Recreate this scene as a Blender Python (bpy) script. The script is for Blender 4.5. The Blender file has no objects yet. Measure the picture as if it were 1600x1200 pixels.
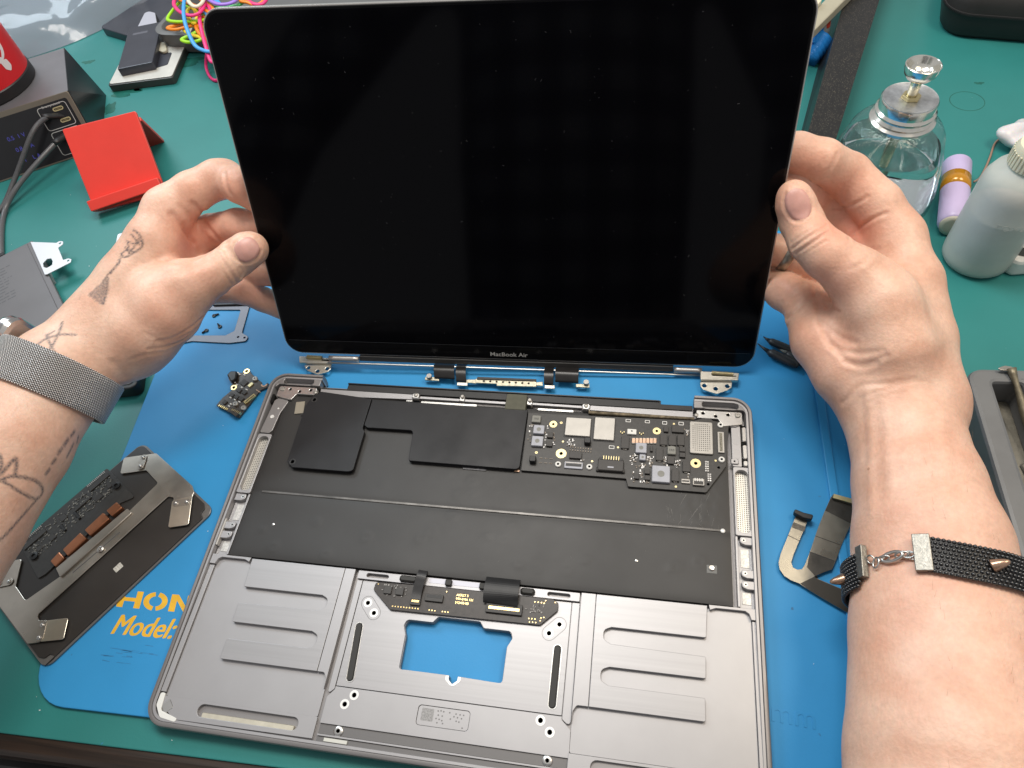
import bpy, bmesh, math, random
import numpy as np
from mathutils import Vector, Matrix

# ------------------------------------------------------------------ camera, world, lamps, exposure
MM = 0.001
scene = bpy.context.scene
COL = scene.collection
CAM_POS = np.array([80.086, -128.857, 364.623])
CAM_TGT = np.array([6.102, 113.944, 0.0])
CAM_ROLL = -0.191
FPX = 1079.5                        # focal length for a picture 1600 wide


def _camrows():
    f = CAM_TGT - CAM_POS; f = f / np.linalg.norm(f)
    r = np.cross(f, [0, 0, 1.0]); r /= np.linalg.norm(r)
    u = np.cross(r, f)
    c, s = math.cos(CAM_ROLL), math.sin(CAM_ROLL)
    return np.array([c * r + s * u, -s * r + c * u, -f])


CAMR = _camrows()
cd = bpy.data.cameras.new('camera')
cam = bpy.data.objects.new('camera', cd); COL.objects.link(cam)
cd.sensor_width = 36.0; cd.lens = 36.0 * FPX / 1600.0
cd.clip_start = 0.01; cd.clip_end = 20.0
_m = np.eye(4); _m[:3, :3] = CAMR.T; _m[:3, 3] = CAM_POS * MM
cam.matrix_world = Matrix(_m.tolist())
scene.camera = cam

world = bpy.data.worlds.new('World'); scene.world = world
world.use_nodes = True
_bg = world.node_tree.nodes['Background']
_bg.inputs['Color'].default_value = (0.97, 0.97, 0.98, 1)
_bg.inputs['Strength'].default_value = 0.46


def area(name, loc, tgt, size, power, color, spread=180):
    l = bpy.data.lights.new(name, 'AREA'); l.shape = 'RECTANGLE'
    l.size, l.size_y = size[0] * MM, size[1] * MM
    l.energy = power; l.spread = math.radians(spread); l.color = color
    o = bpy.data.objects.new(name, l); COL.objects.link(o)
    o.location = Vector(loc) * MM
    d = (Vector(tgt) - Vector(loc)).normalized()
    o.rotation_euler = d.to_track_quat('-Z', 'Y').to_euler()
    return o


area('ceiling_lamp', (-70, 340, 900), (-40, 160, 0), (420, 260), 6.0, (1.0, 0.955, 0.89))
area('bench_lamp', (470, 200, 760), (180, 160, 60), (300, 220), 2.7, (1.0, 0.86, 0.67))
area('window_lamp', (-800, 760, 850), (-250, 250, 0), (500, 400), 6.6, (0.80, 0.92, 1.0))

vs = scene.view_settings
vs.view_transform = 'Standard'; vs.look = 'None'; vs.exposure = 0.0; vs.gamma = 1.0
vs.use_curve_mapping = False
scene.cycles.max_bounces = 10
scene.cycles.transmission_bounces = 10
scene.cycles.transparent_max_bounces = 16
scene.cycles.use_denoising = True

# ------------------------------------------------------------------ helpers: points
RND = random.Random(7)


def ray(x, y):
    return CAMR.T @ np.array([(x - 800) / FPX, -(y - 600) / FPX, -1.0])


def at(x, y, z=0.0):
    """the point of the horizontal plane at height z (mm) under a pixel of the photograph"""
    d = ray(x, y); t = (z - CAM_POS[2]) / d[2]
    return CAM_POS + t * d


def at2(x, y, z=0.0):
    p = at(x, y, z); return (float(p[0]), float(p[1]))


def atd(x, y, depth):
    return CAM_POS + ray(x, y) * depth


def rodr(r):
    r = np.array(r, float); t = np.linalg.norm(r) + 1e-12; k = r / t
    K = np.array([[0, -k[2], k[1]], [k[2], 0, -k[0]], [-k[1], k[0], 0]])
    return np.eye(3) + math.sin(t) * K + (1 - math.cos(t)) * K @ K


LID_R = rodr((1.192, 0.042, 0.017)); LID_O = np.array([4.277, 126.127, 9.102]); LID_S = 0.988


def lidw(u, v, w=0.0):
    return LID_O + LID_R @ np.array([u, v, w], float)


def on_lid(px, py, off=0.0):
    """the world point on the plane parallel to the screen, off mm in front of it, under a pixel"""
    n = LID_R[:, 2]; o = LID_O + n * off; d = ray(px, py)
    return CAM_POS + d * (((o - CAM_POS) @ n) / (d @ n))


# ------------------------------------------------------------------ helpers: materials
_mats = {}


def mat(name, color, rough=0.5, metal=0.0, var=0.0, vscale=60.0, bump=0.0, bscale=400.0, spec=0.5,
        coat=0.0, trans=0.0, ior=1.45, alpha=1.0, sss=0.0, emit=None, rvar=0.0, stretch=None, speck=None,
        sheen=0.0, detail=4.0):
    """procedural Principled material: noise on colour, gloss and relief, in the object's own coordinates"""
    if name in _mats:
        return _mats[name]
    m = bpy.data.materials.new(name); m.use_nodes = True; _mats[name] = m
    nt = m.node_tree; N = nt.nodes; L = nt.links
    b = N['Principled BSDF']
    c = tuple(color) + (1,)
    b.inputs['Base Color'].default_value = c
    b.inputs['Roughness'].default_value = rough
    b.inputs['Metallic'].default_value = metal
    b.inputs['IOR'].default_value = ior
    b.inputs['Specular IOR Level'].default_value = spec
    b.inputs['Coat Weight'].default_value = coat
    b.inputs['Coat Roughness'].default_value = 0.08
    b.inputs['Transmission Weight'].default_value = trans
    b.inputs['Alpha'].default_value = alpha
    b.inputs['Sheen Weight'].default_value = sheen
    if sss:
        b.inputs['Subsurface Weight'].default_value = sss
        b.inputs['Subsurface Radius'].default_value = (1.0, 0.4, 0.2)
        b.inputs['Subsurface Scale'].default_value = 0.003
    if emit:
        b.inputs['Emission Color'].default_value = tuple(emit[0]) + (1,)
        b.inputs['Emission Strength'].default_value = emit[1]
    tc = N.new('ShaderNodeTexCoord')
    src = tc.outputs['Object']
    if stretch:
        mp = N.new('ShaderNodeMapping'); mp.inputs['Scale'].default_value = stretch
        L.new(src, mp.inputs['Vector']); src = mp.outputs['Vector']

    def noise(scale, det=4.0):
        n = N.new('ShaderNodeTexNoise'); n.inputs['Scale'].default_value = scale
        n.inputs['Detail'].default_value = det; n.inputs['Roughness'].default_value = 0.6
        L.new(src, n.inputs['Vector']); return n
    colsock = None
    if var:
        n = noise(vscale, detail)
        r = N.new('ShaderNodeMapRange'); r.inputs['From Min'].default_value = 0.3; r.inputs['From Max'].default_value = 0.7
        r.inputs['To Min'].default_value = 1 - var; r.inputs['To Max'].default_value = 1 + var
        L.new(n.outputs['Fac'], r.inputs['Value'])
        mx = N.new('ShaderNodeVectorMath'); mx.operation = 'SCALE'
        mx.inputs[0].default_value = tuple(color)
        L.new(r.outputs['Result'], mx.inputs['Scale'])
        colsock = mx.outputs['Vector']
        L.new(colsock, b.inputs['Base Color'])
    if speck:      # (colour, scale, threshold): small flecks
        v = N.new('ShaderNodeTexVoronoi'); v.inputs['Scale'].default_value = speck[1]
        L.new(tc.outputs['Object'], v.inputs['Vector'])
        lt = N.new('ShaderNodeMath'); lt.operation = 'LESS_THAN'; lt.inputs[1].default_value = speck[2]
        L.new(v.outputs['Distance'], lt.inputs[0])
        mx = N.new('ShaderNodeMix'); mx.data_type = 'RGBA'
        L.new(lt.outputs[0], mx.inputs['Factor'])
        if colsock: L.new(colsock, mx.inputs['A'])
        else: mx.inputs['A'].default_value = c
        mx.inputs['B'].default_value = tuple(speck[0]) + (1,)
        L.new(mx.outputs['Result'], b.inputs['Base Color'])
    if rvar:
        n = noise(vscale * 0.7)
        r = N.new('ShaderNodeMapRange'); r.inputs['From Min'].default_value = 0.3; r.inputs['From Max'].default_value = 0.7
        r.inputs['To Min'].default_value = max(0.02, rough - rvar); r.inputs['To Max'].default_value = min(1, rough + rvar)
        L.new(n.outputs['Fac'], r.inputs['Value']); L.new(r.outputs['Result'], b.inputs['Roughness'])
    if bump:
        n = noise(bscale)
        bp = N.new('ShaderNodeBump'); bp.inputs['Strength'].default_value = 1.0
        bp.inputs['Distance'].default_value = bump * MM
        L.new(n.outputs['Fac'], bp.inputs['Height']); L.new(bp.outputs['Normal'], b.inputs['Normal'])
    return m


# ------------------------------------------------------------------ helpers: objects
def tag(o, label, cat, group=None, kind=None):
    if label: o['label'] = label
    if cat: o['category'] = cat
    if group: o['group'] = group
    if kind: o['kind'] = kind
    return o


def thing(name, label, cat, loc=(0, 0, 0), rotz=0.0, group=None):
    o = bpy.data.objects.new(name, None); COL.objects.link(o)
    o.empty_display_size = 0.01
    o.location = Vector([float(v) for v in loc]) * MM; o.rotation_euler = (0, 0, rotz)
    tag(o, label, cat, group); o['_loc'] = [float(v) for v in loc]
    return o


def base_of(parent):
    """world offset (mm) of the thing that owns this part, so shapes can be given in bench millimetres"""
    p = parent
    while p is not None and p.parent is not None:
        p = p.parent
    return np.array(p['_loc']) if p is not None and '_loc' in p.keys() else np.zeros(3)


def link(name, me, material, parent=None, loc=None, rot=None):
    o = bpy.data.objects.new(name, me); COL.objects.link(o)
    if material is not None and len(me.materials) == 0:
        me.materials.append(material)
    if parent is not None: o.parent = parent
    if loc is not None: o.location = Vector([float(v) for v in loc]) * MM
    if rot is not None: o.rotation_euler = rot
    return o


def mesh(verts, faces, smooth=False):
    me = bpy.data.meshes.new('m')
    me.from_pydata([tuple(float(c) * MM for c in v) for v in verts], [], [tuple(f) for f in faces])
    if smooth:
        me.polygons.foreach_set('use_smooth', [True] * len(me.polygons))
    me.update()
    return me


def raw(name, verts, faces, material, parent=None, smooth=False, local=False):
    """mesh object; verts in bench millimetres (or in the thing's own frame with local=True)"""
    v = np.array(verts, float)
    if parent is not None and not local:
        v = v - base_of(parent)
    return link(name, mesh(v, faces, smooth), material, parent)


def auto_smooth(me, ang=40):
    me.polygons.foreach_set('use_smooth', [True] * len(me.polygons))
    bm = bmesh.new(); bm.from_mesh(me)
    a = math.radians(ang)
    for e in bm.edges:
        e.smooth = not (len(e.link_faces) == 2 and e.calc_face_angle(0) > a) and len(e.link_faces) == 2
    bm.to_mesh(me); bm.free()
    return me


def weld(me, dist=1e-6):
    bm = bmesh.new(); bm.from_mesh(me)
    bmesh.ops.remove_doubles(bm, verts=bm.verts, dist=dist)
    bmesh.ops.recalc_face_normals(bm, faces=bm.faces)
    bm.to_mesh(me); bm.free(); return me


def rpoly(pts, r=0.0, seg=5):
    """closed polygon with rounded corners; r one radius or a list"""
    n = len(pts); out = []
    rs = r if isinstance(r, (list, tuple)) else [r] * n
    for i in range(n):
        p = np.array(pts[i], float); a = np.array(pts[i - 1], float); b = np.array(pts[(i + 1) % n], float)
        ri = rs[i]
        if ri <= 0: out.append(tuple(p)); continue
        da = a - p; db = b - p; la = np.linalg.norm(da); lb = np.linalg.norm(db)
        if la < 1e-6 or lb < 1e-6: continue
        da /= la; db /= lb
        ang = math.acos(max(-1, min(1, float(da @ db))))
        if ang > math.radians(175): out.append(tuple(p)); continue
        t = min(ri / math.tan(ang / 2), la * 0.49, lb * 0.49)
        r2 = t * math.tan(ang / 2)
        bis = da + db; bis /= np.linalg.norm(bis)
        c = p + bis * (r2 / math.sin(ang / 2))
        s = p + da * t - c; e = p + db * t - c
        a0 = math.atan2(s[1], s[0]); a1 = math.atan2(e[1], e[0])
        d = (a1 - a0 + math.pi) % (2 * math.pi) - math.pi
        for k in range(seg + 1):
            q = a0 + d * k / seg
            out.append((c[0] + r2 * math.cos(q), c[1] + r2 * math.sin(q)))
    return out


def rrect(x0, y0, x1, y1, r, seg=5):
    return rpoly([(x0, y0), (x1, y0), (x1, y1), (x0, y1)], r, seg)


def circ(cx, cy, r, n=20, ry=None):
    ry = r if ry is None else ry
    return [(cx + r * math.cos(2 * math.pi * k / n), cy + ry * math.sin(2 * math.pi * k / n)) for k in range(n)]


def stadium(x0, y0, x1, y1, r, n=8):
    """capsule outline between two points"""
    a = math.atan2(y1 - y0, x1 - x0); o = []
    for k in range(n + 1):
        q = a - math.pi / 2 + math.pi * k / n; o.append((x1 + r * math.cos(q), y1 + r * math.sin(q)))
    for k in range(n + 1):
        q = a + math.pi / 2 + math.pi * k / n; o.append((x0 + r * math.cos(q), y0 + r * math.sin(q)))
    return o


def plate_mesh(loops, z0, z1, bev=0.0, off=(0, 0, 0)):
    """flat plate with holes, from 2D outlines, with softened edges"""
    cu = bpy.data.curves.new('c', 'CURVE'); cu.dimensions = '2D'; cu.fill_mode = 'BOTH'
    for lp in loops:
        sp = cu.splines.new('POLY'); sp.points.add(len(lp) - 1)
        co = []
        for x, y in lp: co += [(x - off[0]) * MM, (y - off[1]) * MM, 0, 1]
        sp.points.foreach_set('co', co); sp.use_cyclic_u = True
    h = (z1 - z0) / 2
    bev = min(bev, h * 0.95)
    cu.extrude = (h - bev) * MM
    if bev > 0:
        cu.bevel_depth = bev * MM; cu.bevel_resolution = 1; cu.offset = -bev * MM
    ob = bpy.data.objects.new('c', cu)
    me = bpy.data.meshes.new_from_object(ob)
    bpy.data.objects.remove(ob); bpy.data.curves.remove(cu)
    n = len(me.vertices); a = np.empty(n * 3, np.float32); me.vertices.foreach_get('co', a)
    a = a.reshape(-1, 3); a[:, 2] += ((z0 + z1) / 2 - off[2]) * MM
    me.vertices.foreach_set('co', a.ravel()); me.update()
    weld(me); auto_smooth(me, 20)
    return me


def plate(name, loops, z0, z1, material, parent=None, bev=0.15, local=False):
    off = (0, 0, 0) if (local or parent is None) else base_of(parent)
    return link(name, plate_mesh(loops, z0, z1, bev, off), material, parent)


_boxcache = {}


def cbox_mesh(sx, sy, sz, ch):
    """box standing on z=0 with chamfered top and side edges"""
    key = (round(sx, 2), round(sy, 2), round(sz, 2), round(ch, 2))
    if key in _boxcache: return _boxcache[key]
    hx, hy = sx / 2, sy / 2; c = min(ch, hx * .9, hy * .9, sz * .9)

    def ringp(i, z):
        return [(-hx + i + c, -hy + i, z), (hx - i - c, -hy + i, z), (hx - i, -hy + i + c, z), (hx - i, hy - i - c, z),
                (hx - i - c, hy - i, z), (-hx + i + c, hy - i, z), (-hx + i, hy - i - c, z), (-hx + i, -hy + i + c, z)]
    v = ringp(0, 0) + ringp(0, sz - c) + ringp(c * .75, sz)
    f = [tuple(range(7, -1, -1)), tuple(range(16, 24))]
    for a in (0, 8):
        for k in range(8):
            f.append((a + k, a + (k + 1) % 8, a + 8 + (k + 1) % 8, a + 8 + k))
    me = mesh(v, f); _boxcache[key] = me
    return me


def box(name, cx, cy, z0, sx, sy, sz, material, parent=None, ch=0.15, rotz=0.0, local=False):
    me = cbox_mesh(sx, sy, sz, ch)
    if len(me.materials) and me.materials[0] != material:
        me = me.copy(); me.materials.clear()
    off = np.zeros(3) if (local or parent is None) else base_of(parent)
    return link(name, me, material, parent, (cx - off[0], cy - off[1], z0 - off[2]), (0, 0, rotz) if rotz else None)


def lathe_mesh(prof, n=32, closed=False):
    """profile [(r,z)...] turned about z"""
    v, f = [], []
    for r, z in prof:
        for k in range(n):
            a = 2 * math.pi * k / n; v.append((r * math.cos(a), r * math.sin(a), z))
    m = len(prof)
    for i in range(m - 1 + (1 if closed else 0)):
        j = (i + 1) % m
        for k in range(n):
            f.append((i * n + k, i * n + (k + 1) % n, j * n + (k + 1) % n, j * n + k))
    if not closed:
        if prof[0][0] > 1e-6: f.append(tuple(range(n - 1, -1, -1)))
        if prof[-1][0] > 1e-6: f.append(tuple((m - 1) * n + k for k in range(n)))
    me = mesh(v, f); weld(me); auto_smooth(me, 40)
    return me


def lathe(name, prof, loc, material, parent=None, n=32, axis=None, closed=False, local=False):
    off = np.zeros(3) if (local or parent is None) else base_of(parent)
    o = link(name, lathe_mesh(prof, n, closed), material, parent, np.array(loc, float) - off)
    if axis is not None:
        o.rotation_euler = Vector([float(a) for a in axis]).to_track_quat('Z', 'Y').to_euler()
    return o


def crom(pts, per=8, closed=False):
    """Catmull-Rom through points (any dimension)"""
    P = [np.array(p, float) for p in pts]; n = len(P); out = []
    rng = range(n if closed else n - 1)
    for i in rng:
        if closed: a, b, c, d = P[(i - 1) % n], P[i], P[(i + 1) % n], P[(i + 2) % n]
        else: a, b, c, d = P[max(i - 1, 0)], P[i], P[i + 1], P[min(i + 2, n - 1)]
        for k in range(per):
            t = k / per
            out.append(0.5 * ((2 * b) + (-a + c) * t + (2 * a - 5 * b + 4 * c - d) * t * t + (-a + 3 * b - 3 * c + d) * t ** 3))
    if not closed: out.append(P[-1])
    return np.array(out)


def tube_data(path, rad, n=8, closed=False, flat=1.0):
    P = np.array(path, float); m = len(P)
    R = np.full(m, rad) if np.isscalar(rad) else np.array(rad, float)
    if closed: T = np.roll(P, -1, 0) - np.roll(P, 1, 0)
    else: T = np.gradient(P, axis=0)
    T /= np.linalg.norm(T, axis=1)[:, None] + 1e-12
    u = np.cross(T[0], [0, 0, 1.0]);
    if np.linalg.norm(u) < 1e-3: u = np.array([1.0, 0, 0])
    u /= np.linalg.norm(u); v, f = [], []
    for i in range(m):
        u = u - T[i] * (u @ T[i]); u /= np.linalg.norm(u) + 1e-12
        w = np.cross(T[i], u)
        for k in range(n):
            a = 2 * math.pi * k / n
            v.append(P[i] + R[i] * (math.cos(a) * u + flat * math.sin(a) * w))
    for i in range(m - 1 + (1 if closed else 0)):
        j = (i + 1) % m
        for k in range(n):
            f.append((i * n + k, i * n + (k + 1) % n, j * n + (k + 1) % n, j * n + k))
    if not closed:
        f.append(tuple(range(n - 1, -1, -1))); f.append(tuple((m - 1) * n + k for k in range(n)))
    return v, f


def tube(name, path, rad, material, parent=None, n=8, closed=False, flat=1.0, local=False):
    v, f = tube_data(path, rad, n, closed, flat)
    o = raw(name, v, f, material, parent, True, local)
    return o


class MB:
    """collects several shapes into one mesh"""
    def __init__(s): s.v, s.f = [], []

    def add(s, v, f):
        n = len(s.v); s.v += [tuple(p) for p in v]; s.f += [tuple(i + n for i in q) for q in f]; return s

    def box(s, cx, cy, z0, sx, sy, sz, rot=0.0):
        c, t = math.cos(rot), math.sin(rot); v = []
        for z in (z0, z0 + sz):
            for x, y in ((-1, -1), (1, -1), (1, 1), (-1, 1)):
                X, Y = x * sx / 2, y * sy / 2
                v.append((cx + X * c - Y * t, cy + X * t + Y * c, z))
        return s.add(v, [(3, 2, 1, 0), (4, 5, 6, 7), (0, 1, 5, 4), (1, 2, 6, 5), (2, 3, 7, 6), (3, 0, 4, 7)])

    def build(s, name, material, parent=None, smooth=False, local=False):
        return raw(name, s.v, s.f, material, parent, smooth, local)


def text_mesh(body, size, shear=0.0, off=0.0, extrude=0.0):
    cu = bpy.data.curves.new('t', 'FONT'); cu.body = body; cu.size = size * MM; cu.shear = shear
    cu.offset = off * MM; cu.extrude = extrude * MM; cu.resolution_u = 4
    ob = bpy.data.objects.new('t', cu)
    me = bpy.data.meshes.new_from_object(ob)
    bpy.data.objects.remove(ob); bpy.data.curves.remove(cu)
    return me


def dup(root, parent=None):
    c = root.copy(); COL.objects.link(c)
    if parent is not None: c.parent = parent
    for ch in list(root.children): dup(ch, c)
    return c

# ================================================================== the setting: bench, edge, floor
M_TEAL = mat('teal_bench_vinyl', (0.030, 0.200, 0.190), rough=0.38, var=0.07, vscale=9, bump=0.05, bscale=900, rvar=0.05, spec=0.4)
M_WOOD = mat('dark_wood', (0.026, 0.016, 0.011), rough=0.38, var=0.6, vscale=30, stretch=(0.25, 9, 9), bump=0.05, bscale=120)
M_BLACKGAP = mat('black_lacquer', (0.010, 0.010, 0.011), rough=0.35, var=0.3)
M_FLOOR = mat('floor_dark', (0.022, 0.021, 0.022), rough=0.7, var=0.3, vscale=5)
ZB = -2.4                                   # bench surface; the blue mat's top is z = 0
_ea = math.radians(1.6)


def edge_pt(x, d):                          # a point d mm behind the bench's front edge
    return (x, -116.4 + (x + 130) * math.tan(_ea) * 0.9 + d)


def strip(d0, d1, z0, z1, x0=-1300, x1=1300, r=0.0):
    return [edge_pt(x0, d0), edge_pt(x1, d0), edge_pt(x1, d1), edge_pt(x0, d1)]


o = plate('bench_top', [[edge_pt(-1300, 0), edge_pt(1300, 0), (1300, 1300), (-1300, 1300)]], ZB - 2.0, ZB, M_TEAL, None, 0.6)
tag(o, None, None, kind='structure')
_b = MB()
for i, x in enumerate((-1300, 1300)):
    pass
_prof = [(0.5, -40), (0.5, ZB - 1.4), (-3, ZB - 1.1), (-7, ZB - 1.6), (-9.5, ZB - 3.4), (-10.5, ZB - 7), (-10.5, -40)]
_v = [(edge_pt(x, d)[0], edge_pt(x, d)[1], z) for x in (-1300, 1300) for d, z in _prof]
_n = len(_prof)
o = raw('bench_edge', _v, [(k, k + 1, _n + k + 1, _n + k) for k in range(_n - 1)] + [(_n - 1, 0, _n, 2 * _n - 1)], M_WOOD, None)
tag(o, None, None, kind='structure')
_v = [(edge_pt(x, d)[0], edge_pt(x, d)[1], z) for x in (-1300, 1300) for d, z in ((2, -42), (-13.5, -42), (-16, -44), (-16, -75), (2, -75))]
o = raw('bench_rail', _v, [(k, (k + 1) % 5, 5 + (k + 1) % 5, 5 + k) for k in range(5)], M_BLACKGAP, None)
tag(o, None, None, kind='structure')
o = raw('floor', [(-2500, -2500, -720), (2500, -2500, -720), (2500, 2500, -720), (-2500, 2500, -720)], [(0, 1, 2, 3)], M_FLOOR, None)
tag(o, None, None, kind='structure')

# stains on the bench: thin dried pools
M_STAIN = mat('dried_stain', (0.016, 0.125, 0.10), rough=0.25, var=0.2, vscale=80)
def blob(cx, cy, rx, ry, seed, n=22, rough=0.25, rot=0.0):
    r = random.Random(seed); o = []
    ph = [r.uniform(0, 6.28) for _ in range(4)]
    for k in range(n):
        a = 2 * math.pi * k / n
        q = 1 + rough * (math.sin(2 * a + ph[0]) * .5 + math.sin(3 * a + ph[1]) * .35 + math.sin(5 * a + ph[2]) * .3 + math.sin(7 * a + ph[3]) * .15)
        X, Y = rx * q * math.cos(a), ry * q * math.sin(a)
        o.append((cx + X * math.cos(rot) - Y * math.sin(rot), cy + X * math.sin(rot) + Y * math.cos(rot)))
    return o
_st = MB()
def flat_poly(mb, pts, z):
    mb.add([(x, y, z) for x, y in pts], [tuple(range(len(pts)))])
for (px, py, rx, ry, sd) in ((138, 97, 6, 4, 1), (195, 145, 15, 7, 2), (170, 170, 6, 12, 3), (150, 185, 4, 4, 4), (215, 137, 7, 5, 5),
                            (290, 97, 22, 7, 6), (1440, 305, 4, 2, 7), (1530, 130, 3, 2, 8)):
    p = at(px, py, ZB); flat_poly(_st, blob(p[0], p[1], rx, ry, sd, rough=0.5), ZB + 0.05)
for (px, py, r0) in ((1511, 158, 13),):
    p = at(px, py, ZB); a = circ(p[0], p[1], r0, 36); b = circ(p[0], p[1], r0 - 0.7, 36)
    _st.add([(x, y, ZB + .05) for x, y in a + b], [(k, (k + 1) % 36, 36 + (k + 1) % 36, 36 + k) for k in range(36)])
o = _st.build('bench_stains', M_STAIN); tag(o, None, None, kind='stuff')

# crumbs and lint on the bench and the blue mat
M_CRUMB = mat('lint_white', (0.75, 0.76, 0.74), rough=0.8)
_cr = MB(); _r = random.Random(11)
for k in range(100):
    if k < 70: p = at(_r.uniform(0, 1600), _r.uniform(60, 1130), ZB); z = ZB
    else: p = at(_r.uniform(200, 1310), _r.uniform(500, 1190), 0); z = 0
    x, y = p[0], p[1]
    if z == ZB and (-250 < x < 250 and -110 < y < 260): z = 0.0
    s = _r.uniform(0.12, 0.40)
    _cr.box(x, y, z, s, s * _r.uniform(0.6, 2.4), s * .5, _r.uniform(0, 3))
o = _cr.build('lint', M_CRUMB); tag(o, None, None, kind='stuff')

# ================================================================== blue silicone mat
M_BLUE = mat('blue_silicone', (0.036, 0.275, 0.580), rough=0.45, var=0.05, vscale=14, bump=0.04, bscale=700, rvar=0.05, spec=0.28)
M_YEL = mat('yellow_print', (0.78, 0.45, 0.03), rough=0.55, var=0.12, vscale=160)
M_BLUESTAIN = mat('mat_soiling', (0.028, 0.185, 0.40), rough=0.5, var=0.3, vscale=300)
mt = thing('repair_mat', 'blue silicone repair mat with yellow lettering lying on the green bench', 'mat', (0, 70, ZB))
_out = rpoly([(-224, -104), (246, -92), (246, 258), (-262, 258)], [24, 16, 16, 16], 8)
plate('mat_sheet', [_out], ZB + 0.02, 0.0, M_BLUE, mt, 0.5)
plate('ridge', [rpoly([(188.6, 250), (193.6, 250), (198.5, -86), (193.5, -86)], 1.5, 3)], 0.0, 1.6, M_BLUE, mt, 0.7)
plate('ridge', [rpoly([(203.0, 250), (206.0, 250), (211, -86), (208.0, -86)], 1.2, 3)], 0.0, 1.2, M_BLUE, mt, 0.5)

# lettering
_O = np.array(at2(181.4, 947.8)); _U = (np.array(at2(283.0, 956.8)) - _O); _W = np.array(at2(189.2, 921.8)) - _O


def letter(loops, name='letter'):
    plate(name, [[tuple(_O + _U * u + _W * v) for u, v in lp] for lp in loops], 0.002, 0.03, M_YEL, mt, 0.0)


# H (the first letter of the word lies under the touchpad)
letter([[(0.0, 0), (0.095, 0), (0.095, .38), (.265, .38), (.265, 0), (.36, 0), (.36, 1), (.265, 1), (.265, .60), (.095, .60), (.095, 1), (0.0, 1)]])
def _arc(cu, cv, ru, rv, a0, a1, n=14):
    return [(cu + ru * math.cos(math.radians(a0 + (a1 - a0) * k / n)), cv + rv * math.sin(math.radians(a0 + (a1 - a0) * k / n))) for k in range(n + 1)]
letter([_arc(.575, .5, .185, .55, 100, 262) + _arc(.575, .5, .098, .30, 262, 100)])
letter([_arc(.575, .5, .185, .55, 78, -78) + _arc(.575, .5, .098, .30, -78, 78)])
letter([[(.80, 0), (.895, 0), (.895, .66), (1.035, 0), (1.14, 0), (1.14, 1), (1.045, 1), (1.045, .36), (.905, 1), (.80, 1)]])
for v in (0, .40, .80):
    letter([[(1.19, v), (1.44, v), (1.44, v + .2), (1.19, v + .2)]])
# P under the pad, its tail only
letter([[(-.46, 0), (-.365, 0), (-.365, .36), (-.22, .36), (-.12, .48), (-.12, .9), (-.22, 1), (-.46, 1)], [(-.365, .56), (-.25, .56), (-.21, .6), (-.21, .76), (-.25, .80), (-.365, .80)]])
_me = text_mesh('Model:', 15.2, shear=0.22)
_o2 = np.array(at2(170, 990)); _e2 = np.array(at2(268, 998.5)); _d = _e2 - _o2
_o = link('letter', _me, M_YEL, mt, (_o2[0] - 0, _o2[1] - 70, 0.03 - ZB), (0, 0, math.atan2(_d[1], _d[0])))
_w = max(v.co.x for v in _me.vertices); _o.scale = (np.linalg.norm(_d) * MM / _w, 1.0, 1)
for _k in (1, 2):
    _q = _o.copy(); COL.objects.link(_q); _q.location.x += .38 * _k * MM; _q.location.y += .12 * _k * MM; _q.location.z += .012 * _k * MM
_me = text_mesh('mm', 13.5, off=0.0, extrude=0.12)
_p = at(1203, 1126, 0.1)
_o = link('embossed_letters', _me, M_BLUE, mt, (_p[0], _p[1] - 70, 0.1 - ZB), (0, 0, -0.06)); _o['kind'] = 'stuff'

_sm = MB(); _r = random.Random(5)
for k in range(46):
    p = at(_r.uniform(90, 1310), _r.uniform(440, 1180), 0)
    if p[0] < -222 or p[0] > 240: continue
    flat_poly(_sm, blob(p[0], p[1], _r.uniform(.2, .7), _r.uniform(.2, .9), k, 9, .5, _r.uniform(0, 3)), 0.03)
for k in range(16):     # scuffs below the lettering
    p = at(_r.uniform(150, 235), _r.uniform(1008, 1036), 0); l = _r.uniform(2, 9)
    flat_poly(_sm, stadium(p[0], p[1], p[0] + l, p[1] + _r.uniform(-.3, .5), _r.uniform(.08, .22), 3), 0.034)
o = _sm.build('soiling', M_BLUESTAIN, mt); o['kind'] = 'stuff'

# ================================================================== the laptop's lower half, opened, keyboard side down
M_ANO = mat('anodised_grey', (0.27, 0.258, 0.257), rough=0.42, metal=0.60, var=0.03, vscale=40, bump=0.006, bscale=5000)
M_ALU = mat('bare_aluminium', (0.37, 0.364, 0.372), rough=0.44, metal=0.6, var=0.04, vscale=30, bump=0.006, bscale=4000)
M_MILL = mat('milled_aluminium', (0.355, 0.350, 0.358), rough=0.42, metal=0.6, var=0.05, vscale=60, stretch=(0.08, 9, 1), bump=0.010, bscale=260)
M_BRIGHT = mat('bright_steel', (0.58, 0.57, 0.55), rough=0.30, metal=0.95, var=0.08, vscale=120)
M_DARKALU = mat('groove_grey', (0.16, 0.155, 0.155), rough=0.5, metal=0.6)
M_BATT = mat('battery_foil', (0.024, 0.023, 0.0225), rough=0.47, var=0.05, vscale=30, bump=0.05, bscale=60, rvar=0.03)
M_SPREAD = mat('black_heat_spreader', (0.010, 0.010, 0.012), rough=0.44, var=0.10, vscale=60, rvar=0.07, spec=.35)
M_BLKPL = mat('black_plastic', (0.014, 0.014, 0.015), rough=0.45, var=0.2, vscale=200)
M_HOLE = mat('dark_hole', (0.004, 0.004, 0.004), rough=0.9)
M_PCB = mat('pcb_black', (0.036, 0.034, 0.032), rough=0.42, var=0.22, vscale=500)
M_PCBBR = mat('pcb_brown', (0.030, 0.024, 0.021), rough=0.40, var=0.35, vscale=420)
M_CHIP = mat('chip_black', (0.045, 0.042, 0.040), rough=0.5, var=0.1, vscale=800)
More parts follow.
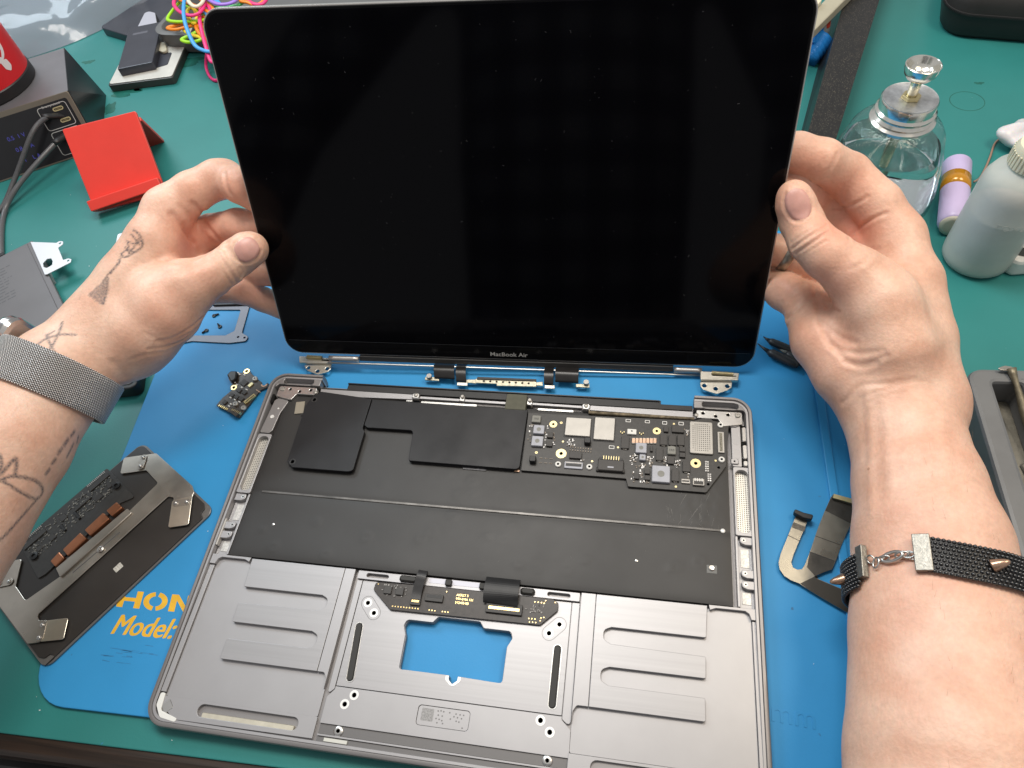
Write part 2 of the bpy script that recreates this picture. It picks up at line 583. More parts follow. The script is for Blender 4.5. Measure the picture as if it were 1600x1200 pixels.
M_CAN = mat('tin_can', (0.36, 0.345, 0.32), rough=0.45, metal=0.6, var=0.06, vscale=150)
M_FERR = mat('ferrite_grey', (0.36, 0.37, 0.41), rough=0.55, metal=0.2, var=0.07, vscale=300)
M_FERR2 = mat('ferrite_dark', (0.22, 0.22, 0.20), rough=0.55, var=0.07, vscale=300)
M_GOLD = mat('gold_plate', (0.56, 0.42, 0.19), rough=0.28, metal=0.95, var=0.05)
M_GOLDP = mat('pale_gold_ring', (0.60, 0.51, 0.28), rough=0.38, metal=0.7)
M_COPPER = mat('copper_cap', (0.50, 0.33, 0.23), rough=0.4, metal=0.5, var=0.1, vscale=900)
M_WHITE = mat('white_silk', (0.80, 0.80, 0.78), rough=0.6)
M_OLIVE = mat('olive_foam', (0.10, 0.10, 0.075), rough=0.75, var=0.12, vscale=300)
M_WHITEPL = mat('white_plastic', (0.72, 0.72, 0.69), rough=0.45)
M_RUBBER = mat('dark_rubber', (0.030, 0.029, 0.027), rough=0.6, var=0.1)


def grille_mat():
    m = mat('speaker_grille', (0.60, 0.58, 0.53), rough=0.42, metal=0.7)
    nt = m.node_tree; N = nt.nodes; L = nt.links; b = N['Principled BSDF']
    tc = N.new('ShaderNodeTexCoord'); sep = N.new('ShaderNodeSeparateXYZ'); L.new(tc.outputs['Object'], sep.inputs[0])
    sq = []
    for ax in ('X', 'Y'):
        a = N.new('ShaderNodeMath'); a.operation = 'MULTIPLY'; a.inputs[1].default_value = 1000 / 1.15
        L.new(sep.outputs[ax], a.inputs[0])
        f = N.new('ShaderNodeMath'); f.operation = 'FRACT'; L.new(a.outputs[0], f.inputs[0])
        s = N.new('ShaderNodeMath'); s.operation = 'SUBTRACT'; s.inputs[1].default_value = 0.5; L.new(f.outputs[0], s.inputs[0])
        p = N.new('ShaderNodeMath'); p.operation = 'MULTIPLY'; L.new(s.outputs[0], p.inputs[0]); L.new(s.outputs[0], p.inputs[1])
        sq.append(p)
    ad = N.new('ShaderNodeMath'); L.new(sq[0].outputs[0], ad.inputs[0]); L.new(sq[1].outputs[0], ad.inputs[1])
    lt = N.new('ShaderNodeMath'); lt.operation = 'LESS_THAN'; lt.inputs[1].default_value = 0.075; L.new(ad.outputs[0], lt.inputs[0])
    mx = N.new('ShaderNodeMix'); mx.data_type = 'RGBA'; L.new(lt.outputs[0], mx.inputs['Factor'])
    mx.inputs['A'].default_value = (0.60, 0.58, 0.53, 1); mx.inputs['B'].default_value = (0.03, 0.03, 0.03, 1)
    L.new(mx.outputs['Result'], b.inputs['Base Color'])
    return m


M_GRILLE = grille_mat()
lb = thing('opened_laptop', 'opened grey aluminium lower half of a laptop lying keyboard down on the blue mat', 'laptop', (0, 0, 0))
lb.location.z = 1.6 * MM


def hrim(y): return 4.2 + 5.8 * (y + 106) / 212.0


# outer rim, swept along the outline (open at the hinge side between the two ears)
_oc = rrect(-152, -106, 152, 106, 11.5, 9)
_path = []
_st0 = max(range(len(_oc)), key=lambda i: (_oc[i][1] > 105.9, -_oc[i][0] if _oc[i][1] > 105.9 else -999))
pts = [p for p in _oc]
# order: start at back left ear, go round left, front, right, back right ear (counter-clockwise list starts front-left)
_k = [i for i, p in enumerate(pts) if abs(p[1] - 106) < 1e-6]
_left = max(_k, key=lambda i: -pts[i][0])
_ring = pts[_left:] + pts[:_left]
_ring = [(-116.5, 106.0)] + [p for p in _ring if True]
# drop the last straight piece past the right ear
_ring = _ring + []
_ring = [p for p in _ring if not (p[1] > 105.99 and -116 < p[0] < 118)] + [(119.0, 106.0)]
def _dense(path, step=12.0):
    out = []
    for a, b in zip(path[:-1], path[1:]):
        a = np.array(a); b = np.array(b); n = max(1, int(np.linalg.norm(b - a) / step))
        for k in range(n): out.append(a + (b - a) * k / n)
    out.append(np.array(path[-1])); return np.array(out)
_R = _dense(_ring)
_T = np.gradient(_R, axis=0); _T /= np.linalg.norm(_T, axis=1)[:, None]
_Nn = np.stack([-_T[:, 1], _T[:, 0]], 1)                       # inward for a counter-clockwise path
if (_Nn[len(_R) // 2] @ (-_R[len(_R) // 2])) < 0: _Nn = -_Nn


def sweep_rim(prof):
    v, f = [], []
    m = len(prof)
    for p, n in zip(_R, _Nn):
        h = hrim(p[1])
        for ins, zf, za in prof:
            q = p + n * ins; v.append((q[0], q[1], zf * h + za))
    for i in range(len(_R) - 1):
        for k in range(m):
            j = (k + 1) % m
            f.append((i * m + k, i * m + j, (i + 1) * m + j, (i + 1) * m + k))
    f.append(tuple(range(m))); f.append(tuple((len(_R) - 1) * m + k for k in range(m - 1, -1, -1)))
    me = mesh(v, f); weld(me); auto_smooth(me, 35); return me


link('rim', sweep_rim([(1.8, 0, -1.5), (0.5, .10, -.9), (0.0, .35, 0), (0.05, .7, 0), (0.45, .93, 0), (1.0, 1.0, 0), (2.3, 1.0, 0), (2.5, .9, 0), (2.6, 0, .1)]), M_ANO, lb)
link('inner_ledge', sweep_rim([(2.61, 0, .2), (2.61, .86, 0), (2.75, .885, 0), (3.9, .885, 0), (4.1, .84, 0), (4.2, 0, .2)]), M_ALU, lb)

# keyboard deck (the outside face lies on the mat) with the touchpad opening
_hole = rpoly([(-28.4, -44.0), (-27.4, -40.7), (-13.6, -40.7), (-11.3, -37.6), (10.9, -37.6), (13.3, -40.7), (27.4, -40.7), (28.6, -44.0), (26.4, -48.5),
               (26.4, -65.6), (22.8, -65.6), (4.2, -65.0), (4.2, -67.0), (2.0, -68.9), (-0.2, -67.0), (-0.2, -65.0), (-22.4, -65.0), (-26.2, -65.2), (-26.6, -48.5)],
              [1.5, 3, 1, 1.6, 1.6, 1, 3, 1.5, 1, 1.6, 1.4, 0.3, 1.6, 0.5, 1.6, 0.3, 1.4, 1.6, 1], 4)
plate('keyboard_deck', [rrect(-147.9, -102, 147.9, 101, 8, 5), _hole], -1.3, 1.7, M_ANO, lb, 0.1)

# palm rests, left and right
for s in (-1, 1):
    e = 0.0 if s < 0 else 1.6
    def X(x): return s * (abs(x) + (e if abs(x) > 65 else (1.4 if abs(x) > 59 else 0)))
    def fl(pl): return [(X(x), y) for x, y in pl]
    plate('palm_floor', [rpoly(fl([(-60.6, -18.5), (-144.6, -18.5), (-144.6, -91.6), (-60.6, -91.6)]), 1.0, 3)], 1.75, 2.6, M_ALU, lb, 0.05)
    comb = fl([(-67.9, -17.6), (-123.2, -17.6), (-122.4, -33.4), (-76.5, -33.4), (-72.7, -35.0), (-72.7, -39.6), (-76.5, -41.6), (-122.2, -42.4), (-122.0, -52.4),
               (-76.5, -52.4), (-72.6, -54.0), (-72.6, -59.0), (-76.5, -60.9), (-121.6, -61.1), (-121.6, -71.3), (-67.9, -71.3)])
    plate('rib_plate', [rpoly(comb, [0, 0, .8, 0.3, 2.6, 2.6, .3, .8, .8, .3, 2.6, 2.6, .3, .8, .8, 0], 4)], 2.6, 4.9, M_MILL, lb, 0.18)
    plate('side_column', [rpoly(fl([(-67.6, -17.6), (-67.6, -71.3), (-62.5, -71.3), (-60.8, -74), (-60.4, -79), (-60.4, -17.6)]), [0, 0, 1.5, 1.5, 0, 0], 3)], 2.6, 4.85, M_ALU, lb, 0.12)
    plate('palm_frame', [fl([(-124.0, -17.0), (-138.5, -17.0), (-147.6, -17.0), (-147.6, -22.5), (-144.4, -22.5), (-143.4, -19.6), (-141.5, -18.4), (-127.5, -18.4), (-124.5, -19.6)][:9])], 1.8, 4.95, M_ALU, lb, 0.15)
    plate('palm_frame', [fl([(-147.6, -23.0), (-147.6, -90.0), (-144.8, -90.0), (-144.8, -23.0)])], 1.8, 3.9, M_ALU, lb, 0.15)
    slot = [(X(x), y) for x, y in stadium(-121.6, -96.1, -73.4, -96.1, 3.0, 8)]
    plate('front_frame', [rpoly(fl([(-60.3, -91.8), (-147.4, -91.8), (-147.4, -90.2), (-147.4, -93.0), (-136.0, -101.6), (-60.3, -101.0)]), [0, 0, 0, 0, 0, 0], 1), slot], 1.75, 3.5, M_ALU, lb, 0.12)
    box('magnet_bar', X(-97.0), -98.0, 1.8, 49.5, 2.5, 1.3, mat('magnet_nickel', (0.60, 0.56, 0.46), 0.42, 0.7, var=.1, vscale=200), lb, 0.3)
    plate('corner_pad', [rpoly(fl([(-147.2, -90.5), (-144.7, -90.5), (-143.7, -98.6), (-133.6, -101.2), (-134, -103), (-143, -101.8), (-147.2, -96.5)]), [1, 1, 1.5, 1, 1, 3, 2], 4)], 2.2, 3.95, M_WHITEPL, lb, 0.2)
    box('corner_clip', X(-141.2), -96.4, 1.8, 5.2, 5.2, 1.9, M_BRIGHT, lb, 0.4, s * -0.75)

# touchpad well
plate('well_bar', [rrect(-60.0, -22.2, 61.0, -17.7, 0.3, 1), stadium(-54.0, -19.9, -43.6, -19.9, 1.15, 6), stadium(45.2, -19.9, 55.0, -19.9, 1.15, 6)], 1.9, 4.2, M_ALU, lb, 0.12)
_rings = [(-50.9, -34.3), (-46.3, -39.2), (51.8, -34.4), (47.0, -39.3), (-46.1, -79.7), (-49.8, -84.3), (47.3, -79.7), (52.2, -84.2)]
_h2 = rpoly([(x * 1.012 + 0.0, y + (0.25 if y > -50 else -0.0)) for x, y in [(-28.4, -44.0), (-27.4, -40.7), (-13.6, -40.7), (-11.3, -37.6), (10.9, -37.6), (13.3, -40.7), (27.4, -40.7), (28.6, -44.0), (26.4, -48.5),
            (26.4, -65.6), (22.8, -65.6), (4.2, -65.0), (4.2, -67.0), (2.0, -68.9), (-0.2, -67.0), (-0.2, -65.0), (-22.4, -65.0), (-26.2, -65.2), (-26.6, -48.5)]],
            [1.5, 3, 1, 1.6, 1.6, 1, 3, 1.5, 1, 1.6, 1.4, 0.3, 1.6, 0.5, 1.6, 0.3, 1.4, 1.6, 1], 4)
_slotsL = [stadium(-52.4, -46.8, -50.4, -72.0, 1.75, 6), stadium(52.1, -46.4, 52.1, -72.2, 1.75, 6)]
plate('well_floor', [rrect(-56.6, -76.4, 57.0, -22.7, 0.4, 2), _h2] + _slotsL + [circ(x, y, 1.25, 14) for x, y in _rings[:4]], 1.75, 2.9, M_MILL, lb, 0.08)
plate('well_side', [rpoly([(-60.0, -22.7), (-57.0, -22.7), (-57.0, -78.0), (-60.0, -81.0)], [0, 0, 1, 2], 3)], 1.75, 3.05, M_ALU, lb, 0.1)
plate('well_side', [rpoly([(57.4, -22.7), (61.2, -22.7), (61.6, -81.0), (57.4, -78.0)], [0, 0, 2, 1], 3)], 1.75, 3.05, M_ALU, lb, 0.1)
plate('front_panel', [rpoly([(-56.8, -76.8), (57.2, -76.8), (57.2, -78.2), (61.8, -82.2), (62.0, -93.9), (-59.9, -93.9), (-59.9, -82.0), (-56.8, -78.2)], [.3, .3, .8, 1.2, 0, 0, 1.2, .8], 3),
                      rrect(-12.6, -88.9, 13.4, -79.8, 1.6, 4)] + [circ(x, y, 1.25, 14) for x, y in _rings[4:]], 1.75, 2.9, M_ALU, lb, 0.08)
plate('engraved_panel', [rrect(-12.4, -88.7, 13.2, -80.0, 1.5, 4)], 1.75, 2.55, M_ALU, lb, 0.05)
plate('code_patch', [rrect(-10.6, -86.6, -4.6, -81.0, 0.5, 2)], 2.55, 2.6, mat('etched_grey', (0.30, 0.295, 0.295), .6, .5, var=.35, vscale=1500), lb, 0.0)
_dt = [(-2.6, -81.6), (-1.2, -81.4), (0.2, -81.6), (3.2, -81.7), (-2.2, -83.4), (-0.2, -83.6), (-3, -85.0), (-1.4, -85.2), (0.0, -85.6), (4.0, -84.4), (-2.2, -86.8), (0.6, -86.8),
       (6.4, -81.9), (8.4, -82.0), (10.2, -82.0), (5.6, -83.2), (7.4, -83.4), (9.4, -83.6), (7.0, -85.0), (8.4, -85.2), (10.4, -87.6)]
_d = MB()
for x, y in _dt: _d.add([(a, b, 2.58) for a, b in circ(x, y, .38, 10)], [tuple(range(10))])
o = _d.build('punched_dots', M_DARKALU, lb); o['kind'] = 'stuff'
_ringmat = mat('screw_seat_white', (0.82, 0.82, 0.80), 0.35, 0.3)
for i, (x, y) in enumerate(_rings):
    plate('screw_seat', [circ(x, y, 2.35, 24), circ(x, y, 1.2, 14)], 2.9, 3.0, _ringmat, lb, 0.03)
    lathe('screw_hole', [(0, 0), (1.22, 0)], (x, y, 1.76), M_HOLE, lb, 14)
for (a, b, c, d) in ((-50.9, -34.3, -46.3, -39.2), (51.8, -34.4, 47.0, -39.3)):
    plate('seat_outline', [stadium(a, b, c, d, 3.7, 9), stadium(a, b, c, d, 3.45, 9)], 2.9, 2.93, M_DARKALU, lb, 0.0)
plate('notch_ring', [rpoly([(-1.9, -65.3), (-1.9, -67.2), (2, -70.4), (5.9, -67.2), (5.9, -65.3), (4.3, -65.2), (4.3, -67.0), (2.0, -69.0), (-.3, -67.0), (-.3, -65.2)], [0, 2.4, 2.4, 2.4, 0, 0, 1.6, .6, 1.6, 0], 5)], 2.9, 3.0, _ringmat, lb, 0.02)
for (a, b, c, d) in ((-52.4, -46.8, -50.4, -72.0), (52.1, -46.4, 52.1, -72.2)):
    plate('slot_lip', [stadium(a, b, c, d, 2.25, 8), stadium(a, b, c, d, 1.85, 8)], 2.9, 3.1, M_BRIGHT, lb, 0.05)
    plate('slot_pad', [stadium(a - .15, b, c - .15, d, 1.6, 8)], 1.75, 3.3, M_RUBBER, lb, 0.4)
# front groove and lip between the frames
box('front_groove', 1.0, -96.2, 1.72, 121.5, 4.4, 0.35, M_DARKALU, lb, 0.05)
box('front_lip', 1.0, -99.0, 1.72, 121.5, 0.9, 1.5, M_ALU, lb, 0.15)
box('front_step', 1.0, -101.0, 1.72, 121.5, 2.6, 0.8, M_DARKALU, lb, 0.1)
box('lip_tab', -49.8, -100.8, 1.8, 12.0, 1.7, 1.5, mat('lip_tab_white', (0.60, 0.60, 0.55), .45, .3), lb, 0.15)
for x, y in ((-49.8, -96.3), (52.3, -96.0)):
    lathe('screw_boss', [(2.4, 0), (2.4, .5), (1.9, .9), (1.0, .9), (.9, .4), (0, .4)], (x, y, 2.0), M_BRIGHT, lb, 20)
    lathe('screw_hole', [(0, 0), (.85, 0)], (x, y, 2.66), M_HOLE, lb, 12)

# touchpad control board and rubber bumpers on the bar
tb = plate('touchpad_board', [rpoly([(-48.9, -23.2), (-20, -22.4), (47.5, -22.4), (50.4, -24.2), (50.4, -28.0), (42.2, -36.2), (-37.6, -36.9), (-49.2, -27.5)], [1.6, 0, 1.2, 1.2, 2, 2, 2, 2], 4)], 3.0, 4.4, M_PCBBR, lb, 0.15)
for x in (-41.0, -34.3): box('chip', x, -27.0, 4.4, 4.2, 4.0, 1.1, M_CHIP, tb, 0.15)
box('connector', -24.6, -31.6, 4.4, 5.6, 3.6, 1.2, M_CHIP, tb, 0.2); box('connector_pins', -24.6, -31.4, 5.55, 4.0, 1.2, .25, M_GOLD, tb, .05)
box('connector', -15.0, -28.6, 4.4, 9.8, 3.8, 1.3, M_CHIP, tb, 0.2); box('connector_slot', -15.0, -28.0, 5.68, 8.0, 1.4, .1, M_BLKPL, tb, .03)
box('connector', 22.8, -30.2, 4.4, 19.0, 5.4, 1.5, M_CHIP, tb, 0.2); box('connector_pins', 22.8, -30.4, 5.88, 16.2, 1.5, .2, M_GOLD, tb, .05)
for i in range(10): lathe('pad', [(0, .06), (.38, .06), (.38, 0)], (-36.6 + i * 1.55, -35.0 + i * .02, 4.4), M_GOLD, tb, 8)
for i in range(3): lathe('pad', [(0, .06), (.38, .06), (.38, 0)], (-16.5 + i * 1.5, -34.9, 4.4), M_GOLD, tb, 8)
for i in range(3): lathe('pad', [(0, .06), (.38, .06), (.38, 0)], (-9.4 + i * 1.5, -34.9, 4.4), M_GOLD, tb, 8)
for x, y in ((-47.2, -24.2), (-9.2, -24.4), (48.7, -24.0), (43.6, -23.6), (38.2, -24.8), (39.9, -24.8), (41.6, -24.8), (43, -25), (36, -33.5), (37.6, -33.5), (39.2, -33.5), (36.6, -35.2), (38.2, -35.2), (39.8, -35.2), (42.2, -32.6), (43.6, -32.2), (42, -34)):
    lathe('pad', [(0, .06), (.34, .06), (.34, 0)], (x, y, 4.4), M_GOLD, tb, 8)
_p = MB(); _r = random.Random(3)
for k in range(46):
    x, y = (_r.uniform(-46, -31), _r.uniform(-30, -24)) if k < 26 else (_r.uniform(34, 45), _r.uniform(-31, -26))
    _p.box(x, y, 4.4, _r.choice((.5, .9)), _r.choice((.5, .9)), .4)
o = _p.build('small_components', mat('smd_grey', (.22, .21, .20), .5, .3, var=.5, vscale=900), tb); o['kind'] = 'stuff'
for body, x, y, sz, mt_ in (('AKRLT 5', -3.0, -26.0, 1.7, M_GOLD), ('94V-0 9A 131', -3.1, -28.0, 1.7, M_GOLD), ('312405-00', -3.2, -30.0, 1.7, M_GOLD)):
    link('printed_text', text_mesh(body.replace('\u0416', 'R'), sz, off=0.03), mt_, tb, (x - .5, y, 4.43))
for i, (x0, x1) in enumerate(((-36.0, -26.0), (30.0, 37.6))): box('rubber_bumper', (x0 + x1) / 2, -20.0, 4.2, x1 - x0, 3.4, 2.0, M_RUBBER, lb, 0.9)
for x in (-8.8, 9.8): box('rubber_bumper', x, -19.8, 4.2, 3.6, 3.4, 2.0, M_RUBBER, lb, 0.5)
box('label_strip', 0.5, -19.3, 4.2, 18.5, 2.6, .15, mat('label_lilac', (.62, .62, .70), .4), lb, 0.04)
box('label_strip', -15.4, -19.3, 4.2, 9.0, 2.6, .15, mat('label_lilac', (.62, .62, .70), .4), lb, 0.04)
# flex cables reaching from under the battery onto the board
def ribbon(name, ctr, w, material, parent, thick=0.25):
    c = np.array(ctr, float); n = len(c); v, f = [], []
    t = np.gradient(c, axis=0); side = np.cross(t, [0, 0, 1.0]); side /= np.linalg.norm(side, axis=1)[:, None]
    W = np.full(n, w) if np.isscalar(w) else np.array(w)
    up = np.cross(side, t); up /= np.linalg.norm(up, axis=1)[:, None]
    for i in range(n):
        for a, b in ((-.5, 0), (.5, 0), (.5, 1), (-.5, 1)):
            v.append(c[i] + side[i] * W[i] * a + up[i] * thick * b)
    for i in range(n - 1):
        for k in range(4): f.append((i * 4 + k, i * 4 + (k + 1) % 4, i * 4 + 4 + (k + 1) % 4, i * 4 + 4 + k))
    f.append((3, 2, 1, 0)); f.append(tuple(4 * (n - 1) + k for k in range(4)))
    return raw(name, v, f, material, parent, False)
ribbon('flex_cable', crom([(-23.6, -15, 6.0), (-23.8, -18.0, 7.0), (-24.2, -22, 6.6), (-24.6, -27, 5.9), (-24.6, -30.6, 5.75)], 5), 5.2, mat('flex_dark', (.028, .027, .028), .34, .1, var=.2), lb)
ribbon('flex_cable', crom([(20.4, -15, 6.4), (20.4, -19.0, 8.2), (20.4, -24.0, 8.4), (20.6, -27.4, 6.9), (20.6, -28.4, 6.0)], 5), 18.2, M_BLKPL, lb)

# ---- battery
def battery_mesh():
    nx, ny = 170, 84; v, f = [], []
    x0, x1, y0, y1 = -137.6, 137.4, -16.9, 91.5
    r = np.random.RandomState(4)
    dents = [(r.uniform(-125, 130), r.uniform(-14, 20), r.uniform(1.2, 2.6), r.uniform(.25, .55)) for _ in range(22)] + [(r.uniform(-125, 130), r.uniform(26, 45), r.uniform(1.2, 2.4), r.uniform(.2, .4)) for _ in range(12)]
    cre = []
    for k in range(30):     # wrinkles of the foil near the right end
        a = r.uniform(.9, 2.0); x, y = r.uniform(112, 134), r.uniform(24, 44); l = r.uniform(3, 12)
        cre.append((x, y, math.cos(a), math.sin(a), l))
    for j in range(ny + 1):
        for i in range(nx + 1):
            x = x0 + (x1 - x0) * i / nx; y = y0 + (y1 - y0) * j / ny
            e = min(x - x0, x1 - x, y - y0, y1 - y)
            z = 5.9 + .35 * (1 - math.exp(-max(e, 0) / 2.2)) - .35
            z += 0.5 * (1 - math.exp(-abs(y - 22.6) / 2.0)) - .5
            z += .05 * math.sin(x * .11 + y * .05) + .05 * math.sin(y * .21 + x * .03)
            for dx, dy, dr, dd in dents:
                q = ((x - dx) ** 2 + (y - dy) ** 2) / dr ** 2
                if q < 9: z += dd * math.exp(-q) - 1.4 * dd * math.exp(-q / .3)
            if x > 100 and y > 20:
                for cx, cy, ca, sa, l in cre:
                    u = (x - cx) * ca + (y - cy) * sa; w = -(x - cx) * sa + (y - cy) * ca
                    if abs(u) < l and abs(w) < 2: z += .12 * math.exp(-w * w / .5) * (1 - abs(u) / l)
            v.append((x, y, z))
    W = nx + 1
    for j in range(ny):
        for i in range(nx): f.append((j * W + i, j * W + i + 1, (j + 1) * W + i + 1, (j + 1) * W + i))
    loop = [i for i in range(W)] + [j * W + nx for j in range(1, ny + 1)] + [ny * W + i for i in range(nx - 1, -1, -1)] + [j * W for j in range(ny - 1, 0, -1)]
    b0 = len(v)
    for i in loop: v.append((v[i][0], v[i][1], 1.8))
    n = len(loop)
    for k in range(n): f.append((loop[k], b0 + k, b0 + (k + 1) % n, loop[(k + 1) % n]))
    me = mesh(v, f); auto_smooth(me, 50); return me
bt = link('battery', battery_mesh(), M_BATT, lb)
box('divider_bar', 0.6, 22.7, 5.2, 264.5, 1.5, 0.9, mat('divider_grey', (.11, .105, .10), .36, .5, var=.5, vscale=60), bt, 0.3)
lathe('bar_end', [(1.25, 0), (1.25, 1.0), (.9, 1.3), (0, 1.35)], (133.4, 22.6, 5.1), _ringmat, bt, 16)
for x, y in ((-117.2, 3.0), (89.0, 1.8)):
    lathe('rivet', [(.9, 0), (.85, .35), (.4, .55), (0, .5)], (x, y, 5.85), M_BRIGHT, bt, 12)
box('clear_patch', 127.3, 1.0, 5.85, 5.4, 4.6, .25, mat('clear_patch', (.16, .16, .155), .2), bt, .8)
lathe('rivet', [(1.6, 0), (1.6, .4), (1.2, .75), (.6, .7), (.5, .35), (0, .3)], (127.2, 1.6, 6.05), M_BRIGHT, bt, 16)
# fine scratches
_s = MB(); _r = random.Random(9)
for k in range(34):
    x, y = (_r.uniform(104, 135), _r.uniform(24, 42)) if k < 24 else (_r.uniform(-130, 130), _r.uniform(-14, 44))
    a = _r.uniform(.8, 2.3); l = _r.uniform(2, 9) if k < 24 else _r.uniform(.5, 2); w = .05
    dx, dy = math.cos(a) * l / 2, math.sin(a) * l / 2
    flat_poly(_s, [(x - dx, y - dy), (x + dx * .9 + w, y + dy), (x + dx, y + dy + w), (x - dx + w, y - dy + w)], 6.02)
o = _s.build('scratches', mat('scratch_pale', (.30, .29, .27), .4), bt); o['kind'] = 'stuff'

# ---- heat spreader plates
hs = plate('heat_spreader', [rpoly([(-78.9, 89.6), (20.6, 88.6), (20.6, 48.2), (-45.9, 48.6), (-47.6, 69.2), (-77.0, 69.0), (-79.3, 70.6)], [0, .4, 2.6, 1.4, 2.2, .5, .4], 4)], 6.9, 9.0, M_SPREAD, lb, 0.25)
hp = plate('spreader_lid', [rpoly([(-79.4, 89.8), (-79.6, 68.4), (-77.8, 66.0), (-77.9, 39.2), (-81, 38.3), (-116.4, 38.3), (-120.6, 41.6), (-121.4, 82), (-119.0, 89.2), (-114, 93)], [.3, 1.4, 1.4, 2.2, 1, 2.6, 2.6, 3, 3, 1], 4), circ(-117.0, 86.5, 1.0, 14), circ(-117.2, 42.0, 1.0, 14)], 7.1, 9.25, M_SPREAD, lb, 0.25)
for y in (86.5, 42.0):
    plate('screw_seat', [circ(-117.05, y, 1.9, 20), circ(-117.05, y, 1.45, 20)], 9.2, 9.35, mat('seat_dark', (.05, .05, .05), .35, .3), hp, .04)
    lathe('screw_hole', [(0, 0), (1.0, 0)], (-117.05, y, 7.15), M_HOLE, hp, 12)
box('spreader_edge', -12.0, 49.6, 6.2, 62.0, 2.6, .7, M_BLKPL, hs, .1)
box('label_strip', -6, 47.6, 6.2, 14, 1.2, .3, mat('label_dark', (.09, .09, .10), .4, var=.7, vscale=700), hs, .05)
box('copper_edge', 19.0, 48.4, 6.3, 3.0, 1.2, .6, M_COPPER, hs, .05)

# ---- logic board
pb = plate('logic_board', [rpoly([(20.9, 87.4), (21.6, 48.4), (81.4, 48.2), (82.6, 43.4), (125.0, 43.4), (136.0, 60.4), (138.4, 88.6), (129.4, 89.6), (128.2, 91.4), (124.8, 91.4), (119, 89.0)], [0, 0, .6, .8, 1.4, 2, 1.5, .5, .5, .5, .5], 3),
                           circ(132.0, 59.3, .75, 12), circ(126.1, 48.5, .75, 12)], 6.4, 7.7, M_PCB, lb, 0.12)
ZP = 7.7
def comps(name, lst, h, m, ch=.2):
    for cx, cy, sx, sy in lst: box(name, cx, cy, ZP, sx, sy, h, m, pb, ch)
comps('memory_chip', [(51.8, 79.1, 15.0, 12.4), (67.3, 79.0, 12.0, 15.2)], 1.3, M_CAN, .35)
for cx, cy, sx, sy in [(51.8, 79.1, 15.0, 12.4), (67.3, 79.0, 12.0, 15.2)]:
    plate('chip_outline', [rrect(cx - sx / 2 - .7, cy - sy / 2 - .7, cx + sx / 2 + .5, cy + sy / 2 + .5, .5, 2)], ZP, ZP + .15, M_BLKPL, pb, 0)
for cx, cy, sx, sy in [(28.9, 75.3, 6.6, 5.9), (28.9, 67.4, 6.8, 6.6), (89.0, 67.5, 6.3, 6.5), (90.0, 61.5, 3.6, 3.8), (100.4, 51.8, 9.9, 10.2)]:
    i_ = box('inductor', cx, cy, ZP, sx, sy, 2.0, M_FERR, pb, .35)
    lathe('inductor_mark', [(0, .03), (sx * .2, .03), (sx * .2, 0)], (cx, cy, ZP + 2.0), M_FERR2, pb, 16)
for cx, cy, sx, sy in [(26.5, 82.6, 5.4, 4.8), (106.1, 67.4, 4.7, 5.2)]:
    box('inductor', cx, cy, ZP, sx, sy, 1.8, M_FERR2, pb, .35)
    link('printed_text', text_mesh('1R0', 2.0, off=.02), M_BLKPL, pb, (cx - 1.7, cy - .7, ZP + 1.82))
comps('chip', [(35.9, 72.3, 3.6, 3.6), (36.1, 66.4, 3.6, 3.4), (52.0, 60.2, 7.2, 4.4), (79.8, 70.8, 4.5, 8.2), (102.8, 81.1, 2.7, 3.3), (109.5, 81.8, 6.9, 4.4), (101.5, 74.0, 4.0, 6.8), (106.5, 74.2, 4.2, 6.8),
               (111.2, 74.5, 4.0, 6.8), (99.4, 64.5, 4.0, 8.0), (112.1, 68.6, 3.3, 3.1), (112.1, 65.0, 3.3, 3.0), (105.7, 60.8, 4.0, 4.0), (114.3, 57.8, 4.1, 6.5), (108.3, 51.9, 4.0, 7.4), (87.0, 49.4, 3.0, 3.0),
               (92.9, 52.9, 3.0, 2.8), (93.1, 49.1, 3.0, 2.8), (94.8, 67.7, 1.5, 3.4)], 1.5, M_CHIP, .2)
for cx, cy, sx, sy in [(79.8, 70.8, 4.5, 8.2), (101.5, 74.0, 4.0, 6.8), (106.5, 74.2, 4.2, 6.8), (111.2, 74.5, 4.0, 6.8), (99.4, 64.5, 4.0, 8.0), (114.3, 57.8, 4.1, 6.5), (108.3, 51.9, 4.0, 7.4)]:
    box('solder_end', cx, cy - sy / 2 - .1, ZP, sx * .55, .5, .7, M_CAN, pb, .1)
for cx, cy in [(58.2, 69.3), (27.8, 54.8)]: box('foam_post', cx, cy, ZP, 3.7, 3.7, 3.6, M_BLKPL, pb, .4)
for cx, cy, r in [(36.9, 80.5, 2.35), (43.5, 61.1, 3.1), (97.6, 80.3, 2.35), (119.5, 60.9, 2.9)]:
    plate('gold_ring', [circ(cx, cy, r, 22), circ(cx, cy, r * .34, 12)], ZP, ZP + .12, M_GOLDP, pb, .03)
    lathe('screw_hole', [(0, 0), (r * .34, 0)], (cx, cy, ZP + .03), M_HOLE, pb, 12)
for cx, cy in [(41.5, 81.8), (29.0, 60.6)]: plate('gold_ring', [circ(cx, cy, .8, 12), circ(cx, cy, .38, 10)], ZP, ZP + .1, M_GOLDP, pb, 0)
for cx, cy in [(43.8, 69.1), (75.9, 67.7), (61.7, 57.5), (107.3, 85.9), (108.7, 45.5), (130.4, 63.5)]: lathe('test_pad', [(0, .08), (.62, .08), (.62, 0)], (cx, cy, ZP), M_GOLDP, pb, 12)
box('connector', 51.4, 53.7, ZP, 10.5, 4.2, 1.0, M_FERR, pb, .2); box('connector_slot', 51.4, 53.7, ZP + 1.0, 9.0, 1.6, .1, M_BLKPL, pb, .02)
box('connector', 51.4, 55.0, ZP + 1.0, 9.2, .5, .35, M_CAN, pb, .05)
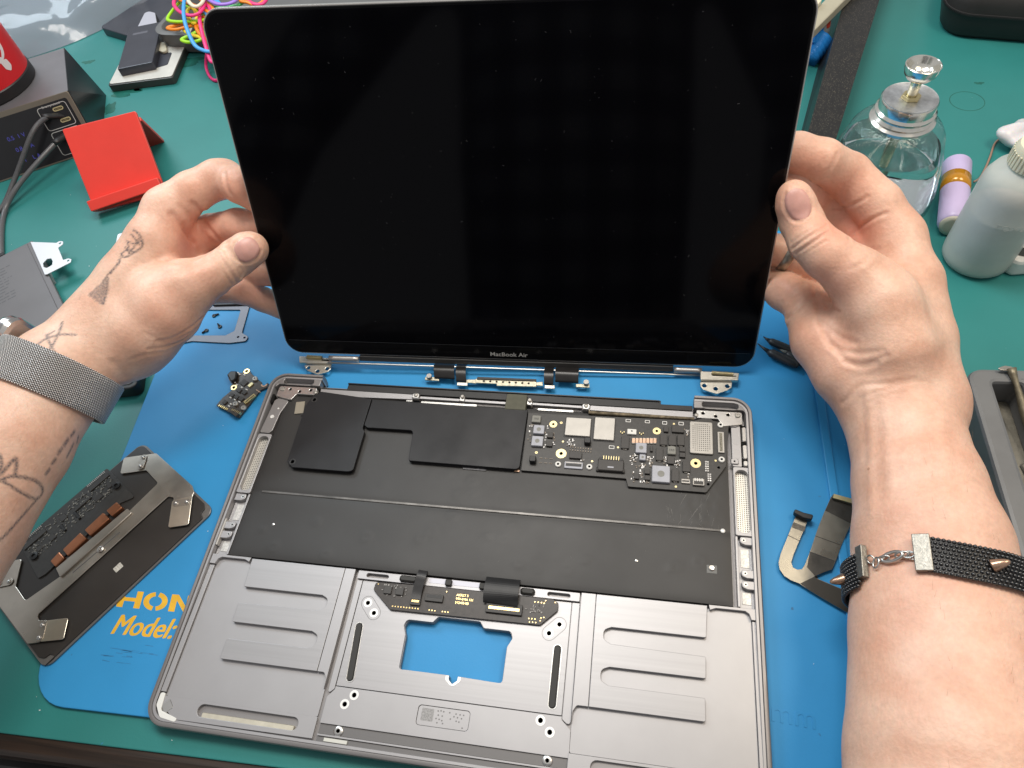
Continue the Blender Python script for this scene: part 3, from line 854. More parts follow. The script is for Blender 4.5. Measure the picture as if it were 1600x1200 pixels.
box('connector', 133.5, 75.1, ZP, 3.6, 13.6, 1.1, M_CAN, pb, .2); box('connector_slot', 133.5, 75.1, ZP + 1.1, 1.6, 11.8, .1, mat('conn_slot', (.16, .15, .12), .4, .4, var=.8, vscale=1400), pb, .02)
box('connector', 113.9, 48.9, ZP, 4.6, 2.6, 1.0, M_CAN, pb, .15); box('connector_slot', 113.9, 48.9, ZP + 1.0, 3.8, .9, .1, M_CHIP, pb, .02)
box('connector', 120.8, 48.7, ZP, 6.2, 4.0, 1.6, M_CAN, pb, .2); box('connector_slot', 120.8, 48.3, ZP + 1.6, 5.0, 2.2, .1, M_CHIP, pb, .02)
for i in range(4): box('pin', 118.9 + i * 1.25, 49.9, ZP + 1.6, .5, 1.8, .25, M_WHITE, pb, .05)
box('battery_connector', 72.4, 55.0, ZP, 14.6, 7.6, 2.4, M_CHIP, pb, .5)
box('connector_slot', 72.4, 58.6, ZP + 2.0, 13.0, 1.6, .6, M_BLKPL, pb, .1)
box('connector_label', 72.4, 53.4, ZP + 2.4, 3.4, .9, .06, M_FERR, pb, .02)
for i in range(7): box('pin', 68.2 + i * 1.42, 59.2, ZP + 2.3, .5, 2.4, .4, M_GOLDP, pb, .08)
for s in (-1, 1): box('connector_ear', 72.4 + s * 7.2, 52.2, ZP, 1.8, 2.4, 1.6, M_CHIP, pb, .4)
for cx, cy in [(42.5, 53.7), (60.4, 53.5), (133.6, 86.7), (133.6, 64.1)]:
    lathe('standoff', [(1.75, 0), (1.75, .9), (1.45, 1.2), (.75, 1.2), (.7, .5), (0, .5)], (cx, cy, ZP), M_WHITEPL, pb, 18)
    lathe('screw_hole', [(0, 0), (.68, 0)], (cx, cy, ZP + .75), M_HOLE, pb, 10)
box('white_socket', 83.3, 78.1, ZP, 5.3, 3.5, 1.5, M_WHITEPL, pb, .25); lathe('screw_hole', [(0, 0), (.5, 0)], (83.3, 78.4, ZP + 1.53), M_HOLE, pb, 10)
for x in (77.8, 88.8):
    for dx, dy in ((-1, .3), (0, -.5), (1, .3)): box('clip_leg', x + dx, 77.6 + dy, ZP, .55, 1.1, .8, M_GOLDP, pb, .1)
for cx, cy in [(84.5, 72.4), (86.5, 72.5), (88.6, 72.7), (90.6, 72.8), (92.6, 73.0), (94.6, 73.1), (96.6, 73.3)]:
    box('capacitor', cx, cy, ZP, 1.75, 3.0, 1.0, M_COPPER, pb, .1); box('solder_end', cx, cy + 1.6, ZP, 1.7, .5, .9, M_CAN, pb, .1); box('solder_end', cx, cy - 1.6, ZP, 1.7, .5, .9, M_CAN, pb, .1)
for cx, cy, sx, sy in [(80.9, 86.2, 3.0, 2.0), (92.0, 86.3, 2.8, 2.0), (102.0, 86.2, 2.7, 2.2), (111.4, 86.4, 2.9, 2.2), (72.2, 67.6, 3.1, 2.1)]:
    plate('printed_outline', [rrect(cx - sx / 2, cy - sy / 2, cx + sx / 2, cy + sy / 2, .2, 1), rrect(cx - sx / 2 + .3, cy - sy / 2 + .35, cx + sx / 2 - .3, cy + sy / 2 - .35, .1, 1)], ZP, ZP + .03, M_WHITE, pb, 0)
# perforated shield
_sx0, _sy0, _sx1, _sy1 = 116.2, 66.6, 129.0, 87.6
sh = plate('shield_can', [rrect(_sx0, _sy0, _sx1, _sy1, 1.0, 4)], ZP, ZP + 1.5, M_CAN, pb, .3)
_d = MB()
for i in range(9):
    for j in range(14):
        if (i in (0, 8) and j in (0, 13)): continue
        _d.add([(a, b, ZP + 1.512) for a, b in circ(118.0 + i * 1.15, 68.6 + j * 1.32, .3, 6)], [tuple(range(6))])
o = _d.build('vent_dots', M_HOLE, pb); o['kind'] = 'stuff'
for cx, cy in ((35.5, 83.8), (118, 64), (45.5, 79.2)): pass
_p1, _p2 = MB(), MB(); _r = random.Random(21)
def scatter(x0, x1, y0, y1, n):
    for k in range(n):
        x, y = _r.uniform(x0, x1), _r.uniform(y0, y1); s = _r.choice(((.5, .9), (.9, .5), (.7, 1.2)))
        (_p1 if _r.random() < .55 else _p2).box(x, y, ZP, s[0], s[1], .5)
scatter(23, 25, 64, 79, 8); scatter(32.5, 34, 64, 79, 10); scatter(37, 39, 65, 74, 8); scatter(46, 51, 66, 71, 16)
scatter(83, 87, 59, 64, 22); scatter(92, 97, 59, 63, 14); scatter(102, 104, 58, 64, 12); scatter(108, 111, 57, 62, 18); scatter(84, 92, 55, 58, 14); scatter(89, 94, 46, 48.5, 8)
scatter(113, 117, 78, 84, 10); scatter(115, 117, 48, 54, 6); scatter(88, 90.5, 49.5, 54, 8); scatter(84, 86, 46, 53, 6); scatter(94, 96, 56, 60, 6); scatter(55, 57, 57, 58, 3)
for i in range(5):
    for j in range(2): _p1.box(125.0 + j * 1.1, 56.5 + i * 1.4, ZP, .8, .9, .5)
for i in range(4):
    for j in range(2): _p1.box(126.2 + j * 1.1, 50.6 + i * 1.3, ZP, .8, .8, .5)
for i in range(9):
    _p2.box(48.5 + i * 1.5, 65.6 - i * .05, ZP, .5, 1.0, .5); _p2.box(48.5 + i * 1.5, 63.8 - i * .05, ZP, .5, .9, .5)
for i in range(3):
    for j in range(2): _p2.box(32.2 + i * 2.9, 57.2 - j * 3.0, ZP, 1.8, .35, .3)
o = _p1.build('small_components', mat('smd_tin', (.48, .47, .46), .4, .5, var=.5, vscale=900), pb); o['kind'] = 'stuff'
o = _p2.build('small_components', mat('smd_brown', (.20, .17, .14), .5, .2, var=.7, vscale=900), pb); o['kind'] = 'stuff'

# ---- hinge side: black strip, silver bar, brackets, screws
plate('hinge_strip', [rpoly([(-116, 97.2), (-98.6, 97.2), (-98.6, 101.9), (99.6, 101.9), (99.6, 99.4), (118.0, 99.4), (118.0, 96.0), (20, 96.0), (-116, 96.2)], .3, 2)], 4.5, 7.2, M_BLKPL, lb, .2)
box('strip_edge', 0, 101.2, 7.2, 197.5, .9, .9, mat('strip_edge_black', (.02, .02, .021), .3), lb, .2)
plate('hinge_bar', [rpoly([(-116.0, 96.0), (-52.6, 95.8), (-52.6, 92.2), (-115.0, 90.8)], .3, 2)], 5.2, 7.6, M_MILL, lb, .2)
plate('hinge_bar', [rpoly([(57.0, 95.4), (118.2, 95.2), (118.2, 91.0), (57.0, 92.0)], .3, 2)], 5.2, 7.6, M_MILL, lb, .2)
plate('hinge_bar', [rpoly([(-49.5, 95.0), (6.0, 94.6), (6.0, 92.8), (-49.5, 93.2)], .3, 2)], 5.2, 7.3, M_MILL, lb, .2)
plate('hinge_bar', [rpoly([(20.5, 95.2), (54.0, 95.0), (54.0, 93.2), (20.5, 93.6)], .3, 2)], 5.2, 7.3, M_MILL, lb, .2)
box('slot_liner', -30, 91.2, 5.2, 36, 1.6, 1.2, M_BRIGHT, lb, .2); box('slot_liner', 37, 91.2, 5.2, 22, 1.6, 1.2, M_BRIGHT, lb, .2)
box('foam_gasket', 88, 90.6, 5.4, 62, 1.8, 2.4, mat('gasket_tan', (.16, .13, .085), .8, var=.6, vscale=260, bump=.3, bscale=500), lb, .4)
box('foam_gasket', -84, 90.2, 5.4, 62, 1.2, 2.0, mat('gasket_black', (.03, .028, .026), .8, var=.6, vscale=260, bump=.3, bscale=500), lb, .3)
for x, y in ((-51.4, 94.2), (55.4, 93.6)):
    box('screw_block', x, y, 5.2, 5.0, 4.2, 3.8, M_BRIGHT, lb, .7); lathe('screw_head', [(1.3, 0), (1.3, .5), (.9, .8), (0, .8)], (x, y + .4, 9.0), M_CAN, lb, 14)
    box('block_foot', x + (-4.2 if x < 0 else 4.2), y - 2.2, 5.2, 4.5, 3.4, 1.6, M_BRIGHT, lb, .4)
for x, y in ((-21.6, 95.4), (20.8, 95.6)):
    box('screw_block', x, y - .6, 5.2, 3.6, 4.4, 2.8, M_BRIGHT, lb, .6); lathe('screw_head', [(1.25, 0), (1.25, .9), (.9, 1.3), (0, 1.3)], (x, y + .3, 8.0), M_CAN, lb, 14)
box('cable_connector', 12.6, 93.8, 5.4, 12.8, 11.2, 4.0, M_OLIVE, lb, .4); box('connector_pins', 12.9, 88.05, 7.2, 8.6, .5, 1.0, M_GOLD, lb, .1); box('connector_foot', 12.6, 87.6, 5.4, 13.6, 1.2, 1.6, M_BLKPL, lb, .2)
for s in (-1, 1):
    e = 0 if s < 0 else 1.5
    def X(x): return s * (abs(x) + e)
    def fl(pl): return [(X(x), y) for x, y in pl]
    ss = [(X(x), y) for x, y in stadium(-124.5, 100.2, -140.0, 100.2, 2.7, 7)]
    plate('hinge_ear', [rpoly(fl([(-117.2, 104.6), (-117.2, 97.4), (-145.2, 97.4), (-147.2, 95), (-147.6, 98), (-143, 104.6)]), [.4, .6, .5, 0, 2, 3], 3), ss], 3.0, 8.6, M_ANO, lb, .3)
    plate('ear_floor', [rrect(min(X(-121), X(-144)), 96.9, max(X(-121), X(-144)), 103.4, .4, 2)], 2.2, 4.0, M_ALU, lb, .1)
    plate('hinge_bracket', [rpoly(fl([(-118.6, 96.4), (-144.6, 96.4), (-144.6, 88.4), (-133.6, 86.2), (-131.0, 91.0), (-118.6, 91.0)]), [.8, 1.5, 1, 1, 1, .8], 3)] +
          [[(X(x), y) for x, y in circ(a, b, .95, 12)] for a, b in ((-122.4, 94.4), (-129.6, 92.9), (-136.6, 94.2))], 4.4, 7.9, M_BRIGHT, lb, .25)
    for a, b in ((-122.4, 94.4), (-129.6, 92.9), (-136.6, 94.2)): lathe('screw_hole', [(0, 0), (1.0, 0)], (X(a), b, 5.2), M_HOLE, lb, 12)
    lathe('screw_head', [(1.7, 0), (1.7, .4), (1.3, .8), (.5, .8), (.4, .5), (0, .5)], (X(-141.9), 94.0, 7.9), M_CAN, lb, 18)
    lathe('ear_screw', [(1.2, 0), (1.2, .6), (.8, .9), (0, .9)], (X(-118.6), 92.6, 7.9), M_CAN, lb, 12)
    # side walls and pockets
    gx0, gx1 = sorted((X(-138.4), X(-147.4)))
    plate('grille_frame', [rrect(gx0, 20.6, gx1, 61.2, 1.0, 2), [(X(x), y) for x, y in rrect(-146.9 + .6, 22.4, -139.4, 59.4, 3.2, 5)]], 2.0, 6.4, M_ALU, lb, .25)
    plate('speaker_grille', [[(X(x), y) for x, y in rrect(-146.4, 22.3, -139.3, 59.5, 3.0, 4)]], 1.8, 3.1, M_GRILLE, lb, .05)
    if s > 0:
        plate('port_frame', [rrect(X(-138.3), 61.6, X(-143.4), 90.6, .8, 2)], 2.0, 6.0, M_ALU, lb, .2)
        for (yy, hh) in ((79.5, 8.0), (69.6, 6.0)): plate('port_recess', [rrect(X(-138.9), yy - hh / 2, X(-142.8), yy + hh / 2, 1.6, 4)], 6.0, 6.06, M_MILL, lb, 0)
        for yy in (88.6, 64.4): box('port_tab', X(-139.4), yy, 6.0, 4.4, 3.6, .9, M_ALU, lb, .5); lathe('screw_hole', [(0, 0), (.55, 0)], (X(-139.3), yy, 6.92), M_HOLE, lb, 10)
        for i, (yy, hh) in enumerate(((82.4, 9.6), (71.0, 9.0), (63.6, 3.6))): box('port_shell', X(-145.3), yy, 2.0, 2.6, hh, 4.8, M_BRIGHT, lb, .5)
        for yy in (77.0, 66.0, 88.2): box('port_gap', X(-145.0), yy, 2.0, 3.4, 1.4, 3.4, M_HOLE, lb, .1)
    else:
        plate('jack_frame', [rpoly([(-147.2, 62.0), (-141.0, 61.8), (-139.2, 64), (-138.4, 76.8), (-135.6, 86.0), (-140, 89.4), (-145.4, 86.4)], [1, 1.4, 1, 1, 1.5, 2, 1.5], 3)], 2.0, 6.3, M_ANO, lb, .3)
        lathe('standoff', [(1.3, 0), (1.3, .5), (.6, .5), (.5, .1), (0, .1)], (-142.6, 73.6, 6.3), _ringmat, lb, 14); lathe('screw_head', [(.6, 0), (.6, .3), (0, .35)], (-140.6, 80.0, 6.3), _ringmat, lb, 10)
        box('jack_port', -148.2, 87.5, 2.0, 4.0, 7.0, 5.0, M_HOLE, lb, 1.0)
        box('grounding_tape', -126.4, 81.6, 6.2, 6.0, 9.0, .5, mat('tape_tan', (.34, .31, .25), .4, .4), lb, .15, 0.18); box('tape_tail', -122.6, 80.0, 6.1, 4.0, 8.2, .4, M_BLKPL, lb, .1, 0.18)
    plate('side_wall', [rrect(*([min(X(-138.2), X(-139.4)), -16.8, max(X(-138.2), X(-139.4)), 20.4]), .2, 1)], 1.8, 5.6, M_ALU, lb, .15)
    plate('side_floor', [rrect(*([min(X(-139.5), X(-147.4)), -16.8, max(X(-139.5), X(-147.4)), 20.4]), .2, 1)], 1.75, 2.6, M_ALU, lb, .05)
    for yy in (18.2, 0.4, -5.4):
        plate('screw_tab', [[(X(x), y) for x, y in rpoly([(-147.3, yy - 2.2), (-143.2, yy - 2.2), (-140.6, yy - 1.2), (-140.6, yy + 2.2), (-147.3, yy + 2.2)], [.3, 1.6, 1.6, 1.0, .3], 4)]], 2.6, 5.5, M_ALU, lb, .3)
        plate('screw_seat', [circ(X(-142.4), yy + .3, 1.0, 14), circ(X(-142.4), yy + .3, .5, 10)], 5.5, 5.62, M_BRIGHT, lb, 0)
        lathe('screw_hole', [(0, 0), (.5, 0)], (X(-142.4), yy + .3, 5.53), M_HOLE, lb, 10)
    box('pocket_patch', X(-143.0), 9.5, 2.6, 4.4, 10.0, .3, mat('pocket_alu', (.55, .54, .52), .5, .6, var=.25, vscale=900), lb, .1)
    box('pocket_patch', X(-143.0), -11.6, 2.6, 4.4, 6.0, .3, mat('pocket_alu', (.55, .54, .52), .5, .6, var=.25, vscale=900), lb, .1)
    box('antenna_window', X(-147.3), -4.0, 3.0, 1.0, 16.0, 2.9, mat('antenna_window', (.50, .48, .45), .5, .2), lb, .2)

# ================================================================== the display half, held upright
M_GLASS = mat('screen_glass', (0.0016, 0.0016, 0.0024), rough=0.08, spec=0.10)
M_BEZEL = mat('black_bezel', (0.004, 0.004, 0.0045), rough=0.12, spec=0.18)
M_GASK = mat('lid_gasket', (0.010, 0.010, 0.010), rough=0.5)
M_LIDALU = mat('lid_aluminium', (0.46, 0.44, 0.42), rough=0.36, metal=0.85, var=0.04)
M_STRIP = mat('clutch_cover', (0.030, 0.029, 0.028), rough=0.42, var=0.1)
M_HINGE = mat('hinge_steel', (0.58, 0.55, 0.48), rough=0.34, metal=0.85, var=0.1, vscale=200)
ld = thing('laptop_display', 'black laptop screen panel held upright by two hands behind the opened base', 'screen', LID_O)
ld.rotation_euler = Matrix(LID_R.tolist()).to_euler(); ld.scale = (LID_S,) * 3
LID_INV = np.linalg.inv(LID_R)


def to_lid(me):
    n = len(me.vertices); a = np.empty(n * 3, np.float32); me.vertices.foreach_get('co', a)
    a = (a.reshape(-1, 3) / MM - LID_O) @ LID_R / LID_S       # R^T (p - o)
    me.vertices.foreach_set('co', (a * MM).astype(np.float32).ravel()); me.update(); return me


def lplate(name, loops, z0, z1, m, parent=None, bev=.15):
    return link(name, to_lid(plate_mesh(loops, z0, z1, bev)), m, parent or ld)


def outline(ins, v0=0.0):
    return rpoly([(-152.2 + ins, v0 + ins), (152.2 - ins, v0 + ins), (152.2 - ins, 206.4 - ins), (-152.2 + ins, 206.4 - ins)], [11 - ins, 11 - ins, 10.5 - ins, 10.5 - ins], 9)


plate('back_shell', [outline(0)], -5.0, -0.35, M_LIDALU, ld, 0.5, local=True)
plate('gasket', [outline(0.75)], -0.6, -0.12, M_GASK, ld, 0.1, local=True)
plate('bezel_glass', [outline(1.15)], -0.5, 0.0, M_BEZEL, ld, 0.12, local=True)
plate('display_area', [rpoly([(-150.0, 10.7), (150.0, 10.7), (150.0, 204.2), (-150.0, 204.2)], [0.4, .4, 8.2, 8.2], 6)], 0.0, 0.12, M_GLASS, ld, 0.06, local=True)
box('screen_seam', 0, 10.45, 0.0, 298, .22, .05, mat('seam_grey', (.045, .045, .047), .3), ld, .01, local=True)
_me = text_mesh('MacBook Air', 4.05, off=0.045)
_w = max(v.co.x for v in _me.vertices)
_o = link('printed_text', _me, mat('bezel_print', (.40, .39, .37), .5), ld, (-13.1, 2.95, 0.05)); _o.scale = (24.6 * MM / _w, 1, 1)
# dust on the glass
_d = MB(); _r = random.Random(77)
for k in range(190):
    u, v = _r.uniform(-147, 147), _r.uniform(14, 202)
    if _r.random() < .72:
        s = _r.uniform(.07, .20); _d.box(u, v, .12, s, s, .05, _r.uniform(0, 3))
    else:       # short curled fibres
        a = _r.uniform(0, 6.3); r = _r.uniform(.35, .8); n = _r.randint(3, 5)
        p = [(u + r * math.cos(a + q * .5), v + r * math.sin(a + q * .5)) for q in range(n)]
        for (x0, y0), (x1, y1) in zip(p[:-1], p[1:]):
            _d.box((x0 + x1) / 2, (y0 + y1) / 2, .12, math.hypot(x1 - x0, y1 - y0), .07, .05, math.atan2(y1 - y0, x1 - x0))
o = _d.build('dust', mat('dust_grey', (.13, .13, .14), .9), ld, local=True); o['kind'] = 'stuff'

# clutch cover and hinge line under the glass
plate('clutch_cover', [rpoly([(-102, -4.3), (104, -4.3), (104, -.5), (-102, -.5)], .3, 2)], -4.5, 0.6, M_STRIP, ld, .4, local=True)
_c = [(-124, -5.2, 2.2), (122, -5.2, 2.2)]
tube('hinge_rod', [(-124 + i * 24.6, -5.2, 2.4) for i in range(11)], .75, M_BRIGHT, ld, 8, local=True)
for u0, u1 in ((-123, -102.4), (104.4, 121.5)):
    tube('hinge_barrel', [(u0 + (u1 - u0) * k / 6, -2.6, .9) for k in range(7)], 1.9, M_LIDALU, ld, 14, local=True)
for side in (0, 1):
    if side == 0:
        body = [(467.5, 556.5), (517.5, 560), (517.5, 568), (468, 567)]
        pl = [(476, 571), (517.5, 570.5), (517.5, 576), (512, 581), (496.5, 585.5), (481, 579.5), (476.5, 574)]
        ho = [(482, 575), (496.2, 580.2), (511.2, 576.3)]; sp = [(480, 557.6), (503, 559.2)]
    else:
        body = [(1094, 580), (1155, 583), (1153.5, 594.5), (1094.5, 593.5)]
        pl = [(1093.8, 597), (1144, 597.5), (1143, 606), (1136, 610), (1119, 615.5), (1099, 609), (1094.5, 604)]
        ho = [(1100.6, 602.5), (1118.2, 607.5), (1136.5, 603.5)]; sp = [(1112, 582.5), (1146, 585)]
    hb = lplate('hinge', [rpoly([at2(x, y, 6.0) for x, y in body], .6, 3)], 3.4, 6.4, M_HINGE, None, .5)
    lplate('hinge_plate', [rpoly([at2(x, y, 4.0) for x, y in pl], [.5, .5, 2, 2, 1.5, 2, 2], 4)] + [circ(*at2(x, y, 4.0), 1.35, 14) for x, y in ho], 3.0, 4.2, M_HINGE, hb, .2)
    a, b = at(sp[0][0], sp[0][1], 7.0), at(sp[1][0], sp[1][1], 7.0)
    n = 40; L_ = np.linalg.norm(b - a); d = (b - a) / L_; e = np.cross(d, [0, 0, 1.0])
    path = [a + d * L_ * k / (n * 4) + 1.1 * (math.cos(k * math.pi / 2 * 0.5) * e + math.sin(k * math.pi / 2 * .5) * np.array([0, 0, 1.0])) for k in range(n * 4 + 1)]
    v, f = tube_data(path, .28, 5)
    link('hinge_spring', to_lid(mesh(v, f, True)), M_GOLDP, hb)
    lplate('hinge_slot', [[at2(x, y, 6.45) for x, y in ([(502.5, 561.5), (515, 562.3), (515, 564.5), (502.5, 563.5)] if side == 0 else [(1113, 585.2), (1150.5, 587), (1150.5, 588.6), (1113, 587.2)])]], 6.40, 6.46, M_HOLE, hb, 0)
# antenna board hanging on two flex cables
def wribbon(name, pts, w, m, th=.25):
    c = np.array(pts, float); t = np.gradient(c, axis=0); side = np.tile(np.array([1.0, 0, 0]), (len(c), 1))
    up = np.cross(side, t); up /= np.linalg.norm(up, axis=1)[:, None]
    v, f = [], []
    for i in range(len(c)):
        for a, b in ((-.5, 0), (.5, 0), (.5, 1), (-.5, 1)): v.append(c[i] + side[i] * w * a - up[i] * th * b)
    for i in range(len(c) - 1):
        for k in range(4): f.append((i * 4 + k, i * 4 + (k + 1) % 4, i * 4 + 4 + (k + 1) % 4, i * 4 + 4 + k))
    f.append((3, 2, 1, 0)); f.append(tuple(4 * (len(c) - 1) + k for k in range(4)))
    me = mesh(v, f); weld(me); auto_smooth(me, 60); return link(name, to_lid(me), m, ld)
M_FLEXB = mat('flex_black', (.018, .017, .017), .32, .1, var=.2, vscale=200)
for (xa, xb, tail) in ((680, 712, False), (714.5, 730, True), (851.5, 866, True), (869, 905, False)):
    yt = 571 + (xa - 680) * .032
    A = at((xa + xb) / 2, yt, 3.2); B = at((xa + xb) / 2 - 1.5, yt + (20.5 if not tail else 24.5), 4.6)
    w = np.linalg.norm(at(xa, yt + 10, 5) - at(xb, yt + 10, 5))
    mid = (A + B) / 2 + np.array([0, 0, 4.0])
    wribbon('antenna_flex', crom([A + [0, 1, 0], A + [0, -.5, 1.8], mid, B + [0, .8, 1.2], B], 5), w, M_FLEXB)
    if tail: lplate('flex_end', [[at2(x, y, 4.4) for x, y in ((xa - .5, yt + 25), (xb + .5, yt + 25.5), (xb + .5, yt + 30.5), (xa - .5, yt + 30))]], 3.4, 4.4, M_HINGE, None, .2)
ab = lplate('antenna_board', [[at2(x, y, 4.4) for x, y in ((743, 591.5), (838, 594.5), (838, 604), (776, 602.5), (776, 599.5), (743, 598))]], 3.2, 4.4, mat('antenna_brass', (.42, .39, .30), .4, .7, var=.3, vscale=300), None, .2)
lplate('board_back', [[at2(x, y, 4.9) for x, y in ((746, 589), (838, 592.5), (838, 595.5), (745, 592.5))]], 3.4, 5.2, M_CHIP, ab, .2)
for i in range(8): lplate('slot', [circ(*at2(756 + i * 10, 595.4 + i * .5, 4.45), .75, 10)], 4.4, 4.45, M_HOLE, ab, 0)
for (x0, y0, x1, y1) in ((664, 589, 686, 592), (728, 593, 744, 596), (838, 597.5, 848, 599.5), (900, 600, 921, 602.5)):
    lplate('board_arm', [[at2(x, y, 4.2) for x, y in ((x0, y0), (x1, y1 - 3), (x1, y1 + 3), (x0, y0 + 4.5))]], 3.2, 4.2, mat('antenna_brass', (.42, .39, .30)), ab, .15)
for (x, y) in ((670.5, 588), (916, 597.5)):
    p = at(x, y, 5.6)
    link('screw', to_lid(mesh(*tube_data([p + [0, 0, -3.2], p + [0, 0, 0], p + [0, 0, .1], p + [0, 0, .8]], [.8, .8, 1.8, 1.7], 12))), M_CAN, ab)

# ================================================================== touchpad module, lying face down on the mat
M_PADGL = mat('pad_black', (0.030, 0.027, 0.025), rough=0.38, var=0.15, vscale=40, rvar=.1)
M_PADMET = mat('pad_bracket_steel', (0.46, 0.42, 0.37), rough=0.34, metal=0.9, var=0.10, vscale=50, rvar=.08)
M_PADPL = mat('pad_wing_steel', (0.66, 0.60, 0.50), rough=0.30, metal=0.9, var=0.08, vscale=90)
M_COPP = mat('copper_bar', (0.44, 0.18, 0.095), rough=0.30, metal=0.85, var=0.10, vscale=160)
M_EDGE = mat('pad_glass_edge', (0.16, 0.155, 0.15), rough=0.3, metal=.3)
tp = thing('touchpad_module', 'black touchpad with a steel bracket and four copper bars beside the yellow lettering', 'touchpad', (-224.5, -16, 0))
_B, _C = np.array([-160.6, 10.6]), np.array([-220.4, -87.2]); _u = (_B - _C) / np.linalg.norm(_B - _C); _v = np.array([-_u[1], _u[0]]); _LB = float(np.linalg.norm(_B - _C))
def tpp(a, b): return tuple(_C + _u * a + _v * b)
plate('glass_plate', [rpoly([tpp(0, 0), tpp(_LB, 0), tpp(_LB, 79.5), tpp(0, 79.5)], 5.5, 7)], 0.05, 1.5, M_EDGE, tp, .3)
gp = plate('frame_plate', [rpoly([tpp(1.2, 1.2), tpp(_LB - 7.5, 1.2), tpp(_LB - 6.5, 4.6), tpp(_LB - 3.0, 5.2), tpp(_LB - 1.2, 8.5), tpp(_LB - 1.2, 78.3), tpp(1.2, 78.3), tpp(1.2, 8.5), tpp(3.0, 5.2), tpp(6.5, 4.6), tpp(7.5, 1.2)], [0, 1, 1.5, 1.5, 1, 4, 4, 1, 1.5, 1.5, 1], 4)], 1.5, 2.3, M_PADGL, tp, .2)
_br = [(-213.8, 44.0), (-234.5, 39.1), (-231.4, 27.8), (-214.9, 31.7), (-203.1, 23.9), (-213.4, 4.3), (-236.7, -38.3), (-250.7, -53.9), (-261.6, -46.7), (-267.0, -31.0), (-281.0, -35.0), (-268.0, -56.8), (-236.1, -76.1),
       (-229.0, -74.5), (-231.0, -62.6), (-236.2, -63.5), (-239.0, -60.8), (-192.6, 15.7), (-188.5, 15.4), (-186.5, 9.0), (-176.6, 11.6), (-176.9, 20.0), (-179.8, 24.0)]
plate('bracket', [rpoly(_br, [1.5] * len(_br), 3)], 3.0, 3.7, M_PADMET, tp, .2)
for poly in ([(-215.7, -71.6), (-218.9, -60.4), (-231.6, -63.2), (-229.2, -74.4)], [(-188.2, 13.0), (-183.3, -3.8), (-171.3, -0.8), (-176.6, 17.6)]):
    plate('wing_plate', [rpoly(poly, 1.2, 3)], 3.75, 4.3, M_PADPL, tp, .2)
for (a, b) in (((-220.4, 39.9), (-219.4, 33.8)), ((-184.9, 11.6), (-178.3, 13.0)), ((-232.0, -65.8), (-230.2, -72.4)), ((-266.4, -44.9), (-271.5, -46.5))):
    plate('rivet_tab', [stadium(a[0], a[1], b[0], b[1], 2.2, 7)], 4.3, 4.55, M_PADMET, tp, .08)
    for p in (a, b): lathe('rivet', [(1.25, 0), (1.2, .5), (.75, .95), (0, 1.05)], (p[0], p[1], 4.55), M_BRIGHT, tp, 14)
def qd(p0, p1, p2, p3): return [p0, p1, p2, p3]
plate('bracket_step', [rpoly([(-241.3, -34.5), (-214.6, 5.4), (-210.2, 3.0), (-235.6, -39.4)], .8, 3)], 3.72, 4.9, M_PADMET, tp, .35)
lathe('screw_head', [(2.0, 0), (2.0, .5), (1.5, .9), (.6, .9), (.5, .5), (0, .5)], (-219.5, -20.6, 4.2), M_BRIGHT, tp, 18)
plate('bracket_slot', [stadium(-230, -35.5, -213, -9.5, .3, 4)], 3.72, 3.76, M_DARKALU, tp, 0)
for q in ([(-246.4, -31.0), (-244.0, -25.0), (-238.6, -28.2), (-241.3, -34.0)], [(-242.4, -23.6), (-236.8, -12.4), (-230.9, -15.4), (-237.0, -27.0)], [(-234.8, -10.6), (-228.4, 1.2), (-222.4, -2.2), (-229.3, -13.8)], [(-227.0, 2.6), (-223.2, 8.6), (-217.5, 5.5), (-221.6, -.6)]):
    plate('copper_bar', [rpoly(q, .6, 3)], 2.5, 5.6, M_COPP, tp, .5)
pbp = plate('touchpad_circuit', [rpoly([(-242.8, 31.2), (-274.6, -21.9), (-250.5, -41.0), (-247.2, -38.0), (-222.0, 9.0), (-214.5, 13.7)], 1.2, 3)], 2.35, 3.2, M_PCB, tp, .12)
def pq(s, t): return np.array([-274.6, -21.9]) + s * (np.array([-242.8, 31.2]) - np.array([-274.6, -21.9])) + t * np.array([0.857, -0.515])
ang = math.atan2(53.1, 31.8)
for s, t, a, b, h, m in ((.12, 6, 15, 3.2, .8, M_CHIP), (.86, 5, 14, 3.2, .8, M_CHIP), (.42, 8, 4, 4, .6, M_CHIP), (.62, 10, 12, 1.6, .8, M_CHIP), (.24, 14, 4, 4, .6, M_CHIP), (.76, 14, 5, 4.4, .6, M_CHIP), (.52, 14, 1.6, 7, 1.0, M_BLKPL), (.36, 14, 1.6, 6, 1.0, M_BLKPL), (.90, 13, 3, 3, .5, M_CHIP), (.1, 14, 3, 3, .5, M_CHIP)):
    p = pq(s, t); box('chip', p[0], p[1], 3.2, a, b, h, m, pbp, .2, ang)
for s0, n in ((.03, 13), (.76, 13)):
    for i in range(n):
        p = pq(s0 + i * .0165, 1.2); box('contact', p[0], p[1], 3.2, .55, 1.6, .3, M_CAN, pbp, .05, ang)
for s in (.03, .95):
    p = pq(s, 17 if s > .5 else 16); lathe('screw_boss', [(2.4, 0), (2.4, 1.2), (1.2, 1.4), (1.0, .6), (0, .6)], (p[0], p[1], 3.2), M_BLKPL, pbp, 16)
_p = MB(); _r = random.Random(31)
for k in range(300):
    p = pq(_r.uniform(.02, .97), _r.uniform(3, 18)); _p.box(p[0], p[1], 3.2, _r.choice((.5, .9, 1.2)), _r.choice((.5, .8)), .3, ang)
o = _p.build('small_components', mat('smd_mixed', (.20, .19, .17), .5, .3, var=.95, vscale=700), pbp); o['kind'] = 'stuff'
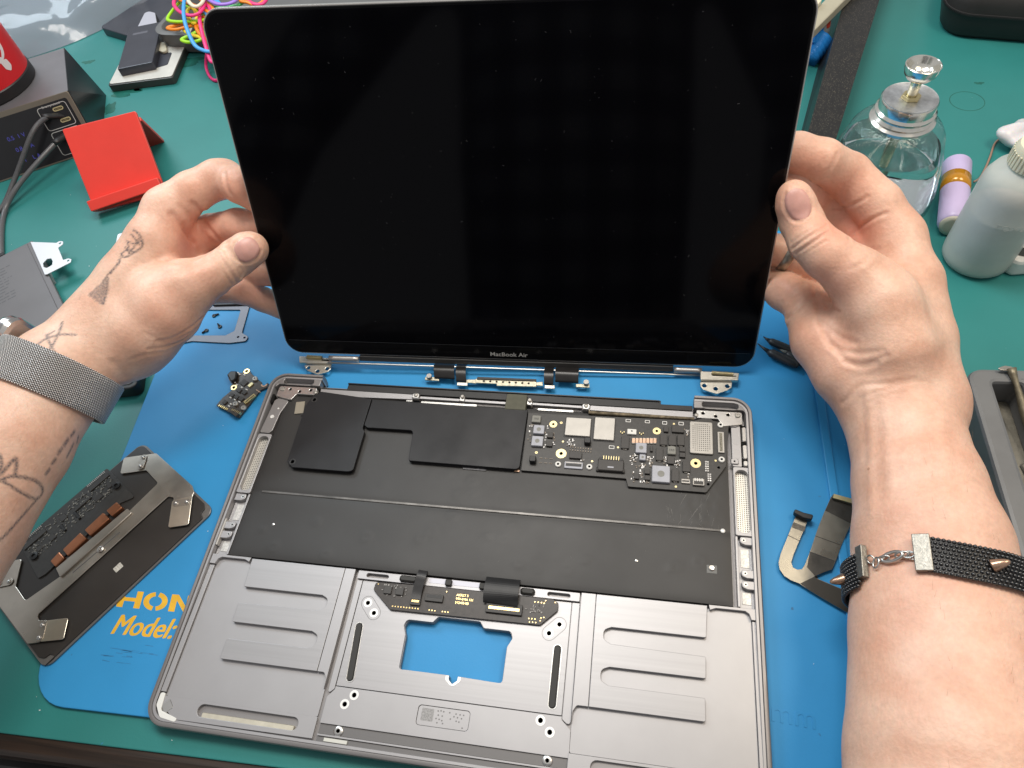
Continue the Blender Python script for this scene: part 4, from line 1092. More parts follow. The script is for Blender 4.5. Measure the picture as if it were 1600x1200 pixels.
plate('label', [rpoly([(-207.6, -30.6), (-205.0, -26.4), (-201.8, -28.4), (-204.4, -32.6)], .2, 1)], 2.3, 2.34, mat('code_label', (.50, .49, .45), .6, var=.35, vscale=1400), tp, 0)

# ================================================================== small port board lying beside the base
pp = at(375, 615, 0)
M_PCB2 = mat('port_board', (.045, .034, .026), .4, var=.3, vscale=500)
sb = thing('port_circuit_board', 'small brown circuit board with gold connector beside the base corner', 'circuit board', (pp[0], pp[1], 0))
def zz(pts, z=2.4): return [at2(320 + a / 12.0, 560 + b / 12.0, z) for a, b in pts]
plate('board', [rpoly(zz([(760, 190), (830, 200), (880, 290), (1020, 410), (1060, 440), (1070, 500), (1140, 505), (1160, 455), (1195, 465), (1170, 540), (1040, 595), (640, 1110), (210, 880), (330, 740), (500, 600), (470, 540), (510, 490), (440, 380), (440, 300), (580, 255), (700, 270)]), .5, 3)], 1.0, 2.4, M_PCB2, sb, .15)
plate('jack_socket', [rpoly(zz([(430, 330), (500, 260), (620, 260), (600, 400), (510, 470)], 3.5), 1.2, 4)], 0.2, 5.2, M_BLKPL, sb, .8)
for (x, y, r) in ((785, 240, 2.1), (545, 545, 2.1)):
    p = at(320 + x / 12, 560 + y / 12, 2.5); plate('gold_ring', [circ(p[0], p[1], r, 20), circ(p[0], p[1], r * .5, 14)], 2.4, 2.6, M_GOLD, sb, .05); lathe('screw_hole', [(0, 0), (r * .5, 0)], (p[0], p[1], 2.45), M_HOLE, sb, 12)
for (x, y) in ((575, 855), (725, 930), (940, 385)):
    p = at(320 + x / 12, 560 + y / 12, 3.0); lathe('standoff', [(1.9, 0), (1.9, 1.0), (1.5, 1.4), (.7, 1.4), (.6, .8), (0, .8)], (p[0], p[1], 2.4), M_CAN, sb, 16)
def zbox(name, x, y, a, b, h, m, z=2.4, rot=-.50):
    p = at(320 + x / 12, 560 + y / 12, z + h); return box(name, p[0], p[1], z, a, b, h, m, sb, .15, rot)
for x, y in ((640, 590), (735, 630), (500, 680), (590, 715), (680, 750)): zbox('chip', x, y, 3.2, 2.8, .9, M_CHIP)
zbox('chip', 730, 450, 4.6, 4.2, .7, M_CHIP); zbox('chip', 370, 815, 2.8, 2.8, .9, M_CHIP)
zbox('connector', 840, 755, 2.6, 8.6, 1.2, M_GOLD, rot=-.62); zbox('connector_slot', 838, 752, .8, 7.0, 1.35, M_CHIP, rot=-.62); zbox('connector', 855, 490, 2.2, 3.6, .9, M_GOLDP)
zbox('socket', 560, 990, 7.6, 4.6, 2.2, M_PCB2)
for i in range(6): zbox('pin', 510 + i * 28, 955 + i * 12, .4, 1.6, 2.4, M_GOLDP)
for x, y in ((480, 730), (560, 770), (645, 810), (690, 540), (780, 580), (620, 265), (650, 295), (740, 305), (520, 405), (555, 440), (600, 490), (485, 850), (450, 890)): zbox('capacitor', x, y, 1.7, .9, .6, M_WHITEPL)
for i in range(6): zbox('contact', 270 + i * 30, 880 + i * 14, .7, 1.8, .3, M_GOLD)
zbox('contact_strip', 1000, 610, 4.5, .6, .2, M_COPPER)
p = at(320 + 1110 / 12, 560 + 485 / 12, 2.6)
plate('copper_hook', [[(p[0] + 2.2 * math.cos(a), p[1] + 2.0 * math.sin(a)) for a in np.linspace(-3.0, .2, 12)] + [(p[0] + 1.2 * math.cos(a), p[1] + 1.1 * math.sin(a)) for a in np.linspace(.2, -3.0, 12)]], 2.4, 2.6, M_COPPER, sb, .05)

# ================================================================== red phone stand
M_RED = mat('red_plastic', (0.76, 0.050, 0.034), rough=0.38, var=0.05, vscale=30, rvar=.08)
rs = thing('phone_stand', 'bright red plastic phone stand with a front lip standing on the bench', 'stand', (-372, 315, ZB))
bl, br_ = np.array([-376.5, 266.0, 1.5]), np.array([-323.5, 297.5, 1.5]); tl, tr = np.array([-391.5, 311.5, 52.0]), np.array([-340.0, 337.0, 52.0])
_wd = (br_ - bl) / np.linalg.norm(br_ - bl); _up = (tl - bl); _hl = np.linalg.norm(_up); _up = _up / _hl; _nn = np.cross(_wd, _up)
def slab(name, p, w, h, t, m, parent, u=_wd, v=_up, n=_nn, r=1.5, bev=.6):
    me = plate_mesh([rrect(0, 0, w, h, r, 4)], -t, 0, bev)
    o = link(name, me, m, parent)
    M = np.eye(4); M[:3, 0] = u; M[:3, 1] = v; M[:3, 2] = n; M[:3, 3] = (np.array(p) - base_of(parent)) * MM
    o.matrix_local = Matrix(M.tolist()); return o
slab('back_plate', bl, 60.5, _hl, 4.0, M_RED, rs)
slab('front_lip', bl + _nn * 9.5 - _up * .5, 60.5, 9.0, 9.4, M_RED, rs, _wd, _nn * -1 * -1 if False else np.cross(_nn, _wd) * 1.0, _nn, 1.0, .8)
_hz = np.array([-_wd[1], _wd[0], 0]); _leg_top = tl - _up * 8 - _nn * 4.2; _foot = _leg_top + _hz * 36; _foot[2] = ZB
_lv = (_foot - _leg_top); _ll = np.linalg.norm(_lv); _lv /= _ll
slab('rear_leg', _leg_top + _wd * 3, 54, _ll - .5, 3.5, mat('red_shadowed', (.0, .0, .0)) if False else M_RED, rs, _wd, _lv, np.cross(_wd, _lv), 1.0, .5)

# ================================================================== desktop charger with a display
M_DOCKTOP = mat('dock_grey', (0.155, 0.15, 0.16), rough=0.42, metal=.2, var=.06, vscale=60, bump=.01, bscale=2500)
M_DOCKBEZ = mat('dock_bezel', (0.20, 0.175, 0.14), rough=0.35, metal=.6)
M_DOCKBLK = mat('dock_black', (0.014, 0.014, 0.016), rough=0.18, var=.1, spec=.5)
M_DOCKSIDE = mat('dock_side', (0.013, 0.014, 0.016), rough=0.30)
dk = thing('desktop_charger', 'dark desktop charging station with ports and display at the left edge', 'charger', (-475, 395, ZB))
HT = 45.0
fr, fl_ = np.array([-432.5, 375.5, HT]), np.array([-560.5, 299.5, HT]); brk, blk = np.array([-476.5, 446.5, HT]), np.array([-604.5, 370.5, HT])
gfr, gfl = np.array([-420.2, 354.9, ZB]), np.array([-548.2, 278.9, ZB]); gbr, gbl = np.array([-464, 438.0, ZB]), np.array([-592, 362.0, ZB])
raw('body', [fr, fl_, blk, brk, gfr, gfl, gbl, gbr], [(0, 3, 2, 1), (4, 5, 6, 7), (2, 3, 7, 6), (1, 2, 6, 5)], M_DOCKTOP, dk)
_ux = (fr - fl_) / np.linalg.norm(fr - fl_); _uy = (fr - gfr); _uyl = np.linalg.norm(_uy); _uy = _uy / _uyl; _uz = np.cross(_ux, _uy); _FW = np.linalg.norm(fr - fl_)
raw('side_panel', [fr + _ux * .6, gfr + _ux * 1.2, gbr + _ux * 6, brk + _ux * .6, fr, gfr, gbr, brk], [(0, 1, 2, 3), (0, 4, 5, 1), (3, 7, 4, 0), (2, 6, 7, 3)], M_DOCKSIDE, dk)
def dface(name, x0, y0, x1, y1, z0, z1, m, r=1.5, bev=.2, holes=()):
    me = plate_mesh([rrect(x0, y0, x1, y1, r, 4)] + list(holes), z0, z1, bev); o = link(name, me, m, dk)
    M = np.eye(4); M[:3, 0] = _ux; M[:3, 1] = _uy; M[:3, 2] = _uz; M[:3, 3] = (gfl - base_of(dk)) * MM; o.matrix_local = Matrix(M.tolist()); return o
dface('front_bezel', 0, 0, _FW, _uyl, -2, .6, M_DOCKBEZ, 2.0, .5)
dface('front_panel', 2.0, 1.5, _FW - 4.0, _uyl - 4.5, .6, .9, M_DOCKBLK, 2.0, .1)
PX = _FW - 5.0
_whi = mat('dock_print', (.45, .45, .44), .5)
for (y0, y1, xo) in ((_uyl * .50, _uyl - 6.5, 0), (_uyl * .08, _uyl * .47, 0)):
    dface('port_frame', PX - 27, y0, PX - 1.5, y1, .9, .93, _whi, 2.5, 0, [rrect(PX - 26.5, y0 + .5, PX - 2.0, y1 - .5, 2.1, 4)])
for (cx, cy) in ((PX - 10, _uyl * .79), (PX - 9, _uyl * .60), (PX - 10, _uyl * .385), (PX - 9, _uyl * .20)):
    dface('port_ring', cx - 4.6, cy - 1.7, cx + 4.6, cy + 1.7, .9, 1.05, M_GOLDP, 1.65, .05, [rrect(cx - 3.6, cy - .8, cx + 3.6, cy + .8, .75, 4)])
    dface('port_tongue', cx - 2.8, cy - .25, cx + 2.8, cy + .25, .9, .98, M_GOLD, .2, 0)
def dtext(body, x, y, s, m, rot=0.0):
    me = text_mesh(body, s, off=.02); o = link('printed_text', me, m, dk)
    M = np.eye(4); c, t = math.cos(rot), math.sin(rot)
    M[:3, 0] = _ux * c + _uy * t; M[:3, 1] = -_ux * t + _uy * c; M[:3, 2] = _uz
    M[:3, 3] = (gfl + _ux * x + _uy * y + _uz * .96 - base_of(dk)) * MM; o.matrix_local = Matrix(M.tolist())
dtext('Smart protocol', PX - 22, _uyl - 7.6, 2.6, _whi); dtext('PD3.0', PX - 24, _uyl * .72, 2.6, _whi); dtext('PD3.0', PX - 24, _uyl * .34, 2.6, _whi)
_led = mat('dock_segments', (.02, .02, .10), .4, emit=((.10, .10, .55), .35))
for i, (t_, y) in enumerate((('0.5  1 V', .55), ('0.8  3 A', .36), ('1    L A', .18))): dtext(t_, PX - 62 + i * 1.5, _uyl * y, 5.0, _led)

def cable(label, pts, r, m, plug):
    t = thing('charging_cable', label, 'cable', (pts[0][0], pts[0][1], ZB), group='cables plugged into the charger')
    tube('cable_cord', crom(pts, 10), r, m, t, 10)
    a, b = np.array(pts[-1]), np.array(plug)
    d = (b - a) / np.linalg.norm(b - a)
    tube('plug', [a - d * 5, a - d * 4.8, a, a + d * 1, b - d * 1, b], [r * 1.1, r * 1.5, r * 1.7, 3.6, 3.9, 3.6], M_BLKPL, t, 12, flat=.7)
    return t
M_CORD = mat('cord_grey', (.075, .075, .08), .45, var=.25, vscale=900, bump=.15, bscale=1500)
def dpt(x, y, z): return gfl + _ux * x + _uy * y + _uz * z
_p1 = dpt(PX - 9, _uyl * .60, 22); _e1 = dpt(PX - 9, _uyl * .60, 2)
_p2 = dpt(PX - 9, _uyl * .20, 20); _e2 = dpt(PX - 9, _uyl * .20, 2)
c1a = at(52, 205, 34); c1b = at(25, 275, 12); c1c = at(3, 325, ZB + 2.2)
cable('braided grey charging cable in the upper port pair of the dock', [at(-60, 380, ZB + 2.2), at(-25, 345, ZB + 2.2), c1c, c1b, c1a, at(75, 182, 34)], 2.2, M_CORD, at(108, 180, 26))
cable('smooth grey charging cable plugged into the lower port of the dock', [at(6, 420, ZB + 2.2), at(2, 385, ZB + 2.2), at(6, 335, ZB + 2.4), at(25, 295, 8), at(62, 250, 16), at(90, 220, 20)], 2.2, mat('cord_smooth', (.10, .10, .105), .3), at(112, 206, 16))

# ================================================================== red canister standing on the charger
M_CANR = mat('red_matte_can', (0.60, 0.016, 0.022), rough=0.45, var=.04, vscale=20)
cn = thing('red_canister', 'red round canister with black foot and white emblem standing on the charger', 'canister', (-520, 383, HT + .05))
lathe('foot', [(41.5, 0), (43, 1.0), (43, 9.5), (42, 10.5), (0, 10.5)], (-520, 383, HT + .05), M_BLKPL, cn, 48)
lathe('body', [(42.2, 10.5), (42.2, 60), (41.6, 92), (40, 95), (0, 95)], (-520, 383, HT + .05), M_CANR, cn, 64)
def onside(loops, name, m, r=42.35):
    """flat artwork wrapped round the can: outlines in (degrees, height)"""
    me = plate_mesh([rpoly(lp, 0, 1) for lp in loops], 0, .1, 0)
    bm = bmesh.new(); bm.from_mesh(me); bmesh.ops.subdivide_edges(bm, edges=[e for e in bm.edges if e.calc_length() > 2.5 * MM], cuts=4, use_grid_fill=True); bmesh.ops.triangulate(bm, faces=bm.faces); bm.to_mesh(me); bm.free()
    for v in me.vertices:
        a = v.co.x / MM; h = v.co.y / MM; R = r + v.co.z / MM
        v.co = (R * math.cos(math.radians(a)) * MM, R * math.sin(math.radians(a)) * MM, h * MM)
    return link(name, me, m, cn)
M_EMB = mat('emblem_white', (.72, .68, .68), .5)
_big = circ(-12, 40, 17, 30, 12); _hrt = [(-6, 40), (-10, 44), (-14, 43), (-16, 39.5), (-12, 34), (-6, 31), (-1, 35), (-1, 40), (-3, 42.5)]
onside([_big, _hrt], 'emblem', M_EMB)
onside([rpoly([(-12, 30), (-2, 28), (-1, 22), (-6, 18.5), (-11, 22)], 2, 3)], 'emblem', M_EMB)
onside([rpoly([(-27, 46), (-22, 52), (-40, 78), (-46, 76)], 1.5, 3)], 'emblem', M_EMB)
onside([rrect(-74, 8, -55, 23.5, 1.5, 3)], 'slot_mark', M_BLKPL, 42.4)

# ================================================================== clear plastic bag
def bag_mat():
    m = bpy.data.materials.new('clear_film'); m.use_nodes = True; nt = m.node_tree; N = nt.nodes; L = nt.links
    b = N['Principled BSDF']; b.inputs['Base Color'].default_value = (.36, .40, .46, 1); b.inputs['Roughness'].default_value = .12
    b.inputs['Specular IOR Level'].default_value = .8
    b.inputs['Alpha'].default_value = .46
    tc = N.new('ShaderNodeTexCoord'); n = N.new('ShaderNodeTexNoise'); n.inputs['Scale'].default_value = 16; n.inputs['Detail'].default_value = 3
    L.new(tc.outputs['Object'], n.inputs['Vector']); bp = N.new('ShaderNodeBump'); bp.inputs['Distance'].default_value = .004
    L.new(n.outputs['Fac'], bp.inputs['Height']); L.new(bp.outputs['Normal'], b.inputs['Normal']); return m
bg = thing('plastic_bag', 'crumpled clear plastic bag lying behind the red canister', 'bag', (-560, 560, ZB))
_r = np.random.RandomState(12); v, f = [], []
_waves = [(_r.uniform(.015, .07), _r.uniform(0, 6.28), _r.uniform(0, 6.28), _r.uniform(.8, 2.8)) for _ in range(14)]
nx, ny = 64, 48
_c00, _c10, _c11, _c01 = np.array(at2(20, 92, 4)), np.array(at2(236, 6, 4)), np.array([-470.0, 800.0]), np.array([-860.0, 560.0])
for layer in (0, 1):
    for j in range(ny + 1):
        for i in range(nx + 1):
            s, t = i / nx, j / ny
            q = (1 - s) * (1 - t) * _c00 + s * (1 - t) * _c10 + s * t * _c11 + (1 - s) * t * _c01
            e = min(s, 1 - s, t, 1 - t); h = 0
            for k, (fr_, ph, an, am) in enumerate(_waves): h += am * abs(math.sin((q[0] * math.cos(an) + q[1] * math.sin(an)) * fr_ + ph)) ** 1.5
            puff = (1 - math.exp(-e * 9)) * 22
            z = ZB + .6 + (puff + h * min(1, e * 12) * .9 if layer else .2)
            q = q + np.array([math.sin(q[1] * .06) * 2.5, math.sin(q[0] * .07) * 2.5]) * (1 if e < .02 else .4)
            v.append((q[0], q[1], z))
W = nx + 1
for layer in (0, 1):
    o0 = layer * W * (ny + 1)
    for j in range(ny):
        for i in range(nx):
            a = (o0 + j * W + i, o0 + j * W + i + 1, o0 + (j + 1) * W + i + 1, o0 + (j + 1) * W + i); f.append(a if layer else a[::-1])
raw('film', v, f, bag_mat(), bg, True)

# ================================================================== pile of handset parts behind
M_SILV = mat('handset_white', (.66, .65, .60), .3, .2, var=.08, vscale=60)
M_DKSL = mat('dark_slate', (.040, .042, .055), .32, .1, var=.12, vscale=50)
def handset(name, label, cat, quad, z0, z1, m, r=3.0, group='pile of handsets behind the red stand', bev=.8):
    c = np.mean(quad, 0); t = thing(name, label, cat, (c[0], c[1], z0), group=group)
    plate('shell', [rpoly(quad, r, 5)], z0, z1, m, t, bev); return t
def oriented(p, q, depth):       # rectangle with front edge p-q, going back
    p, q = np.array(p), np.array(q); d = q - p; n = np.array([-d[1], d[0]]) / np.linalg.norm(d); return [tuple(p), tuple(q), tuple(q + n * depth), tuple(p + n * depth)]
q = oriented(at2(168, 134, 5), at2(270, 121, 5), 118)
t = handset('handset', 'white phone with dark sides lying lowest in the pile behind', 'phone', q, ZB + .05, 5.0, mat('handset_dark_side', (.06, .06, .055), .35, .4))
plate('face', [rpoly([tuple(np.array(p) * .965 + np.mean(q, 0) * .035) for p in q], 3, 5)], 5.0, 5.6, M_SILV, t, .2)
plate('camera_window', [rpoly([at2(x, y, 5.7) for x, y in ((246, 84), (269, 82), (262, 101), (242, 107))], 2.5, 4)], 5.6, 6.0, M_DKSL, t, .15)
q2 = oriented(at2(183, 108, 14), at2(238, 97, 14), 82)
t = handset('battery_block', 'dark slate battery block lying on the white phone', 'battery', q2, 5.7, 14.0, M_DKSL, 1.5)
box('label', *((np.array(q2[3]) * .8 + np.array(q2[0]) * .2 + (np.array(q2[2]) - np.array(q2[3])) * .4)), 14.0, 16, 4, .05, mat('label_faint', (.10, .10, .12), .5), t, .02, math.atan2(q2[1][1] - q2[0][1], q2[1][0] - q2[0][0]))
q3 = oriented(at2(156, 43, 6), at2(212, 60, 6), 120)
t = handset('handset', 'dark phone half hidden under the plastic bag edge', 'phone', q3, ZB + .05, 6.5, M_DKSL, 5)
q4 = [at2(213, 46, 12), at2(250, 61, 12), at2(243, 20, 12), at2(228, 16, 12)]
t = handset('handset', 'phone with pale back leaning against the grey tray', 'phone', q4, 5.9, 12.0, mat('handset_dark_side', (.06, .06, .055)), 4)
plate('face', [rpoly([tuple(np.array(p) * .95 + np.mean(q4, 0) * .05) for p in q4], 4, 5)], 12.0, 12.5, mat('handset_lilac', (.50, .50, .56), .3, .2), t, .2)
q5 = [at2(236, 74, 9), at2(262, 84, 9), at2(258, 66, 9), at2(240, 62, 9)]
t = handset('handset', 'beige and black handset back under the pale phone', 'phone', q5, 6.1, 9.0, mat('handset_beige', (.36, .33, .25), .5, var=.5, vscale=70), 3)

# ================================================================== grey tray with rubber bands
M_GREYTR = mat('grey_tray', (.135, .135, .135), .45, var=.06, vscale=40, bump=.02, bscale=1500)
gt = thing('band_tray', 'shallow grey plastic tray filled with coloured rubber bands', 'tray', (-330, 600, ZB))
TX0, TY0, TX1, TY1 = -424, 511, -150, 760
_rot = -0.10; _cc, _ss = math.cos(_rot), math.sin(_rot)
def trp(x, y): return (-428 + (x - TX0) * _cc - (y - TY0) * _ss, 513 + (x - TX0) * _ss + (y - TY0) * _cc)
def trr(i, r): return [trp(x, y) for x, y in rrect(TX0 + i, TY0 + i, TX1 - i, TY1 - i, r, 6)]
def loft(name, rings, m, parent, cap0=True, cap1=False):
    v, f = [], []; n = len(rings[0][0])
    for lp, z in rings: v += [(x, y, z) for x, y in lp]
    for i in range(len(rings) - 1):
        for k in range(n): f.append((i * n + k, i * n + (k + 1) % n, (i + 1) * n + (k + 1) % n, (i + 1) * n + k))
    if cap0: f.append(tuple(range(n - 1, -1, -1)))
    if cap1: f.append(tuple((len(rings) - 1) * n + k for k in range(n)))
    me = mesh(np.array(v) - base_of(parent), f); weld(me); auto_smooth(me, 35); return link(name, me, m, parent)
loft('tray_shell', [(trr(6, 14), ZB), (trr(2, 16), ZB + 3), (trr(-1, 18), 18), (trr(-2, 19), 20.5), (trr(0, 18), 21.5), (trr(4, 15), 21), (trr(6, 13), 18), (trr(9, 11), 3), (trr(14, 9), 1)], M_GREYTR, gt, True, True)
BANDS = dict(pink=(.80, .035, .20), lime=(.36, .72, .015), orange=(.85, .24, .01), blue=(.06, .34, .72), yellow=(.80, .62, .03), purple=(.35, .18, .68), cream=(.74, .68, .52), green=(.08, .45, .12), red=(.65, .03, .03))
def band(colour, pts, label, r=2.0, z=30):
    P = [at(x, y, zz_) for x, y, zz_ in pts]; c = np.mean(P, 0)
    t = thing('rubber_band', label, 'rubber band', (c[0], c[1], min(p[2] for p in P)), group='rubber bands in the grey tray')
    tube('band', crom(P, 9, True), r, mat('rubber_' + colour, BANDS[colour], .42, var=.06, vscale=100), t, 8, True, flat=.75); return t
band('pink', [(272, 2, 42), (276, 14, 42), (288, 22, 42), (302, 24, 42), (314, 18, 43), (320, 4, 43), (318, -14, 43), (285, -18, 42)], 'pink band forming the big loop on top of the heap')
band('lime', [(262, 30, 34), (275, 34, 35), (300, 33, 36), (322, 30, 36), (318, 22, 36), (290, 8, 37), (281, 4, 36), (270, 16, 35)], 'lime band stretched into a triangle at the left of the heap')
band('orange', [(262, 44, 30), (276, 46, 31), (300, 40, 32), (326, 38, 33), (322, 33, 33), (296, 36, 32), (274, 40, 31)], 'orange band just under the lime triangle')
band('blue', [(292, -4, 46), (287, 10, 45), (288, 30, 42), (294, 50, 37), (304, 70, 32), (316, 78, 30), (330, 80, 30), (345, 70, 30), (350, 20, 38), (320, -10, 44)], 'light blue band hanging over the front edge of the heap')
band('lime', [(284, 62, 28), (296, 66, 28), (314, 62, 29), (320, 52, 30), (312, 48, 30), (298, 55, 29)], 'small lime green loop in front of the heap')
band('yellow', [(288, 46, 29), (298, 54, 29), (312, 58, 29), (326, 64, 29), (330, 54, 31), (318, 44, 32), (302, 40, 31)], 'yellow band twisted low at the front of the heap')
band('orange', [(306, 38, 33), (310, 50, 31), (320, 60, 30), (332, 66, 30), (340, 50, 32), (328, 30, 36), (314, 28, 35)], 'amber orange band beside the screen corner')
band('pink', [(313, 16, 40), (312, 32, 38), (316, 52, 34), (322, 74, 30), (330, 96, 24), (340, 90, 26), (338, 60, 34), (330, 20, 40), (322, 8, 41)], 'pink band running down along the screen edge')
band('purple', [(326, -4, 46), (334, 4, 46), (346, 7, 46), (360, 5, 46), (370, -2, 46), (362, -14, 46), (340, -16, 46)], 'violet band arching above the screen corner')
band('cream', [(294, -2, 47), (300, 8, 46), (308, 10, 46), (316, 4, 46), (318, -6, 47), (306, -14, 47)], 'cream white band near the top of the picture')
band('orange', [(280, -2, 40), (298, 6, 40), (316, 14, 40), (330, 20, 40), (332, 12, 41), (318, 2, 41), (300, -8, 41)], 'orange band crossing under the cream one')
band('blue', [(318, 6, 40), (320, 18, 39), (328, 26, 38), (340, 24, 38), (346, 12, 40), (336, 0, 41)], 'deep blue band beside the violet arch'.replace('deep ', ''))
band('green', [(325, -2, 40), (329, 8, 40), (340, 12, 40), (372, 8, 41), (380, -2, 42), (350, -10, 42)], 'green band behind the violet arch')
band('orange', [(376, 0, 44), (388, 4, 44), (400, 8, 43), (412, 0, 44), (400, -12, 45)], 'orange band rising above the screen top')
band('pink', [(388, -2, 44), (396, 6, 44), (410, 6, 44), (416, -4, 45), (402, -14, 45)], 'pink band rising above the screen top beside the orange one')
band('yellow', [(300, 12, 38), (308, 24, 37), (304, 36, 35), (296, 30, 36), (292, 18, 37)], 'yellow band inside the big pink loop')
t = thing('rubber_band', 'pink band hanging from the tray down to the bench beside the screen', 'rubber band', tuple(at(328, 115, ZB)), group='rubber bands in the grey tray')
tube('band', crom([at(x, y, z) for x, y, z in ((326, 62, 26), (323, 84, 14), (322, 104, 3), (328, 120, ZB + 1.6), (338, 126, ZB + 1.6), (346, 116, ZB + 1.6), (340, 88, 8), (334, 66, 26))], 9, True), 2.0, mat('rubber_pink', BANDS['pink']), t, 8, True, flat=.75)

# ================================================================== grey battery pack and bracket at the left edge
M_BPACK = mat('battery_grey', (.135, .13, .135), .38, .15, var=.05, vscale=25, rvar=.06)
_dir = np.array([.7071, -.7071]); _per = np.array([-.7071, -.7071])
def bq(a, b): return tuple(np.array([-411.0, 225.0]) + _dir * a + _per * b)
bp_ = thing('battery_pack', 'grey flat battery pack with faint printing under the watch wrist', 'battery', (-390, 150, ZB))
plate('cell', [rpoly([bq(0, 0), bq(150, 0), bq(150, 95), bq(0, 95)], 2.5, 5)], ZB + .1, 7.2, M_BPACK, bp_, 1.6)
plate('edge_fold', [rpoly([bq(2, -1.4), bq(148, -1.4), bq(148, 3.6), bq(2, 3.6)], .8, 3)], 4.6, 8.0, M_BPACK, bp_, .8)
plate('end_tape', [rpoly([bq(-3, 22), bq(1, 22), bq(1, 60), bq(-3, 60)], .5, 2)], 3, 7.6, M_BLKPL, bp_, .4)
_pr = mat('battery_print', (.085, .085, .09), .5)
_pl = MB(); _r = random.Random(41)
for k in range(13):          # rows of print too small to read
    a_ = 62.0
    while a_ > 30 - (k * 7) % 9:
        w_ = _r.uniform(1.2, 4.5); p_ = bq(14 + k * 3.6, a_); _pl.box(p_[0], p_[1], 7.21, w_, 1.1, .02, math.pi / 4); a_ -= w_ + 1.0
o = _pl.build('printed_lines', _pr, bp_); o['kind'] = 'stuff'
sbk = thing('metal_bracket', 'thin silver bracket with two lugs and a square cutout beside the grey battery', 'bracket', tuple(at(90, 405, 7)))
def z4(pts, z): return [at2(a / 6.0, 360 + b / 6.0, z) for a, b in pts]
plate('bracket_plate', [rpoly(z4([(285, 108), (530, 117), (555, 100), (592, 103), (590, 130), (545, 162), (592, 278), (640, 262), (670, 270), (662, 300), (440, 412), (420, 415)], 9.5), [.3, 1, 1.5, 1.5, 1.5, 1, 1, 1.5, 1.5, 1.5, .3, .3], 4), rpoly(z4([(402, 308), (440, 268), (480, 262), (494, 290), (488, 325), (440, 352), (410, 345)], 9.5), 1.0, 4),
                   circ(*z4([(563, 121)], 9.5)[0], 1.0, 10), circ(*z4([(640, 283)], 9.5)[0], 1.0, 10)], 9.0, 9.6, mat('bracket_silver', (.60, .60, .62), .42, .5), sbk, .12)
plate('bracket_fold', [rpoly(z4([(285, 108), (300, 110), (440, 405), (420, 415)], 9.0), .2, 2)], ZB + .1, 9.0, mat('bracket_silver', (.60, .60, .62)), sbk, .1)

# small sheet parts behind the left hand
hs_ = thing('speaker_part', 'small black and silver part lying behind the tattooed wrist', 'part', tuple(at(195, 385, ZB)))
plate('silver_plate', [rpoly([at2(x, y, 0) for x, y in ((184, 366), (199, 362), (188, 408), (174, 412))], 1.5, 4)], ZB + .1, 0.2, mat('bracket_silver', (.60, .60, .62)), hs_, .2)
plate('black_cover', [rpoly([at2(x, y, 3) for x, y in ((193, 358), (216, 350), (212, 392), (192, 398))], 1.5, 4)], ZB + .3, 3.2, M_RUBBER, hs_, .4)
lathe('screw', [(1.4, 0), (1.4, 1), (0, 1.3)], tuple(at(190, 379, .3)), M_BLKPL, hs_, 12)
wp = thing('white_phone', 'white phone with a black edge lying under the left wrist', 'phone', tuple(at(190, 570, ZB)))
_wq = [at2(219, 556, 8), at2(212, 605, 8), at2(150, 612, 8), at2(160, 556, 8)]
plate('black_frame', [rpoly(_wq, [1, 5, 1, 1], 5)], ZB + .1, 7.4, M_BLKPL, wp, 1.0)
plate('white_back', [rpoly([at2(216, 556, 8), at2(208, 599, 8), at2(150, 606, 8), at2(160, 556, 8)], [1, 4, 1, 1], 5)], 7.4, 8.2, mat('phone_white', (.66, .63, .60), .35), wp, .3)

# frame plate with three screws, on the mat beyond the left hand
M_GUN = mat('gunmetal_plate', (.115, .115, .13), .42, .5, var=.06)
fp = thing('frame_bracket', 'flat gunmetal frame plate lying on the mat beyond the left thumb', 'bracket', tuple(at(345, 510, 0)))
plate('frame', [rpoly([at2(x, y, 1) for x, y in ((240, 545), (300, 533), (358, 536), (384, 533), (388, 526), (378, 520), (390, 478), (250, 478))], [2, 2, 1, 2, 2, 2, 1, 1], 4),
                rpoly([at2(x, y, 1) for x, y in ((262, 528), (300, 524), (352, 524), (366, 517), (376, 484), (266, 484))], 1.2, 3)] + [circ(*at2(x, y, 1), .8, 10) for x, y in ((372, 526.5), (382, 527.5))], .05, 1.0, M_GUN, fp, .15)
tb_ = thing('thin_tablet', 'pale thin tablet edge lying behind the left thumb', 'tablet', tuple(at(350, 455, 0)))
plate('body', [rpoly([at2(x, y, 3) for x, y in ((330, 476), (392, 474), (404, 440), (340, 440))], 2, 4)], .05, 2.4, M_BLKPL, tb_, .4)
plate('face', [rpoly([at2(x, y, 3) for x, y in ((331, 471), (390, 469.5), (402, 440), (341, 440))], 2, 4)], 2.4, 3.0, mat('tablet_pale', (.48, .47, .48), .4), tb_, .1)
for i, (x, y, w) in enumerate(((335, 494, 'nearest the left thumb'), (344, 511, 'on the right of the three'), (323, 517, 'on the left of the three'))):
    p = at(x, y, 0); a = (.5, 2.4, 4.0)[i]
    t = thing('small_screw', 'tiny black screw on the mat inside the frame plate, ' + w, 'screw', (p[0], p[1], .03), a, group='loose screws on the mat')
    lathe('screw_head', [(1.5, 0), (1.6, .3), (1.4, .9), (.6, 1.0), (.5, .6), (0, .6)], (0, 0, 0), M_BLKPL, t, 14, local=True)
    tube('screw_shank', [(1.0, 0, .75), (2.2, 0, .7), (3.6, 0, .65)], [.7, .7, .55], M_BLKPL, t, 8, local=True)

